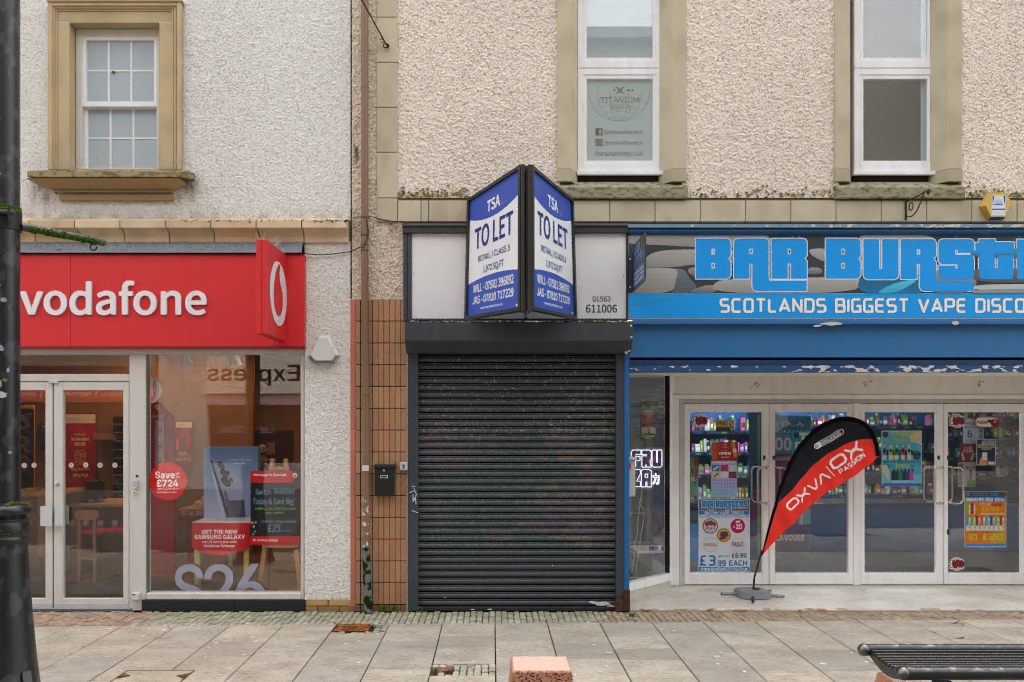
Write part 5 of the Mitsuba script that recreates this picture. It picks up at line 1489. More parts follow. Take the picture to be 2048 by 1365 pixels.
VS = lab('vape_fascia_sign', 'printed fascia sign with big blue outlined lettering over grey blocks and a blue slogan band', 'shop sign')
yv = -.035
m = Mesh(); pb(m, 1256.5, 2270, 470.5, 639.5, yv, .02, (170, 168, 164), .002); m.put(VS + '__backing_panel', 'satin')
v2 = lambda a, b_: (X(1240 + a / 2.535, yv), Z(420 + b_ / 2.535, yv))
z5 = lambda a, b_: v2(a * 2.535 / 6.205, (20 + b_ / 6.205) * 2.535)
s_ = Sheet(facade(yv), .0008, .0004)
area = sbox(X(1257.5, yv), Z(587, yv), X(2270, yv), Z(471.5, yv))
s_.add(area, (58, 60, 65))


def soft(pts, rounds=3):
    p = np.array(pts, float)
    for _ in range(rounds):
        q_ = np.roll(p, -1, 0); p = np.stack([.75 * p + .25 * q_, .25 * p + .75 * q_], 1).reshape(-1, 2)
    return p


def blob(pts, c, c2=None, n=5):
    """a rounded printed block, fading from c at its top to c2 at its foot in fine bands"""
    g = Polygon([v2(*p) for p in soft(pts)]).buffer(0).intersection(area)
    c2 = c2 or c
    _, z0, _, z1 = g.bounds
    for i in range(n):
        t = i / max(1, n - 1)
        s_.add(g.intersection(sbox(-9, z1 - (z1 - z0) * (i + 1) / n, 99, z1 - (z1 - z0) * i / n)), tuple(a * (1 - t) + b_ * t for a, b_ in zip(c, c2)), i == 0)


LG, MG, SG = (176, 174, 170), (150, 149, 147), (104, 112, 120)
blob(((10, 120), (400, 124), (700, 120), (770, 140), (760, 178), (740, 190), (380, 190), (180, 178), (10, 172)), LG, MG)
blob(((105, 292), (112, 258), (180, 206), (380, 200), (640, 204), (660, 268), (560, 272), (380, 276), (260, 294)), LG, MG)
blob(((340, 300), (352, 330), (400, 345), (560, 350), (570, 296), (380, 290)), MG, SG)
blob(((250, 298), (330, 300), (352, 350), (400, 395), (345, 425), (240, 425)), (110, 122, 130), (84, 96, 106))
blob(((0, 296), (270, 294), (296, 312), (282, 360), (268, 425), (0, 425)), LG, MG)
blob(((335, 425), (390, 395), (460, 380), (490, 390), (485, 425)), MG, SG)
blob(((462, 425), (475, 368), (540, 352), (700, 350), (960, 345), (1230, 335), (1225, 425)), LG, MG)
blob(((955, 205), (975, 198), (1050, 196), (1050, 270), (1000, 250), (965, 228)), LG, MG)
blob(((935, 320), (960, 290), (1020, 295), (1030, 325), (960, 330)), MG, SG)
blob(((1195, 160), (1230, 122), (1400, 120), (1560, 130), (1600, 150), (1600, 200), (1560, 345), (1210, 345)), LG, MG)
blob(((1208, 350), (1260, 330), (1530, 330), (1560, 380), (1540, 430), (1205, 430)), (34, 96, 136), (20, 116, 166))
blob(((1290, 425), (1360, 385), (1440, 360), (1510, 352), (1470, 385), (1390, 425)), (84, 196, 222), (60, 176, 214), 3)
blob(((1560, 330), (1620, 300), (1800, 310), (1810, 425), (1540, 425)), MG, (120, 118, 116))
blob(((1780, 300), (1900, 296), (2150, 300), (2150, 372), (1780, 372)), (104, 103, 104), (90, 88, 88))
blob(((1770, 208), (1900, 196), (2150, 200), (2150, 250), (1900, 246), (1780, 240)), (56, 150, 186), (40, 110, 150))
blob(((1780, 380), (2150, 376), (2150, 410), (1780, 410)), (190, 196, 202)); blob(((1780, 404), (2150, 400), (2150, 430), (1780, 430)), MG)
s_.m.put(VS + '__block_print', 'satin')
s_ = Sheet(facade(yv), .0008, .0006)
s_.add(sbox(X(1257.5, yv), Z(637, yv), X(2270, yv), Z(588, yv)), BRIGHT)
s_.add(LineString([z5(a, b_) for a, b_ in ((105, 1070), (300, 1045), (480, 1005), (690, 965), (790, 915))]).buffer(.004), (70, 130, 160))
s_.m.put(VS + '__slogan_band', 'satin')
Bq = lambda o: Polygon([(o, 147), (o + 156, 147), (o + 168, 151), (o + 176, 163), (o + 176, 232), (o + 164, 249), (o + 176, 266), (o + 176, 332), (o + 168, 346), (o + 156, 350), (o, 350)], [[(o + 79, 198), (o + 96, 198), (o + 96, 228), (o + 79, 228)], [(o + 79, 270), (o + 96, 270), (o + 96, 298), (o + 79, 298)]])
Rq = lambda o, tail: Polygon([(o, 352), (o, 150), (o + 160, 150), (o + 171, 154), (o + 178, 167), (o + 178, 235), (o + 166, 250), (o + 178, 265)] + ([(o + 178, 345), (o + 181, 362), (o + 370, 362), (o + 370, 413), (o + 122, 413), (o + 105, 408), (o + 96, 393)] if tail else [(o + 178, 352), (o + 97, 352)]) + [(o + 97, 275), (o + 81, 275), (o + 81, 352)], [[(o + 81, 200), (o + 98, 200), (o + 98, 228), (o + 81, 228)]])
Sq = lambda o: Polygon([(o, 172), (o + 6, 156), (o + 20, 150), (o + 160, 150), (o + 174, 156), (o + 180, 172), (o + 180, 219), (o + 97, 219), (o + 97, 205), (o + 84, 205), (o + 84, 229), (o + 160, 229), (o + 174, 235), (o + 180, 248), (o + 180, 332), (o + 174, 347), (o + 160, 353), (o + 20, 353), (o + 6, 347), (o, 332), (o, 284), (o + 84, 284), (o + 84, 298), (o + 97, 298), (o + 97, 277), (o + 20, 277), (o + 6, 270), (o, 258)])
Eq = lambda o: Polygon([(o, 353), (o, 152), (o + 150, 152), (o + 165, 165), (o + 165, 215), (o + 85, 215), (o + 85, 235), (o + 140, 235), (o + 140, 270), (o + 85, 270), (o + 85, 290), (o + 165, 290), (o + 165, 353)])
LET = [Bq(384), Polygon([(577, 350), (577, 170), (583, 153), (598, 147), (732, 147), (747, 153), (752, 168), (752, 345), (758, 360), (945, 360), (945, 412), (694, 412), (677, 407), (670, 390), (670, 275), (655, 275), (655, 350)], [[(655, 198), (672, 198), (672, 225), (655, 225)]]),
       affinity.translate(Rq(768, False), 0, -2), Bq(1042), Polygon([(1233, 150), (1312, 150), (1312, 300), (1328, 300), (1328, 150), (1410, 150), (1410, 332), (1404, 347), (1390, 353), (1253, 353), (1239, 347), (1233, 332)]), Rq(1422, True), Sq(1613),
       Polygon([(1800, 168), (1818, 168), (1818, 150), (1900, 150), (1900, 165), (1995, 165), (1995, 220), (1898, 220), (1898, 300), (1913, 300), (1913, 232), (1992, 232), (1992, 332), (1986, 347), (1972, 353), (1838, 353), (1824, 347), (1818, 332), (1818, 220), (1800, 220)]), Eq(2010), Rq(2190, False), Sq(2380)]
tov = lambda g: shapely.transform(g, lambda p: np.stack([X(1240 + p[:, 0] / 2.535, yv), Z(420 + p[:, 1] / 2.535, yv)], 1))
for i, g in enumerate(LET):
    w = tov(g)
    if w.bounds[0] > X(2265): continue
    LK = nk(VS + '__letter')
    m = Mesh(); m.prism(w.buffer(.009, join_style='round'), facade(yv), .003, .0055, (232, 236, 240)); m.prism(w, facade(yv), .0055, .0075, (0, 156, 244)); m.put(LK, 'satin')
_, _, c0, _ = techno('SCOTLANDS BIGGEST VAPE DISC', .2).bounds
k_ = (X(2024, yv) - X(1439, yv)) / c0
words_, xw = 'SCOTLANDS BIGGEST VAPE DISCOUNTER'.split(), 0.0
adv = lambda t_: sum(_TG[ch][0] + .2 + .2 * .55 for ch in t_) / 1.2
for wd_ in words_:
    w = affinity.affine_transform(techno(wd_, .2), [k_, 0, 0, Z(597, yv) - Z(626.5, yv), X(1439, yv) + xw * k_, Z(626.5, yv)]).intersection(sbox(0, 0, X(2268), 9))
    s_ = Sheet(facade(yv), .0022, .0007); s_.add(w.buffer(.0045), (110, 140, 160)); s_.add(w, (240, 244, 248)); s_.m.put(nk(VS + '__slogan_word'), 'satin')
    xw += adv(wd_ + ' ')
m = Mesh()
for px in (1258.5, 1345, 1427, 1585, 1598, 1762, 1911, 2038):
    for py in (474, 635): m.prism(circle(X(px, yv), Z(py, yv), .005, 8), facade(yv), .002, .005, (190, 190, 190))
m.put(VS + '__screws', 'metal')

k = lab('vape_projecting_sign', 'thin dark projecting sign with blue lettering, edge on beside the grey blocks print', 'projecting sign')
xs0 = X(1268.5, -.10); yA, yB = -.10, -.10 - .62
xs1 = xs0
hz0, hz1 = Z(583, -.1), Z(492, -.1)
fr = frame((xs0 - .004, 0, 0), (0, -1, 0), (0, 0, 1))
g = rrect(.10, .66, hz0, hz1, .05)
m = Mesh(); m.prism(g, fr, -.006, .002, (52, 58, 64), back=True); m.put(k + '__plate', 'satin')
s_ = Sheet(fr, .004, .0008)
hh = hz1 - hz0
s_.add(fit(text('BAR', 'i', 900), .16, .44, hz0 + hh * .72, hz0 + hh * .92), (30, 130, 200)); s_.add(fit(text('BURSTERS', 'i', 900), .13, .60, hz0 + hh * .5, hz0 + hh * .68), (30, 130, 200), False)
s_.add(sbox(.12, hz0 + hh * .06, .64, hz0 + hh * .40), (20, 110, 170), False)
for i, t_ in enumerate(('SCOTLANDS', 'BIGGEST VAPE', 'DISCOUNTER')): s_.add(fit(text(t_, 'i', 700), .17, .60, hz0 + hh * (.29 - .1 * i), hz0 + hh * (.36 - .1 * i)), (216, 226, 234), i == 0)
s_.m.put(k + '__print', 'satin')
m = Mesh(); pb(m, 1257, 1269, 512, 583, -.052, -.036, (56, 60, 66), .003); m.box(xs0 - .012, xs0 + .004, -.12, -.04, Z(583), Z(512), (56, 60, 66)); 
for px, py in ((1260, 519), (1260, 575)): m.prism(circle(X(px, -.05), Z(py, -.05), .009, 10), facade(-.05), 0, .006, (206, 206, 206))
m.put(k + '__bracket', 'satin')

# ------------------------------------------------------------------ recessed entrance
YD = 1.0
WHITE = (248, 248, 247)
m = Mesh(); m.quad([(X(1245), .0, .003), (9, .0, .003), (9, YD + .4, .052), (X(1245), YD + .4, .052)], (222, 216, 206)); m.quad([(X(1256), .0, -.04), (9, .0, -.04), (9, .0, .003), (X(1256), .0, .003)], (180, 170, 156)); m.put(VF + '__entrance_floor', 'worn_floor')
m = Mesh(); r_ = random.Random(19)
for q_ in range(26): x_ = 1.35 + (r_.random() ** 1.6) * 3.2; m.prism(circle(x_, r_.uniform(.0, .05), r_.uniform(.005, .02), 8, r_.uniform(.02, .07)), frame((0, 0, 0), (1, 0, 0), (0, 1, 0)), 0, .0075, jit((176, 130, 78), .15, r_))
m.put(VF + '__rust_stains', 'matte'); labels[VF + '__rust_stains'] = {'kind': 'stuff', 'label': 'thin rusty stains along the front edge of the entrance floor'}
m = Mesh(); xe = X(2270); m.box(xe - .06, xe, .0, YD + .1, 0, 2.3, (226, 220, 212)); m.box(X(2054, YD), xe - .061, YD, YD + .06, .05, 2.05, WHITE); m.put(VF + '__return_wall', 'paint')
m = Mesh(); m.box(X(1258), 9, .1, YD + .2, 2.24, 2.3, (236, 234, 230)); m.put(VF + '__entrance_soffit', 'matte')
m = Mesh(); pb(m, 1350, 2400, 738, 789, YD - .02, YD + .1, (240, 235, 228), .004); m.put(VF + '__head_board', 'paint')
m = Mesh(); r_ = random.Random(55)
for cx_ in (1510, 1734, 1962):
    for q_ in range(5): a, b_ = cx_ + r_.uniform(-9, 9), 770 + r_.uniform(-6, 6); m.flat(LineString([(X(a, YD - .02), Z(b_, YD - .02)), (X(a + r_.uniform(1, 5), YD - .02), Z(b_ + r_.uniform(-6, -1), YD - .02))]).buffer(.004), facade(YD - .021), 0, (120, 110, 98))
m.put(VF + '__scuff_marks', 'matte')
m = Mesh(); pb(m, 1340, 1350, 738, 789, YD - .05, YD + .1, WHITE, .003); pb(m, 1345, 2400, 789.5, 799, YD - .035, YD + .1, WHITE, .003); pb(m, 1358, 2400, 799.5, 806.5, YD - .02, YD + .1, (190, 188, 184), .003)
pb(m, 1337, 1358.5, 789.5, 1172, YD - .06, YD + .1, WHITE, .005); pb(m, 1359, 1367.5, 800, 1171, YD - .03, YD + .1, (202, 201, 198), .004); pb(m, 1707.5, 1721.5, 807, 1171, YD - .03, YD + .1, WHITE, .004)
m.put(VF + '__white_frame', 'paint')
for a, b_, ga, gb in ((1368.5, 1537.5, 1380, 1525), (1539, 1707, 1550.5, 1697), (1722, 1886.5, 1729.5, 1873), (1888, 2052, 1896.5, 2043.5)):
    DR = nk(VF + '__door')
    m = Mesh(); ring(m, a, b_, 808, 1169.5, ga - a, b_ - gb, 17, 22.5, YD - .02, YD + .03, WHITE, .004); m.put(DR + '__leaf_frame', 'paint')
    pane(DR + '__pane', ga - 2, gb + 2, 822, 1150, YD + .005)
    m = Mesh(); side = 1 if a < 1500 or 1700 < a < 1800 else -1
    hx = b_ - 9 if side == 1 else a + 9
    for yy, off in ((YD - .02, 1), (YD + .03, -1)):
        o = -.075 if off == 1 else .075
        x0 = X(hx, YD); x1 = x0 - side * (.10 if off == 1 else .10)
        zt_, zb_ = Z(935, YD), Z(1006, YD)
        pts = [(x0, yy, zt_), (x0, yy + o * .8, zt_), (x0 - side * .02, yy + o, zt_), (x1 + side * .03, yy + o, zt_), (x1, yy + o, zt_ - .03), (x1, yy + o, zb_ + .03), (x1 + side * .03, yy + o, zb_), (x0 - side * .02, yy + o, zb_), (x0, yy + o * .8, zb_), (x0, yy, zb_)]
        m.tube(pts, .0105, (196, 192, 184), 10)
    m.put(DR + '__pull_handle', 'metal')
    m = Mesh(); pb(m, hx - 2.5, hx + 2.5, 912, 920, YD - .024, YD, (60, 60, 60), .001)
    if a > 1850: pb(m, hx - 2.5, hx + 2.5, 1060, 1070, YD - .024, YD, (60, 60, 60), .001)
    m.put(DR + '__lock', 'metal')
m = Mesh(); m.box(X(1345, YD), 9, YD - .03, YD + .05, .0, Z(1169.8, YD), (176, 172, 164), .003); m.put(VF + '__threshold', 'paint')
# splayed side window
A, Bv = np.array([1.17, .20]), np.array([1.862, .93])
u = (Bv - A) / np.linalg.norm(Bv - A); Lw = np.linalg.norm(Bv - A)
fr = frame((A[0], A[1], 0), (u[0], u[1], 0), (0, 0, 1))
m = Mesh(); m.prism(sbox(0, -.02, Lw, .105), fr, -.15, .0, (206, 202, 190), back=True); m.put(VF + '__side_riser', 'paint')
m = Mesh(); m.prism(sbox(0, .106, Lw, .185), fr, -.06, .012, WHITE, back=True); m.prism(sbox(Lw - .03, .186, Lw + .02, 2.24), fr, -.06, .01, WHITE, back=True); m.prism(sbox(Lw - .034, .186, Lw - .03, 2.24), fr, -.05, .006, (30, 32, 34), back=True); m.put(VF + '__side_window_frame', 'paint')
Mesh().quad(fr(np.array([0, Lw - .03, Lw - .03, 0]), np.array([.18, .18, 2.24, 2.24]), -.02), (200, 200, 200)).put(VF + '__side_pane', 'glass')
k = lab('grey_switch_box', 'tall pale grey switch box beside the blue trim', 'switch box')
m = Mesh(); y = .02; m.box(X(1256, y), X(1270.5, y), y, .16, Z(994, y), Z(921, y), (190, 192, 188), .005); m.put(k + '__case', 'satin')
m = Mesh(); m.box(X(1254, y), X(1273, y), y - .02, .17, Z(921, y) + .001, Z(915, y), (198, 200, 196), .004); m.put(k + '__rain_hood', 'satin')
m = Mesh(); m.box(X(1257.5, y), X(1262, y), y - .003, y, Z(938, y), Z(927, y), (206, 60, 56), .001); m.put(k + '__warning_label', 'matte')

# ------------------------------------------------------------------ vape shop interior
m = Mesh()
m.box(X(1236) - .3, 9, 5.2, 5.3, 0, 2.9, (48, 62, 82)); m.box(8.5, 8.6, 1.1, 5.2, 0, 2.9, (60, 66, 74)); m.box(-.6, X(1232), .2, .22, 0, 2.6, (70, 72, 76)); m.box(-.7, -.6, .2, 5.2, 0, 2.9, (70, 74, 80))
m.put(CB + '__shop_wall', 'matte')
m = Mesh(); m.box(-.6, 8.6, YD + .12, 5.3, -.04, .05, (84, 82, 80)); m.prism(Polygon([(-.6, .22), (1.1, .22), (1.9, YD + .12), (-.6, YD + .12)]), frame((0, 0, 0), (1, 0, 0), (0, 1, 0)), -.03, .05, (84, 82, 80)); m.put(CB + '__shop_floor', 'satin')
m = Mesh(); m.box(-.6, 8.6, YD + .12, 5.3, 2.6, 2.7, (120, 122, 124)); m.prism(Polygon([(-.6, .12), (1.1, .12), (1.9, YD + .12), (-.6, YD + .12)]), frame((0, 0, 0), (1, 0, 0), (0, 1, 0)), 2.3, 2.36, (60, 62, 64)); m.put(CB + '__shop_ceiling', 'matte')
COOL = {'type': 'area', 'radiance': {'type': 'rgb', 'value': [3.4, 3.7, 4.0]}}
for x in (2.2, 3.5, 4.8):
    k = lab(nk('ceiling_panel_light'), 'lit cool white ceiling panel light in the vape shop, %s of three' % {2.2: 'leftmost', 3.5: 'middle', 4.8: 'rightmost'}[x], 'ceiling light', 'panel lights in the vape shop')
    scene[k] = mikit.ply((np.array([[x - .3, 3.0, 2.59], [x + .3, 3.0, 2.59], [x + .3, 3.6, 2.59], [x - .3, 3.6, 2.59]]), np.array([[0, 2, 1], [0, 3, 2]])), 'black', emitter=COOL)
k = lab('side_window_light', 'small lit white strip light above the splayed side window', 'strip light')
scene[k] = mikit.ply((np.array([[1.25, .95, 2.295], [1.62, .95, 2.295], [1.62, 1.03, 2.295], [1.25, 1.03, 2.295]]), np.array([[0, 2, 1], [0, 3, 2]])), 'black', emitter={'type': 'area', 'radiance': {'type': 'rgb', 'value': [5.0, 5.2, 5.6]}})
# shelving with its packs
SHB = (28, 92, 156)
PC = [('green', (70, 150, 60)), ('lime', (150, 196, 50)), ('red', (170, 40, 50)), ('pink', (206, 90, 150)), ('white', (206, 206, 208)), ('brown', (96, 60, 46)), ('teal', (60, 150, 150)), ('dark', (40, 44, 54)), ('violet', (110, 80, 160)), ('amber', (190, 140, 50))]
ysh = 4.2
rows = [(1373, 1475, (862, 905, 950, 1000), 'left'), (1476, 1512, (862, 905, 950, 1000), 'left'), (1556, 1880, (852, 900, 945, 990), 'middle'), (1890, 2075, (838, 875, 915, 955), 'right')]
r_ = random.Random(17)
for uix, (a, b_, zs, nm) in enumerate(rows):
    if uix == 1: continue
    if uix == 0: b_ = 1512
    k = lab('shelving_unit' if uix == 0 else f'shelving_unit_{uix - 1:03d}', 'blue backed display shelving behind the %s of the white doors' % {'left': 'leftmost', 'middle': 'third', 'right': 'rightmost'}[nm], 'shelving')
    m = Mesh(); m.box(X(a, ysh), X(b_, ysh), ysh + .36, ysh + .4, .3, Z(815, ysh), SHB); m.put(k + '__back', 'satin')
    for e in (a, b_):
        m = Mesh(); m.box(X(e, ysh) - .02, X(e, ysh) + .02, ysh, ysh + .36, .05, Z(815, ysh), (30, 60, 100)); m.put(nk(k + '__upright'), 'satin')
    ORD = 'first second third fourth fifth sixth seventh eighth ninth tenth eleventh twelfth'.split()
    for si_, py in enumerate(zs):
        z = Z(py, ysh); seen_ = {}
        m = Mesh(); m.box(X(a, ysh) + .021, X(b_, ysh) - .021, ysh, ysh + .358, z - .05, z, (22, 50, 92), .003); m.put(nk(k + '__shelf'), 'satin')
        m = Mesh()
        px = a + 6
        while px < b_ - 12:
            if r_.random() < .55: m.box(X(px, ysh), X(px + 9, ysh), ysh - .004, ysh - .0005, z - .042, z - .012, (60, 120, 50) if r_.random() < .5 else (26, 30, 36), .001)
            px += 13
        m.put(nk(k + '__price_tickets'), 'matte')
        px = a + 5
        while px < b_ - 10:
            w = r_.choice((6, 7, 8, 9, 11)); h = r_.choice((14, 17, 20, 23)) * (1.15 if nm == 'left' else .9)
            if r_.random() < .9:
                cn, cc = PC[r_.randrange(10)] if nm != 'left' or r_.random() < .6 else PC[r_.choice((1, 3, 6, 0))]
                d0 = ysh + r_.uniform(.02, .08)
                seen_[cn] = seen_.get(cn, -1) + 1
                key = lab(nk('vape_pack'), f"{ORD[seen_[cn]]} {cn} pack from the left on the {('top', 'second', 'third', 'lowest')[si_]} shelf of the {nm} blue shelving", 'pack', f'packs on the {nm} blue shelving')
                m = Mesh(); x0, x1, zt_ = X(px, ysh), X(px + w - 1.2, ysh), z + (h / FPX) * (CAM_D + ysh)
                m.box(x0, x1, d0, d0 + .12, z + .001, zt_, jit(tuple(.7 * q_ + .3 * 90 for q_ in cc), .18, r_), .004); m.box(x0 + .008, x1 - .008, d0 - .001, d0, z + (zt_ - z) * .25, z + (zt_ - z) * .6, jit((205, 205, 205) if r_.random() < .6 else PC[r_.randrange(10)][1], .1, r_), .0003)
                if r_.random() < .35 and x1 - x0 > .04: m.box(x0 + .01, x1 - .01, d0 + .02, d0 + .09, zt_, zt_ + .03, jit(PC[r_.randrange(7)][1], .15, r_), .008)
                m.put(key, 'satin')
            px += w
k = lab('shop_counter', 'long dark counter with a blue front inside the vape shop', 'counter')
yc = 3.2
m = Mesh(); m.box(X(1560, yc), 8.4, yc - .04, yc + .6, Z(1012, yc), Z(1006, yc), (60, 66, 74)); m.put(k + '__top', 'gloss')
m = Mesh(); m.box(X(1565, yc), 8.4, yc, yc + .56, .05, Z(1012.5, yc), (30, 104, 170)); m.put(k + '__front', 'satin')

# ------------------------------------------------------------------ posters and stickers on the entrance glass
yp_ = YD + .0005


class Poster:
    def __init__(s, key, x0, x1, y0, y1, bg, y=yp_, border=None):
        s.key, s.y = key, y
        s.g = sbox(X(x0, y), Z(y1, y), X(x1, y), Z(y0, y))
        m = Mesh(); m.prism(s.g, facade(y), -.002, 0, border or bg, back=True); m.put(key + '__sheet', 'satin')
        s.s = Sheet(facade(y), .0006, .0005)
        if border: s.s.add(s.g.buffer(-.006), bg)

    def rc(s, x0, x1, y0, y1):
        return X(x0, s.y), X(x1, s.y), Z(y1, s.y), Z(y0, s.y)

    def rect(s, x0, x1, y0, y1, c, up=False):
        a, b_, d, e = s.rc(x0, x1, y0, y1); s.s.add(sbox(a, d, b_, e).intersection(s.g), c, up); return s

    def txt(s, t, x0, x1, y0, y1, c, f='t', w=700, up=False):
        g = techno(t, .2 if w >= 600 else .13) if f == 't' else text(t, f, w)
        s.s.add(fit(g, *s.rc(x0, x1, y0, y1)), c, up); return s

    def disc(s, cx, cy, r, c, up=False):
        s.s.add(circle(X(cx, s.y), Z(cy, s.y), r / FPX * (CAM_D + s.y), 28), c, up); return s

    def poly(s, pts, c, up=False):
        s.s.add(Polygon([(X(a, s.y), Z(b_, s.y)) for a, b_ in pts]).buffer(0).intersection(s.g), c, up); return s

    def done(s):
        if s.s.m.n: s.s.m.put(s.key + '__print', 'satin')


def name_logo(p, x0, x1, y0, y1, word='all'):
    """the shop's outlined lettering as on the fascia"""
    els = [LET[i] for i in (0, 1, 2, 3, 4, 5, 6, 7, 8)] + [affinity.translate(Rq(2190, False), 0, 0), Sq(2380)]
    g = shapely.transform(unary_union(els), lambda q_: q_ * [1, -1])
    w = fit(g, *p.rc(x0, x1, y0, y1))
    p.s.add(w.buffer(.0045), (232, 238, 242), True); p.s.add(w, (16, 120, 190), True)


k = lab('price_poster', 'white and blue price poster with five round tins low on the leftmost white door', 'poster')
p = Poster(k, 1397, 1500, 998, 1144, (214, 222, 230))
p.rect(1398, 1499, 999, 1022, (92, 88, 90), True).poly(((1398, 1001), (1425, 1000), (1440, 1006), (1398, 1010)), (60, 160, 210)).poly(((1460, 1000), (1499, 1003), (1499, 1010), (1470, 1008)), (60, 100, 150)).poly(((1398, 1015), (1499, 1014), (1499, 1019), (1398, 1019)), (140, 132, 128))
p.rect(1398, 1499, 1022.5, 1030, (0, 124, 196)).rect(1398, 1499, 1134.5, 1143, (0, 124, 196))
name_logo(p, 1404, 1494, 1002, 1020)
p.txt('BUSTIN VAPE PRICES', 1409, 1488, 1023.6, 1029, (236, 240, 244), up=True).txt('FULL RANGE OF NICOTINE POUCHES IN STOCK NOW', 1399, 1498, 1031.5, 1035.5, (60, 84, 110), w=400).txt('WWW.BARBURSTERS.CO.UK', 1401, 1495, 1135.8, 1142, (236, 240, 244))
for cx, cy, r, c1, c2 in ((1420.5, 1052.5, 15.5, (112, 112, 116), (196, 192, 194)), (1475.5, 1052.5, 14.5, (186, 10, 92), (186, 10, 92)), (1447.5, 1071, 14, (170, 116, 44), (206, 160, 80)), (1421, 1090, 15.5, (196, 196, 202), (212, 218, 226)), (1475.5, 1090.5, 14.5, (206, 200, 206), (214, 220, 228))):
    p.disc(cx, cy, r, c1); p.s.k += 1; p.s.add(circle(X(cx, p.y), Z(cy, p.y), r * .86 / FPX * (CAM_D + p.y), 28), c2, False); p.s.k -= 1
p.s.k += 1
p.poly(((1408, 1046), (1417, 1043), (1420, 1050), (1412, 1054)), (170, 50, 50), True).poly(((1424, 1050), (1426, 1043), (1432, 1046), (1431, 1054)), (170, 50, 50)).poly(((1416, 1042), (1425, 1042), (1425, 1051), (1416, 1051)), (84, 84, 88))
p.txt('KILLA', 1412, 1430, 1054, 1059, (190, 30, 40), 'i', 800).txt('-20', 1466, 1484, 1048, 1059, (240, 236, 240), 'i', 800).rect(1471, 1480, 1042, 1046, (236, 210, 226)).txt('SIBERIA', 1409, 1432, 1087, 1093, (186, 60, 70), 'i', 800).txt('PABLO', 1464, 1486, 1084, 1094, (110, 30, 50), 'i', 800)
p.poly(((1441, 1064), (1454, 1063), (1457, 1072), (1449, 1076), (1440, 1073)), (66, 66, 76)).poly(((1438, 1076), (1452, 1072), (1453, 1077), (1440, 1081)), (150, 24, 30))
p.txt('£3', 1400, 1431, 1111, 1132, (0, 118, 190)).txt('.99 EACH', 1432.5, 1494, 1121, 1132.5, (0, 110, 180)).txt('WHY PAY', 1436.5, 1460, 1110.5, 1115.5, (52, 74, 98), w=400).txt('£6.99', 1464, 1493, 1107, 1116, (52, 74, 98))
p.done()
k = lab('flavours_poster', 'pink and blue poster of six new flavours in the middle of the leftmost white door', 'poster')
p = Poster(k, 1422, 1474, 922, 995, (150, 180, 220))
for i in range(8): t = i / 7; p.rect(1422.5, 1473.5, 922 + 9.1 * i, 922 + 9.1 * (i + 1), tuple(a * (1 - t) + b_ * t for a, b_ in zip((200, 160, 210), (140, 190, 226))), i == 0)
p.txt('6 NEW FLAVOURS', 1427, 1470, 923.5, 927, (240, 240, 246), 'i', 800, True)
for i, c in enumerate(((40, 130, 180), (200, 40, 110), (176, 214, 214), (222, 190, 150), (212, 222, 224), (140, 30, 60))):
    x, y = 1424 + (i % 3) * 17, 930 + (i // 3) * 14; p.rect(x, x + 15, y, y + 13, c); p.s.k += 1; p.s.add(LineString([(X(x + 4, p.y), Z(y + 10, p.y)), (X(x + 11, p.y), Z(y + 4, p.y))]).buffer(.008), (90, 90, 130) if i % 2 else (200, 220, 240), False); p.s.k -= 1
p.s.k += 1
for i in range(40): x, y = 1425 + (i % 8) * 6, 961 + (i // 8) * 6.8; p.disc(x, y, 1.2, [(110, 80, 150), (200, 110, 150), (96, 120, 190)][i % 3])
p.done()
k = lab('open_sign', 'red and orange hanging card reading OPEN with a gold bottle', 'open sign')
p = Poster(k, 1423.5, 1476, 885, 920, (168, 40, 44))
p.rect(1423.5, 1432, 885, 920, (196, 84, 34), True).poly(((1432, 885), (1442, 885), (1434, 920), (1432, 920)), (186, 64, 38)).poly(((1462, 885.5), (1469, 885.5), (1475, 914), (1468, 916)), (206, 140, 50)).poly(((1464.6, 898), (1471.8, 897), (1473.6, 905), (1466.5, 906)), (226, 216, 196), True)
p.disc(1450, 890, 2.8, (206, 130, 130)).txt('RED PARROT', 1443.5, 1456, 894.3, 896.3, (226, 200, 200), 'i', 600).txt('WE ARE', 1446, 1454, 901, 903, (226, 200, 200), 'i', 600).txt('OPEN', 1438, 1461, 904.5, 910.5, (240, 236, 236), 'i', 800).rect(1442, 1458, 914, 916.5, (220, 150, 140)); p.done()
m = Mesh(); m.tube([(X(1430, yp_), yp_, Z(885, yp_)), (X(1449, yp_), yp_, Z(879.5, yp_)), (X(1470, yp_), yp_, Z(885, yp_))], .003, (190, 196, 200), 5); m.ball((X(1449, yp_), yp_, Z(878.5, yp_)), (.018, .008, .016), (96, 130, 150), 8); m.put(k + '__hanger', 'gloss')
k = lab('box_offer_card', 'small gold card with a mouse-shaped device stuck high on the leftmost white door', 'card')
p = Poster(k, 1432, 1469, 840, 864, (168, 140, 100)); p.rect(1432, 1469, 855, 864, (60, 54, 48), True).txt('PIXL', 1435, 1451, 845, 850, (34, 28, 24), 'i', 800).poly(((1456, 843), (1459, 842), (1468, 858), (1463, 863), (1457, 852)), (206, 200, 186)).poly(((1457, 846), (1460, 845), (1465, 856), (1461, 858)), (110, 100, 90), True); p.done()


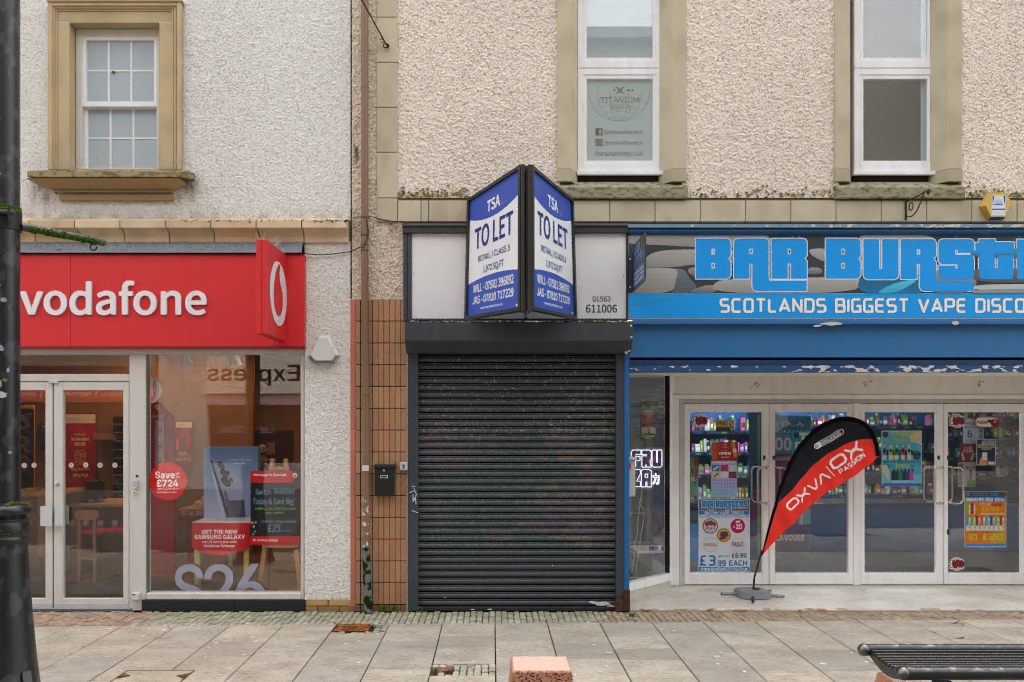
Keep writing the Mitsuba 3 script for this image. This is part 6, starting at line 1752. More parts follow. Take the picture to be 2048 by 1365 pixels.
def badge(k, cx, cy, s):
    yb_ = YD - .002
    P = lambda a, b_: (X(cx + a * s, yb_), Z(cy + b_ * s, yb_))
    g = unary_union([Polygon([P(-15, -6), P(-13, -9), P(-8, -9), P(8, -9), P(13, -9), P(15, -6), P(15, 8), P(13, 10), P(-13, 10), P(-15, 8)]), circle(*P(0, 0), 13.5 * s / FPX * (CAM_D + yb_))]).buffer(.002)
    q = Sheet(facade(yb_), .0, .0005); q.add(g, (222, 218, 214))
    for t_, a, c, up in (('I', (-13, -8, -7, 6), (240, 240, 240), True), ('V', (-8, 4, -7, 7), (170, 20, 44), False), ('G', (3, 14, -6, 6), (170, 20, 44), False)):
        w = fit(text(t_, 'i', 900), *(P(a[0], 0)[0], P(a[1], 0)[0], P(0, a[3])[1], P(0, a[2])[1])); q.add(w.buffer(.008), (24, 20, 22), up); q.k += 1; q.m.flat(w, q.fr, q.d + q.step * (q.k + 1), c); q.k -= 1
    q.add(fit(text('OFFICIAL', 'i', 700), P(-6, 0)[0], P(6, 0)[0], P(0, -9)[1], P(0, -11.5)[1]), (60, 56, 56), False); q.add(fit(text('STOCKIST', 'i', 700), P(-6, 0)[0], P(6, 0)[0], P(0, 12)[1], P(0, 9.7)[1]), (60, 56, 56), False)
    q.m.put(k, 'satin')


badge(lab(nk('round_badge_sticker'), 'white badge sticker with red letters at the top of the leftmost white door', 'sticker'), 1399.5, 842, 1.0)
badge(lab(nk('round_badge_sticker'), 'white badge sticker with red letters at the top of the rightmost white door', 'sticker'), 1914, 842.5, 1.0)
badge(lab(nk('round_badge_sticker'), 'white badge sticker with red letters near the bottom of the rightmost white door', 'sticker'), 1913, 1128.5, 1.0)
k = lab('push_sticker', 'rounded white and red PUSH sticker at the top of the rightmost white door', 'sticker')
yb_ = YD - .002; rc = lambda a, b_, c, d: (X(a, yb_), X(b_, yb_), Z(d, yb_), Z(c, yb_))
s_ = Sheet(facade(yb_), 0, .0005); b_ = rc(1949, 1998, 833.5, 856.5); g = rrect(*b_, .055); s_.add(g, (150, 30, 44)); s_.add(g.buffer(-.012), (222, 218, 218)); s_.add(fit(text('PUSH', 'i', 800), *rc(1953, 1975, 842, 848.5)), (24, 22, 26)); s_.add(fit(text('OXVA', 'i', 700), *rc(1963, 1984, 834, 837)), (226, 190, 196), False); s_.add(rrect(*rc(1981, 1996, 839, 854), .03), (130, 24, 40), False); s_.add(circle(*rc(1990, 1990, 844, 844)[::2], .014, 10), (200, 150, 156), True); s_.add(sbox(*[rc(1976, 1983, 840, 846)[i] for i in (0, 2, 1, 3)]), (40, 24, 30), False); s_.m.put(k, 'satin')
k = lab('giveaway_poster', 'turquoise poster with yellow headline and a row of small devices on the third white door', 'poster')
p = Poster(k, 1763.5, 1843.5, 862, 973, (70, 170, 196), border=(206, 214, 216))
mp = lambda a, b_: (1720 + a / 6.5, 800 + b_ / 6.5)
p.poly([mp(*a) for a in ((640, 470), (700, 420), (800, 410), (798, 600), (740, 560), (650, 545))], (200, 196, 176), True).poly([mp(*a) for a in ((290, 850), (350, 850), (380, 930), (370, 1050), (330, 980), (290, 930))], (200, 196, 176)).poly([mp(*a) for a in ((290, 940), (798, 980), (798, 1120), (290, 1120))], (110, 190, 212))
p.txt('FREE!!!', *[v_ for q_ in zip(mp(402, 415), mp(715, 478)) for v_ in q_], (196, 196, 30), w=800, up=True).txt('KIT GIVEAWAY', *[v_ for q_ in zip(mp(326, 498), mp(782, 550)) for v_ in q_], (176, 186, 40))
p.disc(*mp(328, 452), 6, (44, 60, 80)).disc(*mp(732, 722), 9, (38, 50, 66))
p.txt('10', *[v_ for q_ in zip(mp(708, 672), mp(755, 702)) for v_ in q_], (40, 110, 170), up=True).txt('£20', *[v_ for q_ in zip(mp(690, 730), mp(775, 760)) for v_ in q_], (40, 110, 170))
for i, c in enumerate(((40, 130, 180), (170, 190, 50), (40, 130, 80), (190, 50, 54), (120, 190, 180))):
    x = 294 + 80 * i; x0, y0 = mp(x, 590); x1, y1 = mp(x + 46, 780); p.rect(x0, x1, y0, y1, c); xa, ya = mp(x, 722); p.s.k += 1; p.rect(xa, x1, ya, y1 - .3, (206, 206, 206)); p.disc((x0 + x1) / 2, y0 + 2.5, 2.3, (200, 214, 222)); p.poly([(x0 + 1.5, y0 + 8), (x0 + 5.5, y0 + 8), (x1 - .5, y0 + 12), (x0 + 3.5, y0 + 16), (x0 + .5, y0 + 12)], (24, 28, 30)); p.s.k -= 1
    xb_, yb2 = mp(x + 48, 655); xc_, _ = mp(x + 74, 0); p.rect(xb_, xc_, yb2, yb2 + 10, (24, 30, 36)); p.rect(xb_, xc_, yb2 + 10, y1, c)
p.s.k += 1
B4 = lambda a, b_, c, d: [v_ for q_ in zip(mp(a, c), mp(b_, d)) for v_ in q_]
p.txt('BUY ANY', *B4(312, 470, 792, 824), (16, 84, 150), up=True).txt('10', *B4(482, 540, 782, 832), (16, 84, 150)).txt('TITAN SALTS', *B4(552, 772, 792, 824), (16, 84, 150)).txt('GET A', *B4(352, 455, 845, 878), (16, 84, 150)).txt('FREE', *B4(470, 648, 840, 884), (196, 196, 30)).txt('KIT', *B4(655, 705, 848, 878), (16, 84, 150)).txt('WAS £19.99', *B4(425, 638, 1052, 1082), (214, 226, 232), w=400)
for i, c in enumerate(((36, 38, 42), (40, 44, 46), (30, 120, 100), (44, 46, 50), (40, 60, 140), (190, 60, 150))): p.rect(*B4(404 + 48 * i, 450 + 48 * i, 930, 1045), c); p.rect(*B4(440 - 0 + 48 * i - 10, 462 + 48 * i - 10, 900, 929), (34, 40, 46))
p.rect(*B4(292, 798, 1086, 1122), (20, 110, 196)); p.done()
k = lab('box_deal_poster', 'orange poster of small bottles with blue heading, low on the rightmost white door', 'poster')
p = Poster(k, 1929, 2012.5, 983, 1095, (222, 118, 24), border=(206, 206, 206))
mp = lambda a, b_: (1880 + a / 4.268, 800 + b_ / 4.268)
B4 = lambda a, b_, c, d: [v_ for q_ in zip(mp(a, c), mp(b_, d)) for v_ in q_]
p.rect(*B4(214, 562, 784, 832), (70, 74, 78), True).rect(*B4(214, 562, 832, 872), (40, 130, 206)).poly([mp(*a) for a in ((460, 1100), (562, 1020), (562, 1226), (430, 1226))], (206, 150, 40)).rect(*B4(214, 562, 1228, 1254), (60, 140, 210))
p.txt('CRYSTAL BAR', *B4(282, 494, 792, 824), (20, 130, 200), up=True).txt('BONKERS BOX DEAL', *B4(224, 552, 838, 868), (240, 242, 246)).txt('£5.99', *B4(440, 526, 884, 908), (60, 50, 40)).txt('£2.99', *B4(356, 502, 920, 952), (196, 206, 30)).txt('10', *B4(238, 318, 1146, 1198), (190, 210, 20)).txt('£20', *B4(366, 534, 1146, 1198), (190, 210, 20)).txt('FOR', *B4(322, 358, 1160, 1174), (160, 90, 30), w=400).txt('16 AMAZING', *B4(340, 436, 880, 892), (240, 226, 210), w=400).txt('FLAVOURS', *B4(345, 432, 896, 908), (240, 226, 210), w=400).txt('BONKERS BOX PRICE', *B4(280, 490, 1122, 1136), (40, 110, 180), w=400).rect(*B4(345, 552, 966, 980), (226, 190, 150))
p.disc(*mp(240, 806), 3.5, (60, 140, 190))
for i in range(8):
    c = ((50, 150, 200), (110, 180, 50), (150, 40, 60), (206, 90, 50), (70, 170, 190), (60, 80, 160), (120, 180, 60), (190, 50, 60))[i]; x = 222 + 41 * i
    p.rect(*B4(x, x + 24, 990, 1075), c); p.rect(*B4(x, x + 24, 1075, 1118), (214, 214, 210)); p.s.k += 1; p.s.add(rrect(*p.rc(*B4(x + 22, x + 38, 1006, 1118)), .006), (206, 214, 196), False); p.rect(*B4(x + 24, x + 36, 1030, 1100), tuple(v_ * .8 for v_ in c)); p.s.k -= 1
for i, c in enumerate(((120, 180, 50), (170, 40, 50))): p.rect(*B4(222 + 42 * i, 244 + 42 * i, 880, 975), c); p.rect(*B4(245 + 42 * i, 258 + 42 * i, 895, 978), (200, 210, 196))
p.done()
k = lab('card_payment_poster', 'dark blue poster of a hand holding a phone, on the rightmost white door', 'poster')
p = Poster(k, 1953, 1991, 879.5, 931, (24, 44, 76), border=(190, 200, 206)); p.poly(((1958, 930), (1960, 918), (1965, 912), (1974, 912), (1976, 922), (1972, 930)), (206, 140, 106), True).rect(1963.5, 1975, 904, 925, (30, 32, 40)).rect(1964.5, 1974, 905.5, 921, (214, 216, 222), True).txt('DUE TO RECENT', 1964, 1989, 882, 884.6, (220, 224, 230), 'i', 800).txt('BANK CLOSURES', 1963, 1989, 885.6, 888.2, (220, 224, 230), 'i', 800).txt('& COUNTERFEIT NOTES', 1955, 1990, 889.2, 891.8, (220, 224, 230), 'i', 800).txt('WE PREFER CARD', 1956, 1989, 893, 896.4, (190, 206, 40), 'i', 800).txt('PAYMENTS', 1963, 1983, 897.4, 900.5, (190, 206, 40), 'i', 800).disc(1968, 914, 1.8, (190, 40, 40)).disc(1970.5, 914, 1.8, (220, 140, 40)).rect(1976, 1989, 924, 929, (200, 206, 210)); p.done()
k = lab('match_poster', 'pale blue mix and match price poster behind the rightmost white door', 'poster')
p = Poster(k, 1926, 1958, 838, 890, (176, 192, 206), y=YD + .05); p.txt('MIX N', 1930, 1950, 845, 850, (60, 76, 96), w=400, up=True).txt('MATCH', 1930, 1952, 853, 858, (60, 76, 96), w=400).txt('6', 1935, 1944, 861, 876, (16, 66, 126)).txt('FOR', 1932, 1947, 880, 887, (120, 132, 146), w=400); p.done()
k = lab('prefilled_poster', 'narrow grey poster beside the pale blue price poster on the rightmost white door', 'poster')
p = Poster(k, 1954.5, 1968, 850, 878, (150, 172, 192), y=YD + .06); p.txt('PRE', 1957, 1966, 858, 868, (20, 66, 126), up=True).rect(1957, 1966, 870, 876, (110, 126, 146)); p.done()
k = lab('maroon_offer_poster', 'tilted maroon offer poster below the pale blue price poster', 'poster')
p = Poster(k, 1919, 1951, 888, 924, (100, 30, 32), y=YD + .045); p.txt('2 FOR', 1929, 1944, 894, 899, (220, 180, 90), up=True).txt('£9.99', 1927, 1946, 900, 905, (226, 206, 190)).poly(((1922, 907), (1925, 905), (1930, 920), (1926, 922)), (200, 170, 160)).poly(((1940, 920), (1946, 906), (1949, 908), (1944, 922)), (170, 190, 150)); p.done()
k = lab('grey_offer_poster', 'grey two-part poster with a purple device below the maroon poster', 'poster')
p = Poster(k, 1916, 1951, 925, 975, (146, 146, 148), y=YD + .05); p.txt('MY LIFE', 1932, 1950, 933, 938, (34, 36, 40), 'i', 800, True).rect(1939, 1944, 940, 960, (110, 40, 100)).rect(1918, 1926, 928, 946, (110, 84, 80)).rect(1918, 1926, 950, 970, (120, 96, 90)).rect(1934, 1951, 961, 975, (60, 130, 60)); p.done()
k = lab('roll_up_banner', 'tall teal and violet roll-up banner behind the second white door', 'banner')
p = Poster(k, 1545, 1622, 832, 1104, (66, 120, 140), y=1.5)
for i in range(10): t = i / 9; p.rect(1546, 1621, 833 + 27 * i, 833 + 27 * (i + 1), tuple(a * (1 - t) + b_ * t for a, b_ in zip((64, 112, 136), (110, 170, 186))) if i < 8 else ((80, 72, 110) if i == 8 else (72, 64, 100)), i == 0)
p.rect(1549, 1610, 858, 869, (20, 26, 34)).txt('YOLA', 1549, 1607, 844, 853, (196, 196, 200), w=400, up=True).txt('OMAX', 1555, 1604, 860, 867, (150, 190, 206), 'i', 400).txt('00', 1550, 1583, 875, 902, (196, 192, 190), 'i', 900).rect(1546, 1621, 908, 913, (110, 60, 110)).rect(1546, 1621, 916, 921, (170, 130, 110)).txt('FLAVOURS', 1546, 1608, 1070, 1082, (190, 186, 190), 'i', 900).txt('DIFFERENT PODS AVAILABLE', 1546, 1608, 1086, 1091, (60, 56, 84), 'i', 700).rect(1546, 1621, 922, 1018, (84, 72, 110))
for i in range(6): p.rect(1556 + 9 * i, 1560 + 9 * i, 1024, 1050, [(190, 90, 60), (150, 40, 50), (200, 190, 180)][i % 3])
p.done()
m = Mesh(); pb(m, 1540, 1622, 1104, 1109, 1.46, 1.6, (150, 150, 150)); m.put(k + '__base', 'metal')
k = lab('teal_side_poster', 'teal poster with large white letters partly hidden behind the feather flag', 'poster')
p = Poster(k, 1584, 1630, 862, 975, (40, 160, 170)); p.disc(1593, 871, 6, (20, 70, 100), True).rect(1603, 1609, 866, 885, (214, 226, 226)).rect(1598, 1620, 866, 871, (214, 226, 226)).rect(1590, 1594, 884, 903, (214, 226, 226)).rect(1590, 1606, 884, 888, (214, 226, 226)).rect(1590, 1603, 892, 896, (214, 226, 226)); p.done()
k = lab('blue_door_vinyl', 'tall blue vinyl panel with a green edge inside the leftmost white door', 'vinyl panel')
p = Poster(k, 1497, 1526, 826, 1120, (12, 62, 106), y=1.3); p.rect(1515, 1520, 829, 1110, (96, 140, 40), True); p.done()
k = lab('blue_lower_vinyl', 'plain bright blue panel at the foot of the leftmost white door', 'vinyl panel')
p = Poster(k, 1380, 1397, 1048, 1124, (20, 120, 186), y=YD + .02); p.done()
k = lab('device_strip_poster', 'narrow green and maroon strip poster at the left edge of the leftmost white door', 'poster')
p = Poster(k, 1380, 1397, 914, 992, (70, 130, 80), y=YD + .02); p.poly(((1388, 914), (1397, 914), (1397, 940), (1391, 975), (1389, 960)), (120, 24, 50), True).poly(((1391, 975), (1397, 938), (1397, 992), (1390, 992)), (60, 150, 180)).rect(1382, 1387, 935, 950, (30, 40, 40)).txt('ND', 1382, 1393, 955, 962, (206, 206, 206), 'i', 500); p.done()

# things in the splayed side window
yq = .62


def wposter(k, a, b_, c, d, bg, y=.95, border=None):
    return Poster(k, a, b_, c, d, bg, y=y, border=border)


k = lab('neon_sign', 'lit neon sign of purple letters with white outlines in the side window', 'neon sign')
yn_ = .87
xn = lambda a: X(1240 + a / 5.46, yn_)
zn = lambda b_: Z(760 + b_ / 5.46, yn_)
NP = lambda pts, holes=(): Polygon([(xn(a), zn(b_)) for a, b_ in pts], [[(xn(a), zn(b_)) for a, b_ in h] for h in holes])
NL = [NP([(125, 790), (140, 772), (222, 772), (222, 812), (165, 812), (165, 845), (212, 845), (212, 878), (165, 878), (165, 940), (125, 940)]),
      NP([(240, 772), (320, 772), (335, 788), (335, 865), (318, 885), (335, 950), (292, 950), (280, 900), (272, 950), (240, 950), (240, 835), (295, 835), (295, 812), (240, 812)]),
      NP([(352, 772), (392, 772), (392, 908), (410, 908), (410, 772), (450, 772), (450, 935), (435, 950), (368, 950), (352, 935)]),
      NP([(118, 985), (215, 985), (215, 1030), (172, 1115), (218, 1115), (218, 1160), (118, 1160), (118, 1115), (162, 1030), (118, 1030)]),
      NP([(245, 985), (318, 985), (335, 1000), (335, 1165), (295, 1165), (295, 1110), (275, 1110), (275, 1165), (235, 1165), (235, 1000)], [[(272, 1030), (300, 1030), (300, 1068), (272, 1068)]])]
m = Mesh()
for g in NL: m.prism(g, facade(yn_), 0, .006, (84, 36, 130))
m.put(k + '__purple_letters', 'satin')
m = Mesh()
for g in NL:
    for r_g in [g.buffer(.004).exterior, *g.interiors]:
        pts = np.array(r_g.coords); m.tube([(a, yn_ - .012, b_) for a, b_ in pts], .0045, (255, 255, 255), 6, False)
KA = fit(text('力', 's', bold=.03), xn(355), xn(425), zn(1140), zn(1022))
for r_g in [q.exterior for q in polys(KA)]:
    pts = np.array(r_g.coords); m.tube([(a, yn_ - .012, b_) for a, b_ in pts], .006, (255, 255, 255), 6, False)
v, f, _ = m.arr(); scene[k + '__white_tubes'] = mikit.ply((v, f), 'black', smooth=True, emitter={'type': 'area', 'radiance': {'type': 'rgb', 'value': [.15, .147, .158]}})
m = Mesh(); m.prism(unary_union([g.buffer(.022) for g in NL]).buffer(.01), facade(yn_), -.012, -.006, (96, 128, 122), back=True); m.put(k + '__backing', 'gloss')
k = lab('neon_cable', 'loose white twin cable hanging below the neon sign', 'cable')
m = Mesh()
for dx, sd in ((0, 1), (9, 2)):
    rr = random.Random(sd); pts = [(X(1284 - t * 22 + dx * (t > .2) + rr.uniform(-2, 2) * (t > .1), .88), .88 - .02 * t, Z(980 + 170 * t, .88)) for t in np.linspace(0, 1, 14)]
    m.tube(pts, .004, (206, 206, 204), 5)
m.put(k, 'matte')
k = lab('burst_price_poster', 'blue lettered poster hung highest in the splayed side window', 'poster')
p = wposter(k, 1282, 1319, 779, 803, (120, 116, 112)); p.txt('BURST', 1286, 1318, 782, 790, (24, 110, 180), 'i', 900, True).txt('PRICE', 1292, 1318, 792, 800, (24, 110, 180), 'i', 900); p.done()
k = lab('dark_event_poster', 'tall black poster with an orange glow, cards and green captions in the side window', 'poster')
p = wposter(k, 1280.5, 1312, 804, 880, (30, 26, 28), y=.91)
p.poly(((1281, 834), (1290, 828), (1297, 833), (1304, 828), (1311, 834), (1311, 846), (1281, 846)), (150, 50, 24), True).poly(((1290, 830), (1297, 826), (1304, 830), (1297, 838)), (210, 110, 30)).rect(1284, 1291, 810, 817, (96, 150, 30)).rect(1302, 1309, 811, 818, (60, 150, 50)).txt('BARBALITZ', 1288, 1305, 821, 825, (230, 230, 226), 'i', 800).rect(1285, 1307, 828, 829.5, (190, 190, 186)).rect(1283, 1310, 871, 874.5, (140, 196, 40)).rect(1288, 1304, 875.5, 878, (140, 196, 40))
for i in range(5): p.poly([(1297 + (-11 + 5.5 * i) + a, 860 + abs(i - 2) * 1.2 + b_) for a, b_ in ((-3, -7), (3, -7), (3.6, 6), (-2.4, 6))], (214, 206, 196) if i != 2 else (180, 50, 50))
p.done()
k = lab('side_match_poster', 'grey mix and match price poster hanging behind the neon sign', 'poster')
p = wposter(k, 1262, 1286, 812, 906, (150, 156, 160), y=1.02); p.rect(1262, 1286, 812, 838, (60, 90, 130), True).txt('MIX', 1265.5, 1276.5, 845, 851, (40, 46, 54), w=400).txt('MATCH', 1265, 1285, 853, 859, (40, 46, 54), w=400).txt('6', 1271, 1279, 862, 878, (16, 66, 126)).txt('FOR', 1268.5, 1281.5, 880, 887, (110, 116, 122), w=400); p.done()
k = lab('tin_stickers_panel', 'dark panel with two round white tin emblems at the right of the side window', 'poster')
p = wposter(k, 1314, 1336, 800, 849, (34, 36, 42), y=1.06); p.disc(1323, 810, 7, (200, 200, 202), True).disc(1323, 831, 7.5, (200, 200, 202)).txt('KILLA', 1318, 1328, 807, 812, (110, 40, 50), 'i', 800, True).txt('KILLA', 1318, 1328, 828, 833, (60, 56, 60), 'i', 800).txt('KING OF', 1316, 1335, 843, 848, (150, 156, 170), 'i', 500); p.done()
k = lab('window_shelf', 'pale glass-edged display ledge low in the side window with small packs', 'shelf')
m = Mesh(); m.box(X(1272, 1.0), X(1336, 1.0), .95, 1.35, Z(1106, 1.0), Z(1101, 1.0), (206, 200, 186)); m.put(k, 'satin')
for i, (px, c, nm) in enumerate(((1300, (90, 50, 120), 'purple'), (1309, (190, 120, 170), 'pink'), (1324, (160, 70, 120), 'magenta'))):
    kk = lab(nk('loose_pack'), 'small %s pack lying on the low ledge in the side window' % nm, 'pack'); m = Mesh(); m.box(X(px, 1.0), X(px + 8, 1.0), 1.0, 1.06, Z(1100.9, 1.0), Z(1094, 1.0), c, .003); m.put(kk, 'satin')
k = lab('green_glass_cabinet', 'dim green glass cabinet at the back of the side window', 'cabinet')
m = Mesh(); m.box(1.3, 1.86, 1.9, 2.3, .05, 1.75, (70, 92, 90)); m.put(k + '__body', 'satin')
for i in range(4): m = Mesh(); m.box(1.32, 1.84, 1.86, 1.9, .35 + .34 * i, .37 + .34 * i, (140, 156, 150)); m.put(nk(k + '__shelf'), 'satin')

# ------------------------------------------------------------------ feather flag
FL = lab('feather_flag', 'black and red feather flag with white lettering on a grey weighted base in the entrance', 'feather flag')
yF = .55
f2 = lambda a, b_: (X(1440 + a / 3.034, yF), Z(780 + b_ / 3.034, yF))
spl = lambda pts, n_=60: make_interp_spline(np.linspace(0, 1, len(pts)), np.array(pts, float), 3)(np.linspace(0, 1, n_))
outer = spl([(250, 1012), (275, 905), (300, 800), (330, 690), (362, 580), (400, 482), (450, 382), (520, 290), (600, 218), (680, 178), (770, 163), (850, 182), (905, 220), (942, 275), (962, 335), (968, 404)], 90)
tn = np.gradient(outer, axis=0); nr = np.stack([-tn[:, 1], tn[:, 0]], 1); nr /= np.linalg.norm(nr, axis=1, keepdims=True)
wd = np.interp(np.linspace(0, 1, 90), [0, .12, .3, .7, 1], [6, 16, 24, 27, 24])
inner = outer + nr * wd[:, None]
low = spl([(945, 416), (870, 478), (750, 566), (600, 668), (450, 800), (340, 915), (262, 1000)], 30)
full = Polygon([f2(*p_) for p_ in np.vstack([outer, low])]).buffer(0)
sleeve = Polygon([f2(*p_) for p_ in np.vstack([outer, inner[::-1]])]).buffer(0)
border = spl([(300, 735), (350, 685), (420, 620), (500, 532), (580, 450), (660, 385), (740, 337), (820, 307), (900, 299), (960, 301)], 40)
redA = Polygon([f2(*p_) for p_ in np.vstack([border, [(990, 420), (990, 1100), (200, 1100), (250, 900)]])]).buffer(0).intersection(full).difference(sleeve)
blkA = full.difference(sleeve).difference(redA)


def waved(v):
    v = np.array(v); a, b_ = v[:, 0] - X(1510, yF), v[:, 2] - .3
    w = .022 * np.sin(7 * a + 3 * b_ + .6) + .016 * np.sin(15 * (a * .75 - b_ * .66) + 1) + .008 * np.sin(34 * (a * .8 + b_ * .5)) + .010 * (meshkit.noise(np.stack([v[:, 0] * 9, v[:, 2] * 9, v[:, 0] * 0], 1), 9) - .5)
    v[:, 1] += w * np.clip(a * 3, 0, 1)
    return v


def cloth(geom, d, c, key, cell=.016):
    g = geom.buffer(0); x0, z0, x1, z1 = g.bounds; m = Mesh()
    for i in range(int((x1 - x0) / cell) + 1):
        col = sbox(x0 + i * cell, z0, x0 + (i + 1) * cell, z1).intersection(g)
        if col.is_empty: continue
        for p_ in polys(col):
            q0, q1 = p_.bounds[1], p_.bounds[3]
            for j in range(int((q1 - q0) / cell) + 1): m.flat(sbox(x0 - 1, q0 + j * cell, x1 + 1, q0 + (j + 1) * cell).intersection(p_), facade(yF), d, c)
    v, f, c_ = m.arr()
    uq, inv = np.unique(np.round(v, 6), axis=0, return_inverse=True)
    mm = Mesh().add(waved(uq), inv[f], c); mm.put(key, 'matte')


cloth(redA, 0, (238, 62, 52), FL + '__red_cloth'); cloth(blkA, 0, (40, 42, 48), FL + '__black_cloth')
pc = (outer + inner) / 2
m = Mesh(); P3d = waved(np.array([[f2(*q_)[0], yF, f2(*q_)[1]] for q_ in pc])); m.tube(P3d, wd / 2 / 3.034 / FPX * (CAM_D + yF) * 1.0 + .0005, (20, 20, 22), 12)
v, f, c_ = m.arr(); cy_ = waved(np.array([[0, yF, 0]]))[0, 1]; v[:, 1] = yF + (v[:, 1] - yF) * .55; Mesh().add(v, f, c_).put(FL + '__sleeve', 'matte')


def stroke(lines, w): return unary_union([LineString([f2(*q_) for q_ in l]).buffer(w / 3.034 / FPX * (CAM_D + yF) / 2, quad_segs=4) for l in lines])


def local(o, ang, sc, pts):
    ca, sa = math.cos(math.radians(ang)), math.sin(math.radians(ang)); return [(o[0] + sc * (a * ca + b_ * sa), o[1] + sc * (-a * sa + b_ * ca)) for a, b_ in pts]


Oshape = [(-.35, -.5), (.35, -.5), (.55, -.3), (.55, .3), (.35, .5), (-.35, .5), (-.55, .3), (-.55, -.3), (-.35, -.5)]
Xs = [[(-.5, -.5), (-.2, -.12), (.2, -.12), (.5, -.5)], [(-.5, .5), (-.2, .12), (.2, .12), (.5, .5)], [(-.2, -.12), (.2, .12)], [(-.2, .12), (.2, -.12)]]
def L2(o, ang, sx, sy, pts): return local(o, ang, 1, [(a * sx, b_ * sy) for a, b_ in pts])
XA = [(-.5, -.5), (-.22, -.06), (.22, -.06), (.5, -.5)]; XB = [(-.5, .5), (-.22, .06), (.22, .06), (.5, .5)]
lt = [L2((434, 690), 43, 68, 42, Oshape), L2((502, 637), 40, 66, 50, XA), L2((502, 637), 40, 66, 50, XB), L2((570, 581), 40, 62, 46, [(-.5, -.5), (-.1, .5), (.1, .5), (.5, -.5)]), L2((632, 535), 38, 62, 46, [(-.5, .5), (-.1, -.5), (.1, -.5), (.5, .5)])]
logo = stroke(lt, 12)
lt2 = [L2((714, 434), 40, 80, 58, Oshape), L2((806, 367), 38, 84, 64, XA), L2((806, 367), 38, 84, 64, XB)]
logo2 = stroke(lt2, 15); bar_ = stroke([[(640, 466), (700, 524)]], 5)
pas = techno('PASSION', .24); a0, b0, a1, b1 = pas.bounds; pas = affinity.scale(affinity.translate(pas, -(a0 + a1) / 2, -(b0 + b1) / 2), 182 / (a1 - a0), 32 / (b1 - b0), origin=(0, 0))
pas = shapely.transform(pas, lambda q_: np.array([f2(*local((800, 447), 38, 1, [(a, -b_)])[0]) for a, b_ in q_]))
url = text('www.oxva.com', 'i', 600); a0, b0, a1, b1 = url.bounds; url = affinity.scale(affinity.translate(url, -(a0 + a1) / 2, -(b0 + b1) / 2), 122 / (a1 - a0), 22 / (b1 - b0), origin=(0, 0)); url = shapely.transform(url, lambda q_: np.array([f2(*local((675, 292), 33, 1, [(a, -b_)])[0]) for a, b_ in q_]))
c0, c1 = local((660, 300), 33, 1, [(-80, 0)])[0], local((660, 300), 33, 1, [(80, 0)])[0]
pill = stroke([[c0, c1]], 34).difference(stroke([[c0, c1]], 27)).union(stroke([[c0, local((660, 300), 33, 1, [(-62, 0)])[0]]], 32)).difference(stroke([local((660, 300), 33, 1, [(-80 + 8 * math.cos(t), 8 * math.sin(t)) for t in np.linspace(0, 6.28, 14)])], 4))
cloth(unary_union([logo, logo2, bar_, pas]), .0035, (240, 232, 236), FL + '__lettering', .03); cloth(unary_union([pill, url]), .0035, (226, 228, 236), FL + '__web_address', .03)
m = Mesh(); b0_ = f2(252, 1005); bx = X(1506.5, yF); m.tube([(bx, yF, .05), (bx + .01, yF, .2), (b0_[0] + .004, yF, b0_[1] + .05)], [.011, .009, .008], (26, 26, 28), 10); m.put(FL + '__pole', 'satin')
zf = .052 * (yF / 1.4) + .004
bxc = X(1505, yF)
m = Mesh(); g = rrect(bxc - .17, bxc + .155, yF - .17, yF + .15, .09)
fr_h = frame((0, 0, 0), (1, 0, 0), (0, 1, 0))
m.prism(g, fr_h, zf, zf + .045, (138, 142, 148)); lo_, hi_ = g, g.buffer(-.03); m.prism(g.buffer(-.012), fr_h, zf + .044, zf + .056, (140, 144, 150)); m.prism(g.buffer(-.03), fr_h, zf + .05, zf + .062, (142, 146, 152)); m.put(FL + '__weighted_base', 'satin')
for dx, dy, L_ in ((-.30, .02, 1), (.27, -.11, 1), (-.10, -.33, 1), (.24, .17, 1)):
    m = Mesh(); m.tube([(bxc + dx * .3, yF + dy * .3, zf + .02), (bxc + dx, yF + dy, zf + .014)], .014, (150, 154, 158), 10); m.ball((bxc + dx, yF + dy, zf + .014), (.012, .012, .012), (36, 36, 38), 6); m.put(nk(FL + '__foot'), 'metal')
m = Mesh(); a = np.linspace(0, 2 * math.pi, 18); m.tube(np.stack([bx + .03 + .025 * np.cos(a), yF - .02 + .018 * np.sin(a), zf + .07 + 0 * a], 1), .005, (26, 26, 28), 6, False); m.put(FL + '__tether', 'satin')
# ------------------------------------------------------------------ wall fittings on the right-hand building
k = lab('hexagon_alarm_box', 'yellow hexagonal alarm box with a blue base and white label, top right', 'alarm box')
ya = -.11
a2 = lambda a, b_, y=ya: (X(1940 + a / 13.65, y), Z(370 + b_ / 13.65, y))
front = [(562, 222), (980, 222), (1140, 505), (960, 870), (585, 880), (430, 560)]
g = Polygon([a2(*q_) for q_ in front]); gb = affinity.scale(g, 1.05, 1.05)
bk = [(455, 222), (980, 210), (1150, 500), (915, 960), (455, 975), (240, 600)]
P0 = np.array([(*a2(*q_),) for q_ in front]); P1 = np.array([(X(1940 + a / 13.65, -.03), Z(370 + b_ / 13.65, -.03)) for a, b_ in bk])
YEL = (214, 182, 92)
m = Mesh(); m.flat(g, facade(ya), 0, YEL)
for i in range(6):
    j = (i + 1) % 6
    if i == 3: continue
    m.quad([(P1[i][0], -.03, P1[i][1]), (P1[j][0], -.03, P1[j][1]), (P0[j][0], ya, P0[j][1]), (P0[i][0], ya, P0[i][1])], (196, 150, 60) if i == 4 else YEL)
m.put(k + '__cover', 'satin')
m = Mesh(); i, j = 3, 4; m.quad([(P1[i][0], -.03, P1[i][1]), (P1[j][0], -.03, P1[j][1]), (P0[j][0], ya, P0[j][1]), (P0[i][0], ya, P0[i][1])], (10, 84, 168)); m.put(k + '__strobe', 'gloss')
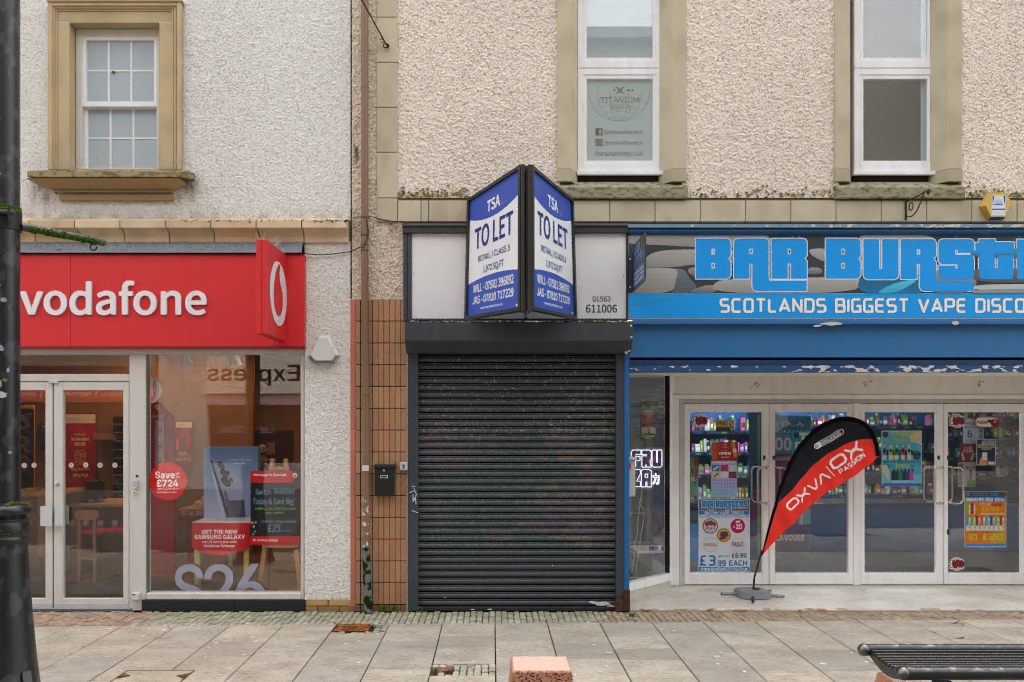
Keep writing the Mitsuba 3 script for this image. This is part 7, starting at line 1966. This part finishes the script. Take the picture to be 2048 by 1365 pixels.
for t in np.linspace(.12, .88, 7):
    a, b_ = P0[5] * (1 - t) + P0[4] * t, P1[5] * (1 - t) + P1[4] * t
    m = Mesh(); m.tube([(a[0], ya - .002, a[1]), (b_[0], -.034, b_[1])], .0045, (206, 164, 74), 6); m.put(nk(k + '__louvre'), 'satin')
s_ = Sheet(facade(ya), .0008, .0006)
s_.add(Polygon([a2(*q_) for q_ in ((600, 290), (972, 290), (958, 835), (585, 835))]), (224, 224, 232)); s_.add(Polygon([a2(*q_) for q_ in ((612, 302), (665, 302), (625, 520), (612, 520))]), (16, 84, 170)); s_.add(Polygon([a2(*q_) for q_ in ((910, 302), (960, 302), (952, 520), (940, 520))]), (16, 84, 170), False)
s_.add(Polygon([a2(*q_) for q_ in ((680, 522), (885, 522), (890, 552), (620, 555), (612, 540), (672, 540))]), (16, 84, 170), False); s_.add(Polygon([a2(*q_) for q_ in ((600, 655), (955, 650), (955, 690), (600, 694))]), (60, 110, 190), False)
for i in range(9): s_.add(Polygon([a2(*q_) for q_ in ((690 + 22 * i, 410), (698 + 22 * i, 405), (698 + 22 * i, 510), (690 + 22 * i, 510))]), (120, 150, 200), False)
s_.m.put(k + '__label', 'satin')
k = lab('basket_bracket', 'rusty green wrought iron scroll bracket under the right-hand window', 'bracket')
bx = X(1811, -.03); xa, xb_ = bx, X(1839, -.30)
m = Mesh(); m.box(bx - .008, bx + .008, -.042, -.03, Z(443), Z(404), (52, 76, 48)); m.put(k + '__back_plate', 'rusty')
zt_ = Z(407)
m = Mesh(); pts = [(bx, -.04, zt_), (bx + .03, -.15, zt_ + .015), (bx + .06, -.27, zt_ + .03)] ; t = np.linspace(-.5, 4.6, 16)
pts += [(bx + .075 + .0 * a, -.29 - .018 * math.cos(a) , zt_ + .02 + .02 * math.sin(a) + .0) for a in t]
m.tube(pts, .0065, (84, 60, 50), 6); m.put(k + '__arm', 'rusty')
m = Mesh(); t = np.linspace(0, 1, 20); m.tube([(bx + .055 * q_, -.045 - .2 * q_, zt_ - .13 + .15 * q_ ** 2 - .04 * math.sin(q_ * math.pi)) for q_ in t], .0055, (76, 54, 46), 6); m.tube([(bx + .02 + .0 * q_, -.09 - .035 * math.cos(q_ * 6), zt_ - .055 - .035 * math.sin(q_ * 6)) for q_ in t], .0055, (76, 54, 46), 6); m.put(k + '__scroll', 'rusty')

# ------------------------------------------------------------------ lamp post with banner arm
LP = lab('lamp_post', 'black cast iron lamp post with peeling paint and moss, cut by the left edge', 'lamp post')
dl = 5.0; yl = dl - CAM_D
lx = (8 - VX) * dl / FPX
lz = lambda py: EYE - (py - VY) * dl / FPX
BK = (22, 25, 30)
r1 = 28.5 * dl / FPX
m = Mesh(); m.lathe([(r1 * 1.02, lz(1012)), (r1, lz(800)), (r1 * .985, lz(0)), (r1 * .97, 6.5)], lx, yl, BK, 48); m.put(LP + '__shaft', 'post_paint')
rr = lambda px: (px - 8) * dl / FPX
prof = [(r1, lz(1004)), (rr(41), lz(1006)), (rr(50), lz(1008)), (rr(56), lz(1013)), (rr(58), lz(1020)), (rr(56), lz(1027)), (rr(50), lz(1031)), (rr(49), lz(1034)), (rr(53), lz(1037)), (rr(53.5), lz(1040)), (rr(52), lz(1043)), (rr(54), lz(1050)), (rr(54.5), lz(1060)), (rr(53), lz(1068)), (rr(51), lz(1072)), (rr(53), lz(1076)), (rr(53), lz(1080)), (rr(50), lz(1084)), (rr(50), lz(1100))]
m = Mesh(); m.lathe(prof, lx, yl, BK, 48); m.put(LP + '__collar', 'post_paint')
m = Mesh(); m.lathe([(rr(50), lz(1096)), (rr(53), lz(1150)), (rr(58), lz(1230)), (rr(66), lz(1320)), (rr(74), lz(1390)), (rr(86), lz(1405)), (rr(92), 0.0)], lx, yl, BK, 48); m.put(LP + '__base', 'post_paint')
m = Mesh(); m.prism(Polygon([(0, .0), (0.0, lz(1334)), (.03, lz(1336)), (.10, .0)]), frame((lx + rr(60), yl - .06, 0), (.8, -.6, 0), (0, 0, 1)), -.025, .025, (40, 44, 50), back=True); m.put(LP + '__foot_fin', 'post_paint')
m = Mesh(); m.lathe([(r1 - .005, lz(462)), (r1 + .010, lz(462)), (r1 + .010, lz(424)), (r1 - .005, lz(424))], lx, yl, (34, 34, 36), 40); m.put(LP + '__clamp_band', 'satin')
m = Mesh()
u_ = np.array([.25, -.97, 0]); s2 = np.array([.97, .25, 0])
o_ = np.array([lx, yl, 0]) + u_ * (r1 + .01)
for sgn in (-1, 1):
    c_ = o_ + s2 * (.045 * sgn + .02); m.prism(sbox(0, lz(455), .035, lz(420)), frame(c_, u_, (0, 0, 1)), -.005, .005, (46, 44, 44), back=True)
m.tube([o_ + s2 * -.045 + u_ * .018 + [0, 0, lz(433)], o_ + s2 * .09 + u_ * .018 + [0, 0, lz(433)]], .014, (70, 74, 80), 8); m.tube([o_ + s2 * -.06 + u_ * .018 + [0, 0, lz(433)], o_ + s2 * -.04 + u_ * .018 + [0, 0, lz(433)]], .022, (90, 94, 100), 6); m.put(LP + '__clamp_bolt', 'satin')
m = Mesh(); r_ = random.Random(77)
for q in range(330):
    a = r_.uniform(-2.6, .4); z0 = lz(r_.choice((424, 424, 424, 424, 1007, 1060))) - abs(r_.gauss(0, .012)) + (.012 if q % 2 else 0); rad = r1 + .006 if z0 > 2 else (rr(52) if z0 > lz(1020) else rr(53))
    s_ = r_.uniform(.003, .007); m.ball((lx + rad * math.cos(a), yl + rad * math.sin(a), z0 + (.012 if z0 > 2 else .004)), (s_, s_, s_ * .9), jit((74, 112, 34), .3, r_), 3)
m.put(LP + '__moss', 'matte'); labels[LP + '__moss'] = {'kind': 'stuff', 'label': 'bright green moss on the clamp and collar'}
# bare pale patches where the paint has come off: thin flakes on the shaft's surface
def flake(px, py, w, h, sd, c=(150, 156, 164)):
    r_ = random.Random(sd); a0 = math.asin(max(-.98, min(.98, (px - 8) / 28.5))); rad = r1 * 1.03 + .002; n_ = 22
    pts = []
    for i in range(n_):
        t = 6.283 * i / n_; k2 = r_.uniform(.65, 1.15)
        pts.append((w * k2 * math.cos(t), h * k2 * math.sin(t)))
    v = []
    for f_ in (0, .33, .66, 1):
        for a, b_ in pts:
            an = max(-1.5, min(1.5, a0 + f_ * a / 28.5)); v.append((lx + rad * math.sin(an), yl - rad * math.cos(an), lz(py + f_ * b_)))
    f = []
    for q_ in range(3):
        for i in range(n_):
            a, b_ = q_ * n_ + i, q_ * n_ + (i + 1) % n_
            f += [[a, b_, b_ + n_], [a, b_ + n_, a + n_]]
    m = Mesh().add(v, f, c); m.put(nk(LP + '__bare_patch'), 'matte')
for q in ((4, 352, 15, 14, 1), (6, 12, 9, 11, 2, (190, 188, 176)), (2, 584, 14, 16, 3), (8, 578, 12, 12, 4), (5, 690, 13, 16, 5), (14, 700, 10, 9, 12), (10, 640, 5, 4, 13), (22, 604, 6, 5, 14), (3, 1090, 6, 8, 15), (20, 1110, 4, 5, 16), (30, 905, 3, 3, 17), (12, 930, 4, 5, 18), (10, 770, 10, 14, 6), (18, 792, 12, 7, 7, (186, 192, 200)), (28, 742, 3, 6, 8), (3, 850, 5, 9, 9)): flake(*q)
for q in ((2, 124, 6, 4, 21), (5, 146, 5, 5, 22), (9, 160, 4, 4, 23), (4, 180, 6, 5, 24), (13, 201, 5, 3, 25), (16, 250, 3, 3, 26), (5, 262, 4, 6, 27), (3, 486, 6, 9, 28), (24, 762, 5, 4, 29), (12, 830, 4, 6, 30)): flake(*q, (92, 130, 44))
# arm
p0 = np.array([lx + r1 + .0, yl + .02, lz(452)]); de = 5.55; pe = np.array([(208 - VX) * de / FPX, de - CAM_D, EYE - (485 - VY) * de / FPX])
AK = LP + '__banner_arm'
m = Mesh(); m.tube([p0, p0 + (pe - p0) * .93], .0255, (46, 50, 56), 16); m.put(AK + '__tube', 'post_paint')
m = Mesh(); e = (pe - p0) / np.linalg.norm(pe - p0); q0 = p0 + (pe - p0) * .9; m.tube([q0, q0 + e * .02, q0 + e * .05, q0 + e * .066, q0 + e * .072], [.028, .029, .029, .020, .006], (66, 92, 44), 16); m.put(AK + '__end_cap', 'post_paint')
m = Mesh(); hk = p0 + (pe - p0) * .82; a = np.linspace(1.6, 6.6, 14); m.tube([hk + [0, 0, -.02]] + [hk + [.022 + .022 * math.cos(t), 0, -.052 + .02 * math.sin(t) * -1 * -1] for t in a], .005, (36, 34, 34), 6); m.put(AK + '__hook', 'satin')
m = Mesh(); r_ = random.Random(5); pp = np.cross(e, [0, 0, 1]); pp /= np.linalg.norm(pp); qq = np.cross(pp, e)
for q in range(320):
    t = r_.betavariate(1.3, 1.5); an = r_.gauss(-.6, .5); c_ = p0 + (pe - p0) * (.08 + .84 * t) + (math.cos(an) * pp * 1 + math.sin(an) * qq) * .0255
    s_ = r_.uniform(.003, .009); m.ball(c_, s_, jit((56, 88, 28), .35, r_), 3)
m.put(AK + '__moss', 'matte')

# ------------------------------------------------------------------ granite seat block and bench
def f_gran(p, n, uv):
    c = mix(mi.Color3f(.42, .17, .10), mi.Color3f(.54, .29, .20), noise(p.x * 70, p.y * 70, p.z * 70))
    dk = smoothstep(.58, .64, noise(p.x * 130 + 9.0, p.y * 130, p.z * 130)) * smoothstep(-.5, -.9, n.y)
    lt_ = mix(mi.Color3f(.50, .33, .27), mi.Color3f(.60, .44, .38), noise(p.x * 220, p.y * 220, p.z * 220))
    return mix(mix(c, mi.Color3f(.035, .03, .03), dk), lt_, smoothstep(.8, .95, n.z))


scene['granite'] = two(dif(proc(f_gran)))


def block(key, x0, x1, y0, y1, h, taper=.045):
    m = Mesh(); n_ = 1
    lo = [(x0 - taper, y0 - taper, 0), (x1 + taper, y0 - taper, 0), (x1 + taper, y1 + taper, 0), (x0 - taper, y1 + taper, 0)]; c = .008
    mid = [(x0, y0, h - c), (x1, y0, h - c), (x1, y1, h - c), (x0, y1, h - c)]; hi = [(x0 + c, y0 + c, h), (x1 - c, y0 + c, h), (x1 - c, y1 - c, h), (x0 + c, y1 - c, h)]
    for i in range(4):
        j = (i + 1) % 4; m.quad([lo[i], lo[j], mid[j], mid[i]], (190, 110, 86)); m.quad([mid[i], mid[j], hi[j], hi[i]], (200, 140, 120))
    m.quad(hi, (200, 150, 130)); m.put(key, 'granite')


k = lab('granite_block', 'pink granite block with a smooth top and speckled sides at the bottom centre', 'granite block')
zb_, zf_ = 4.48, 4.21
block(k, (1022 - VX) * zb_ / FPX, (1134.5 - VX) * zb_ / FPX, zf_ - CAM_D, zb_ - CAM_D, .45)
BN = lab('bench', 'black metal backless bench with ball-ended rails and thin rods, bottom right', 'bench')
yb0, yb1, x0b, x1b = 4.63 - CAM_D, 4.19 - CAM_D, 2.143, 3.95
IR = (40, 42, 46)
def f_worn(p, n, uv): return smoothstep(.57, .66, fbm(p.x * 24, p.y * 24, p.z * 24, octaves=2)) * smoothstep(.5, .95, n.z) * .7
scene['worn_black'] = two(pla(worn((150, 152, 156), f_worn), .15, 1.6))
for y in (yb0, yb1):
    m = Mesh(); m.tube([(x0b, y, .443), (x1b, y, .443)], .033, IR, 24); m.put(nk(BN + '__rail'), 'worn_black')
    for x in (x0b - .018, x1b + .018):
        m = Mesh(); m.ball((x, y, .443), .0355, (112, 116, 112), 16); m.put(nk(BN + '__ball_end'), 'metal')
for i in range(11):
    t = (i + 1) / 12; y = yb0 + (yb1 - yb0) * t; z = .452 - .028 * math.sin(math.pi * t) + .0
    m = Mesh(); m.tube([(x0b + .01, y, z), (x1b - .01, y, z)], .0075, (52, 54, 58), 10); m.put(nk(BN + '__seat_rod'), 'gloss')
for x in (x0b + .006, 3.05, x1b - .02):
    t = np.linspace(0, 1, 16); up = [(yb0 + (yb1 - yb0) * q_, .443 - .028 * math.sin(math.pi * q_) + .002) for q_ in t]; dn = [(yb0 + (yb1 - yb0) * q_, .43 - .055 * math.sin(math.pi * q_) - .012) for q_ in t[::-1]]
    m = Mesh(); m.prism(Polygon(up + dn).buffer(0), frame((x, 0, 0), (0, 1, 0), (0, 0, 1)), 0, .014, (30, 32, 36), back=True); m.put(nk(BN + '__end_plate'), 'worn_black')
for x in (2.42, 3.6):
    m = Mesh(); m.tube([(x, (yb0 + yb1) / 2 - .05, .0), (x, (yb0 + yb1) / 2 - .05, .35)], .05, (26, 26, 28), 16); m.put(nk(BN + '__pedestal'), 'satin')
k = lab(nk('granite_plinth'), 'pink granite plinth under the left end of the bench', 'granite block')
block(k, 2.19, 2.36, yb0 - .30, yb0 - .02, .325, .06)

# ------------------------------------------------------------------ the other side of the street, behind the camera (seen mirrored in the glass)
YO = -14.0
m = Mesh(); m.quad([(-40, -14, -.012), (40, -14, -.012), (40, -3.2, -.012), (-40, -3.2, -.012)], (110, 104, 98))
def f_road(p, n, uv):
    fx = p.x * .8 - dr.floor(p.x * .8) - .5
    rr_ = dr.sqrt(fx * fx * 1.6 + .1) * 8.0 + p.y * 8.0
    g = rr_ - dr.floor(rr_)
    return mix(mi.Color3f(.04, .037, .034), mi.Color3f(.13, .12, .11), smoothstep(.0, .16, g) * smoothstep(1.0, .84, g)) * (.7 + .6 * noise(p.x * 11, rr_ * 1.0, 0.0))
scene['street_setts'] = two(dif(proc(f_road))); m.put(lab('street', 'fan-laid sett street surface in front of the shops, seen mirrored in the door glass', kind='structure'), 'street_setts')


def back_box(m, x0, x1, z0, z1, d, c): m.box(x0, x1, YO - .3, YO + d, z0, z1, c, .01)


def back_text(t_, x0, x1, z0, z1, y, c, key, w=600):
    s_ = Sheet(frame((0, y, 0), (-1, 0, 0), (0, 0, 1)), .002); s_.add(fit(text(t_, 'i', w), -x1, -x0, z0, z1), c); s_.m.put(key, 'matte')


k = lab('opposite_grey_building', 'grey brown building across the street, mirrored in the upper windows', 'building')
m = Mesh(); back_box(m, -3.5, 8.0, 3.7, 12.0, 0, (150, 136, 124)); back_box(m, -3.5, 8.0, 12.0, 12.3, .3, (150, 146, 140)); back_box(m, -3.5, 8.0, 0, .5, 0, (90, 84, 78)); back_box(m, -3.5, -2.9, .5, 3.7, .0, (150, 140, 130)); back_box(m, 2.2, 2.8, .5, 3.7, .0, (150, 140, 130)); m.put(k + '__wall', 'stone')
m = Mesh(); back_box(m, -2.9, 8.0, 2.6, 3.69, .12, (60, 96, 140)); m.put(k + '__fascia', 'satin')
m = Mesh(); back_box(m, -2.9, 2.2, .5, 2.6, -.2, (36, 40, 46)); back_box(m, 2.8, 8.0, .5, 2.6, -.2, (36, 40, 46)); m.put(k + '__glazing', 'gloss')
for x in (-2.2, 1.2, 4.6):
    for z in (4.8, 8.2): m = Mesh(); back_box(m, x, x + 1.3, z, z + 2.0, .02, (70, 76, 84)); m.put(nk(k + '__window'), 'gloss')
k = lab('opposite_cream_building', 'pale building across the street with a cream fascia, mirrored in the shop window', 'building')
m = Mesh(); back_box(m, -8.9, -3.6, 4.05, 11.5, 0, (176, 110, 108)); back_box(m, -8.9, -3.6, 3.75, 4.04, .1, (190, 196, 200)); back_box(m, -8.9, -7.6, 0, 3.74, .1, (206, 202, 198)); back_box(m, -4.2, -3.6, 0, 3.74, .1, (206, 202, 198)); m.put(k + '__wall', 'stone')
m = Mesh(); back_box(m, -7.59, -4.21, 2.55, 3.74, .2, (236, 228, 214)); m.put(k + '__fascia', 'satin')
back_text('Express', -7.55, -5.1, 2.76, 3.32, YO + .2, (70, 40, 44), k + '__fascia_letters')
m = Mesh(); back_box(m, -7.59, -4.21, 2.25, 2.54, .12, (196, 170, 180)); back_box(m, -7.59, -4.21, .0, .7, .1, (176, 178, 180)); m.put(k + '__surround', 'satin')
m = Mesh(); back_box(m, -7.59, -4.21, .7, 2.25, -.15, (56, 34, 40)); m.put(k + '__glazing', 'gloss')
back_text('Laser Clinic', -7.35, -5.9, 1.5, 1.72, YO - .14, (160, 150, 170), k + '__window_lettering')
for x in (-8.2, -6.4): m = Mesh(); back_box(m, x, x + 1.2, 5, 7, .02, (150, 160, 170)); m.put(nk(k + '__window'), 'gloss')
k = lab('opposite_orange_shop', 'building across the street with an orange red repair shop fascia, mirrored in the doors', 'building')
m = Mesh(); back_box(m, -20, -9.0, 3.3, 11, 0, (150, 132, 116)); back_box(m, -20, -9, 0, .4, 0, (60, 58, 56)); m.put(k + '__wall', 'stone')
m = Mesh(); back_box(m, -14.5, -9.0, 2.36, 2.72, .15, (236, 96, 70)); back_box(m, -14.5, -9.0, 2.73, 3.29, .1, (60, 50, 48)); m.put(k + '__fascia', 'satin')
back_text('SELL | REPAIRS | ACCESSORIES', -14.1, -9.75, 2.45, 2.63, YO + .15, (226, 206, 196), k + '__fascia_letters', 700)
m = Mesh(); back_box(m, -20, -9.0, .4, 2.35, -.2, (70, 60, 56)); m.put(k + '__glazing', 'gloss')
k = lab('opposite_brick_building', 'brown brick building across the street, farthest to the right in the mirrored view', 'building')
m = Mesh(); back_box(m, 8.1, 20, 0, 11.6, 0, (138, 138, 132)); m.put(k + '__wall', 'stone')
m = Mesh(); back_box(m, 8.6, 19, .4, 2.7, .03, (40, 44, 50)); m.put(k + '__glazing', 'gloss')
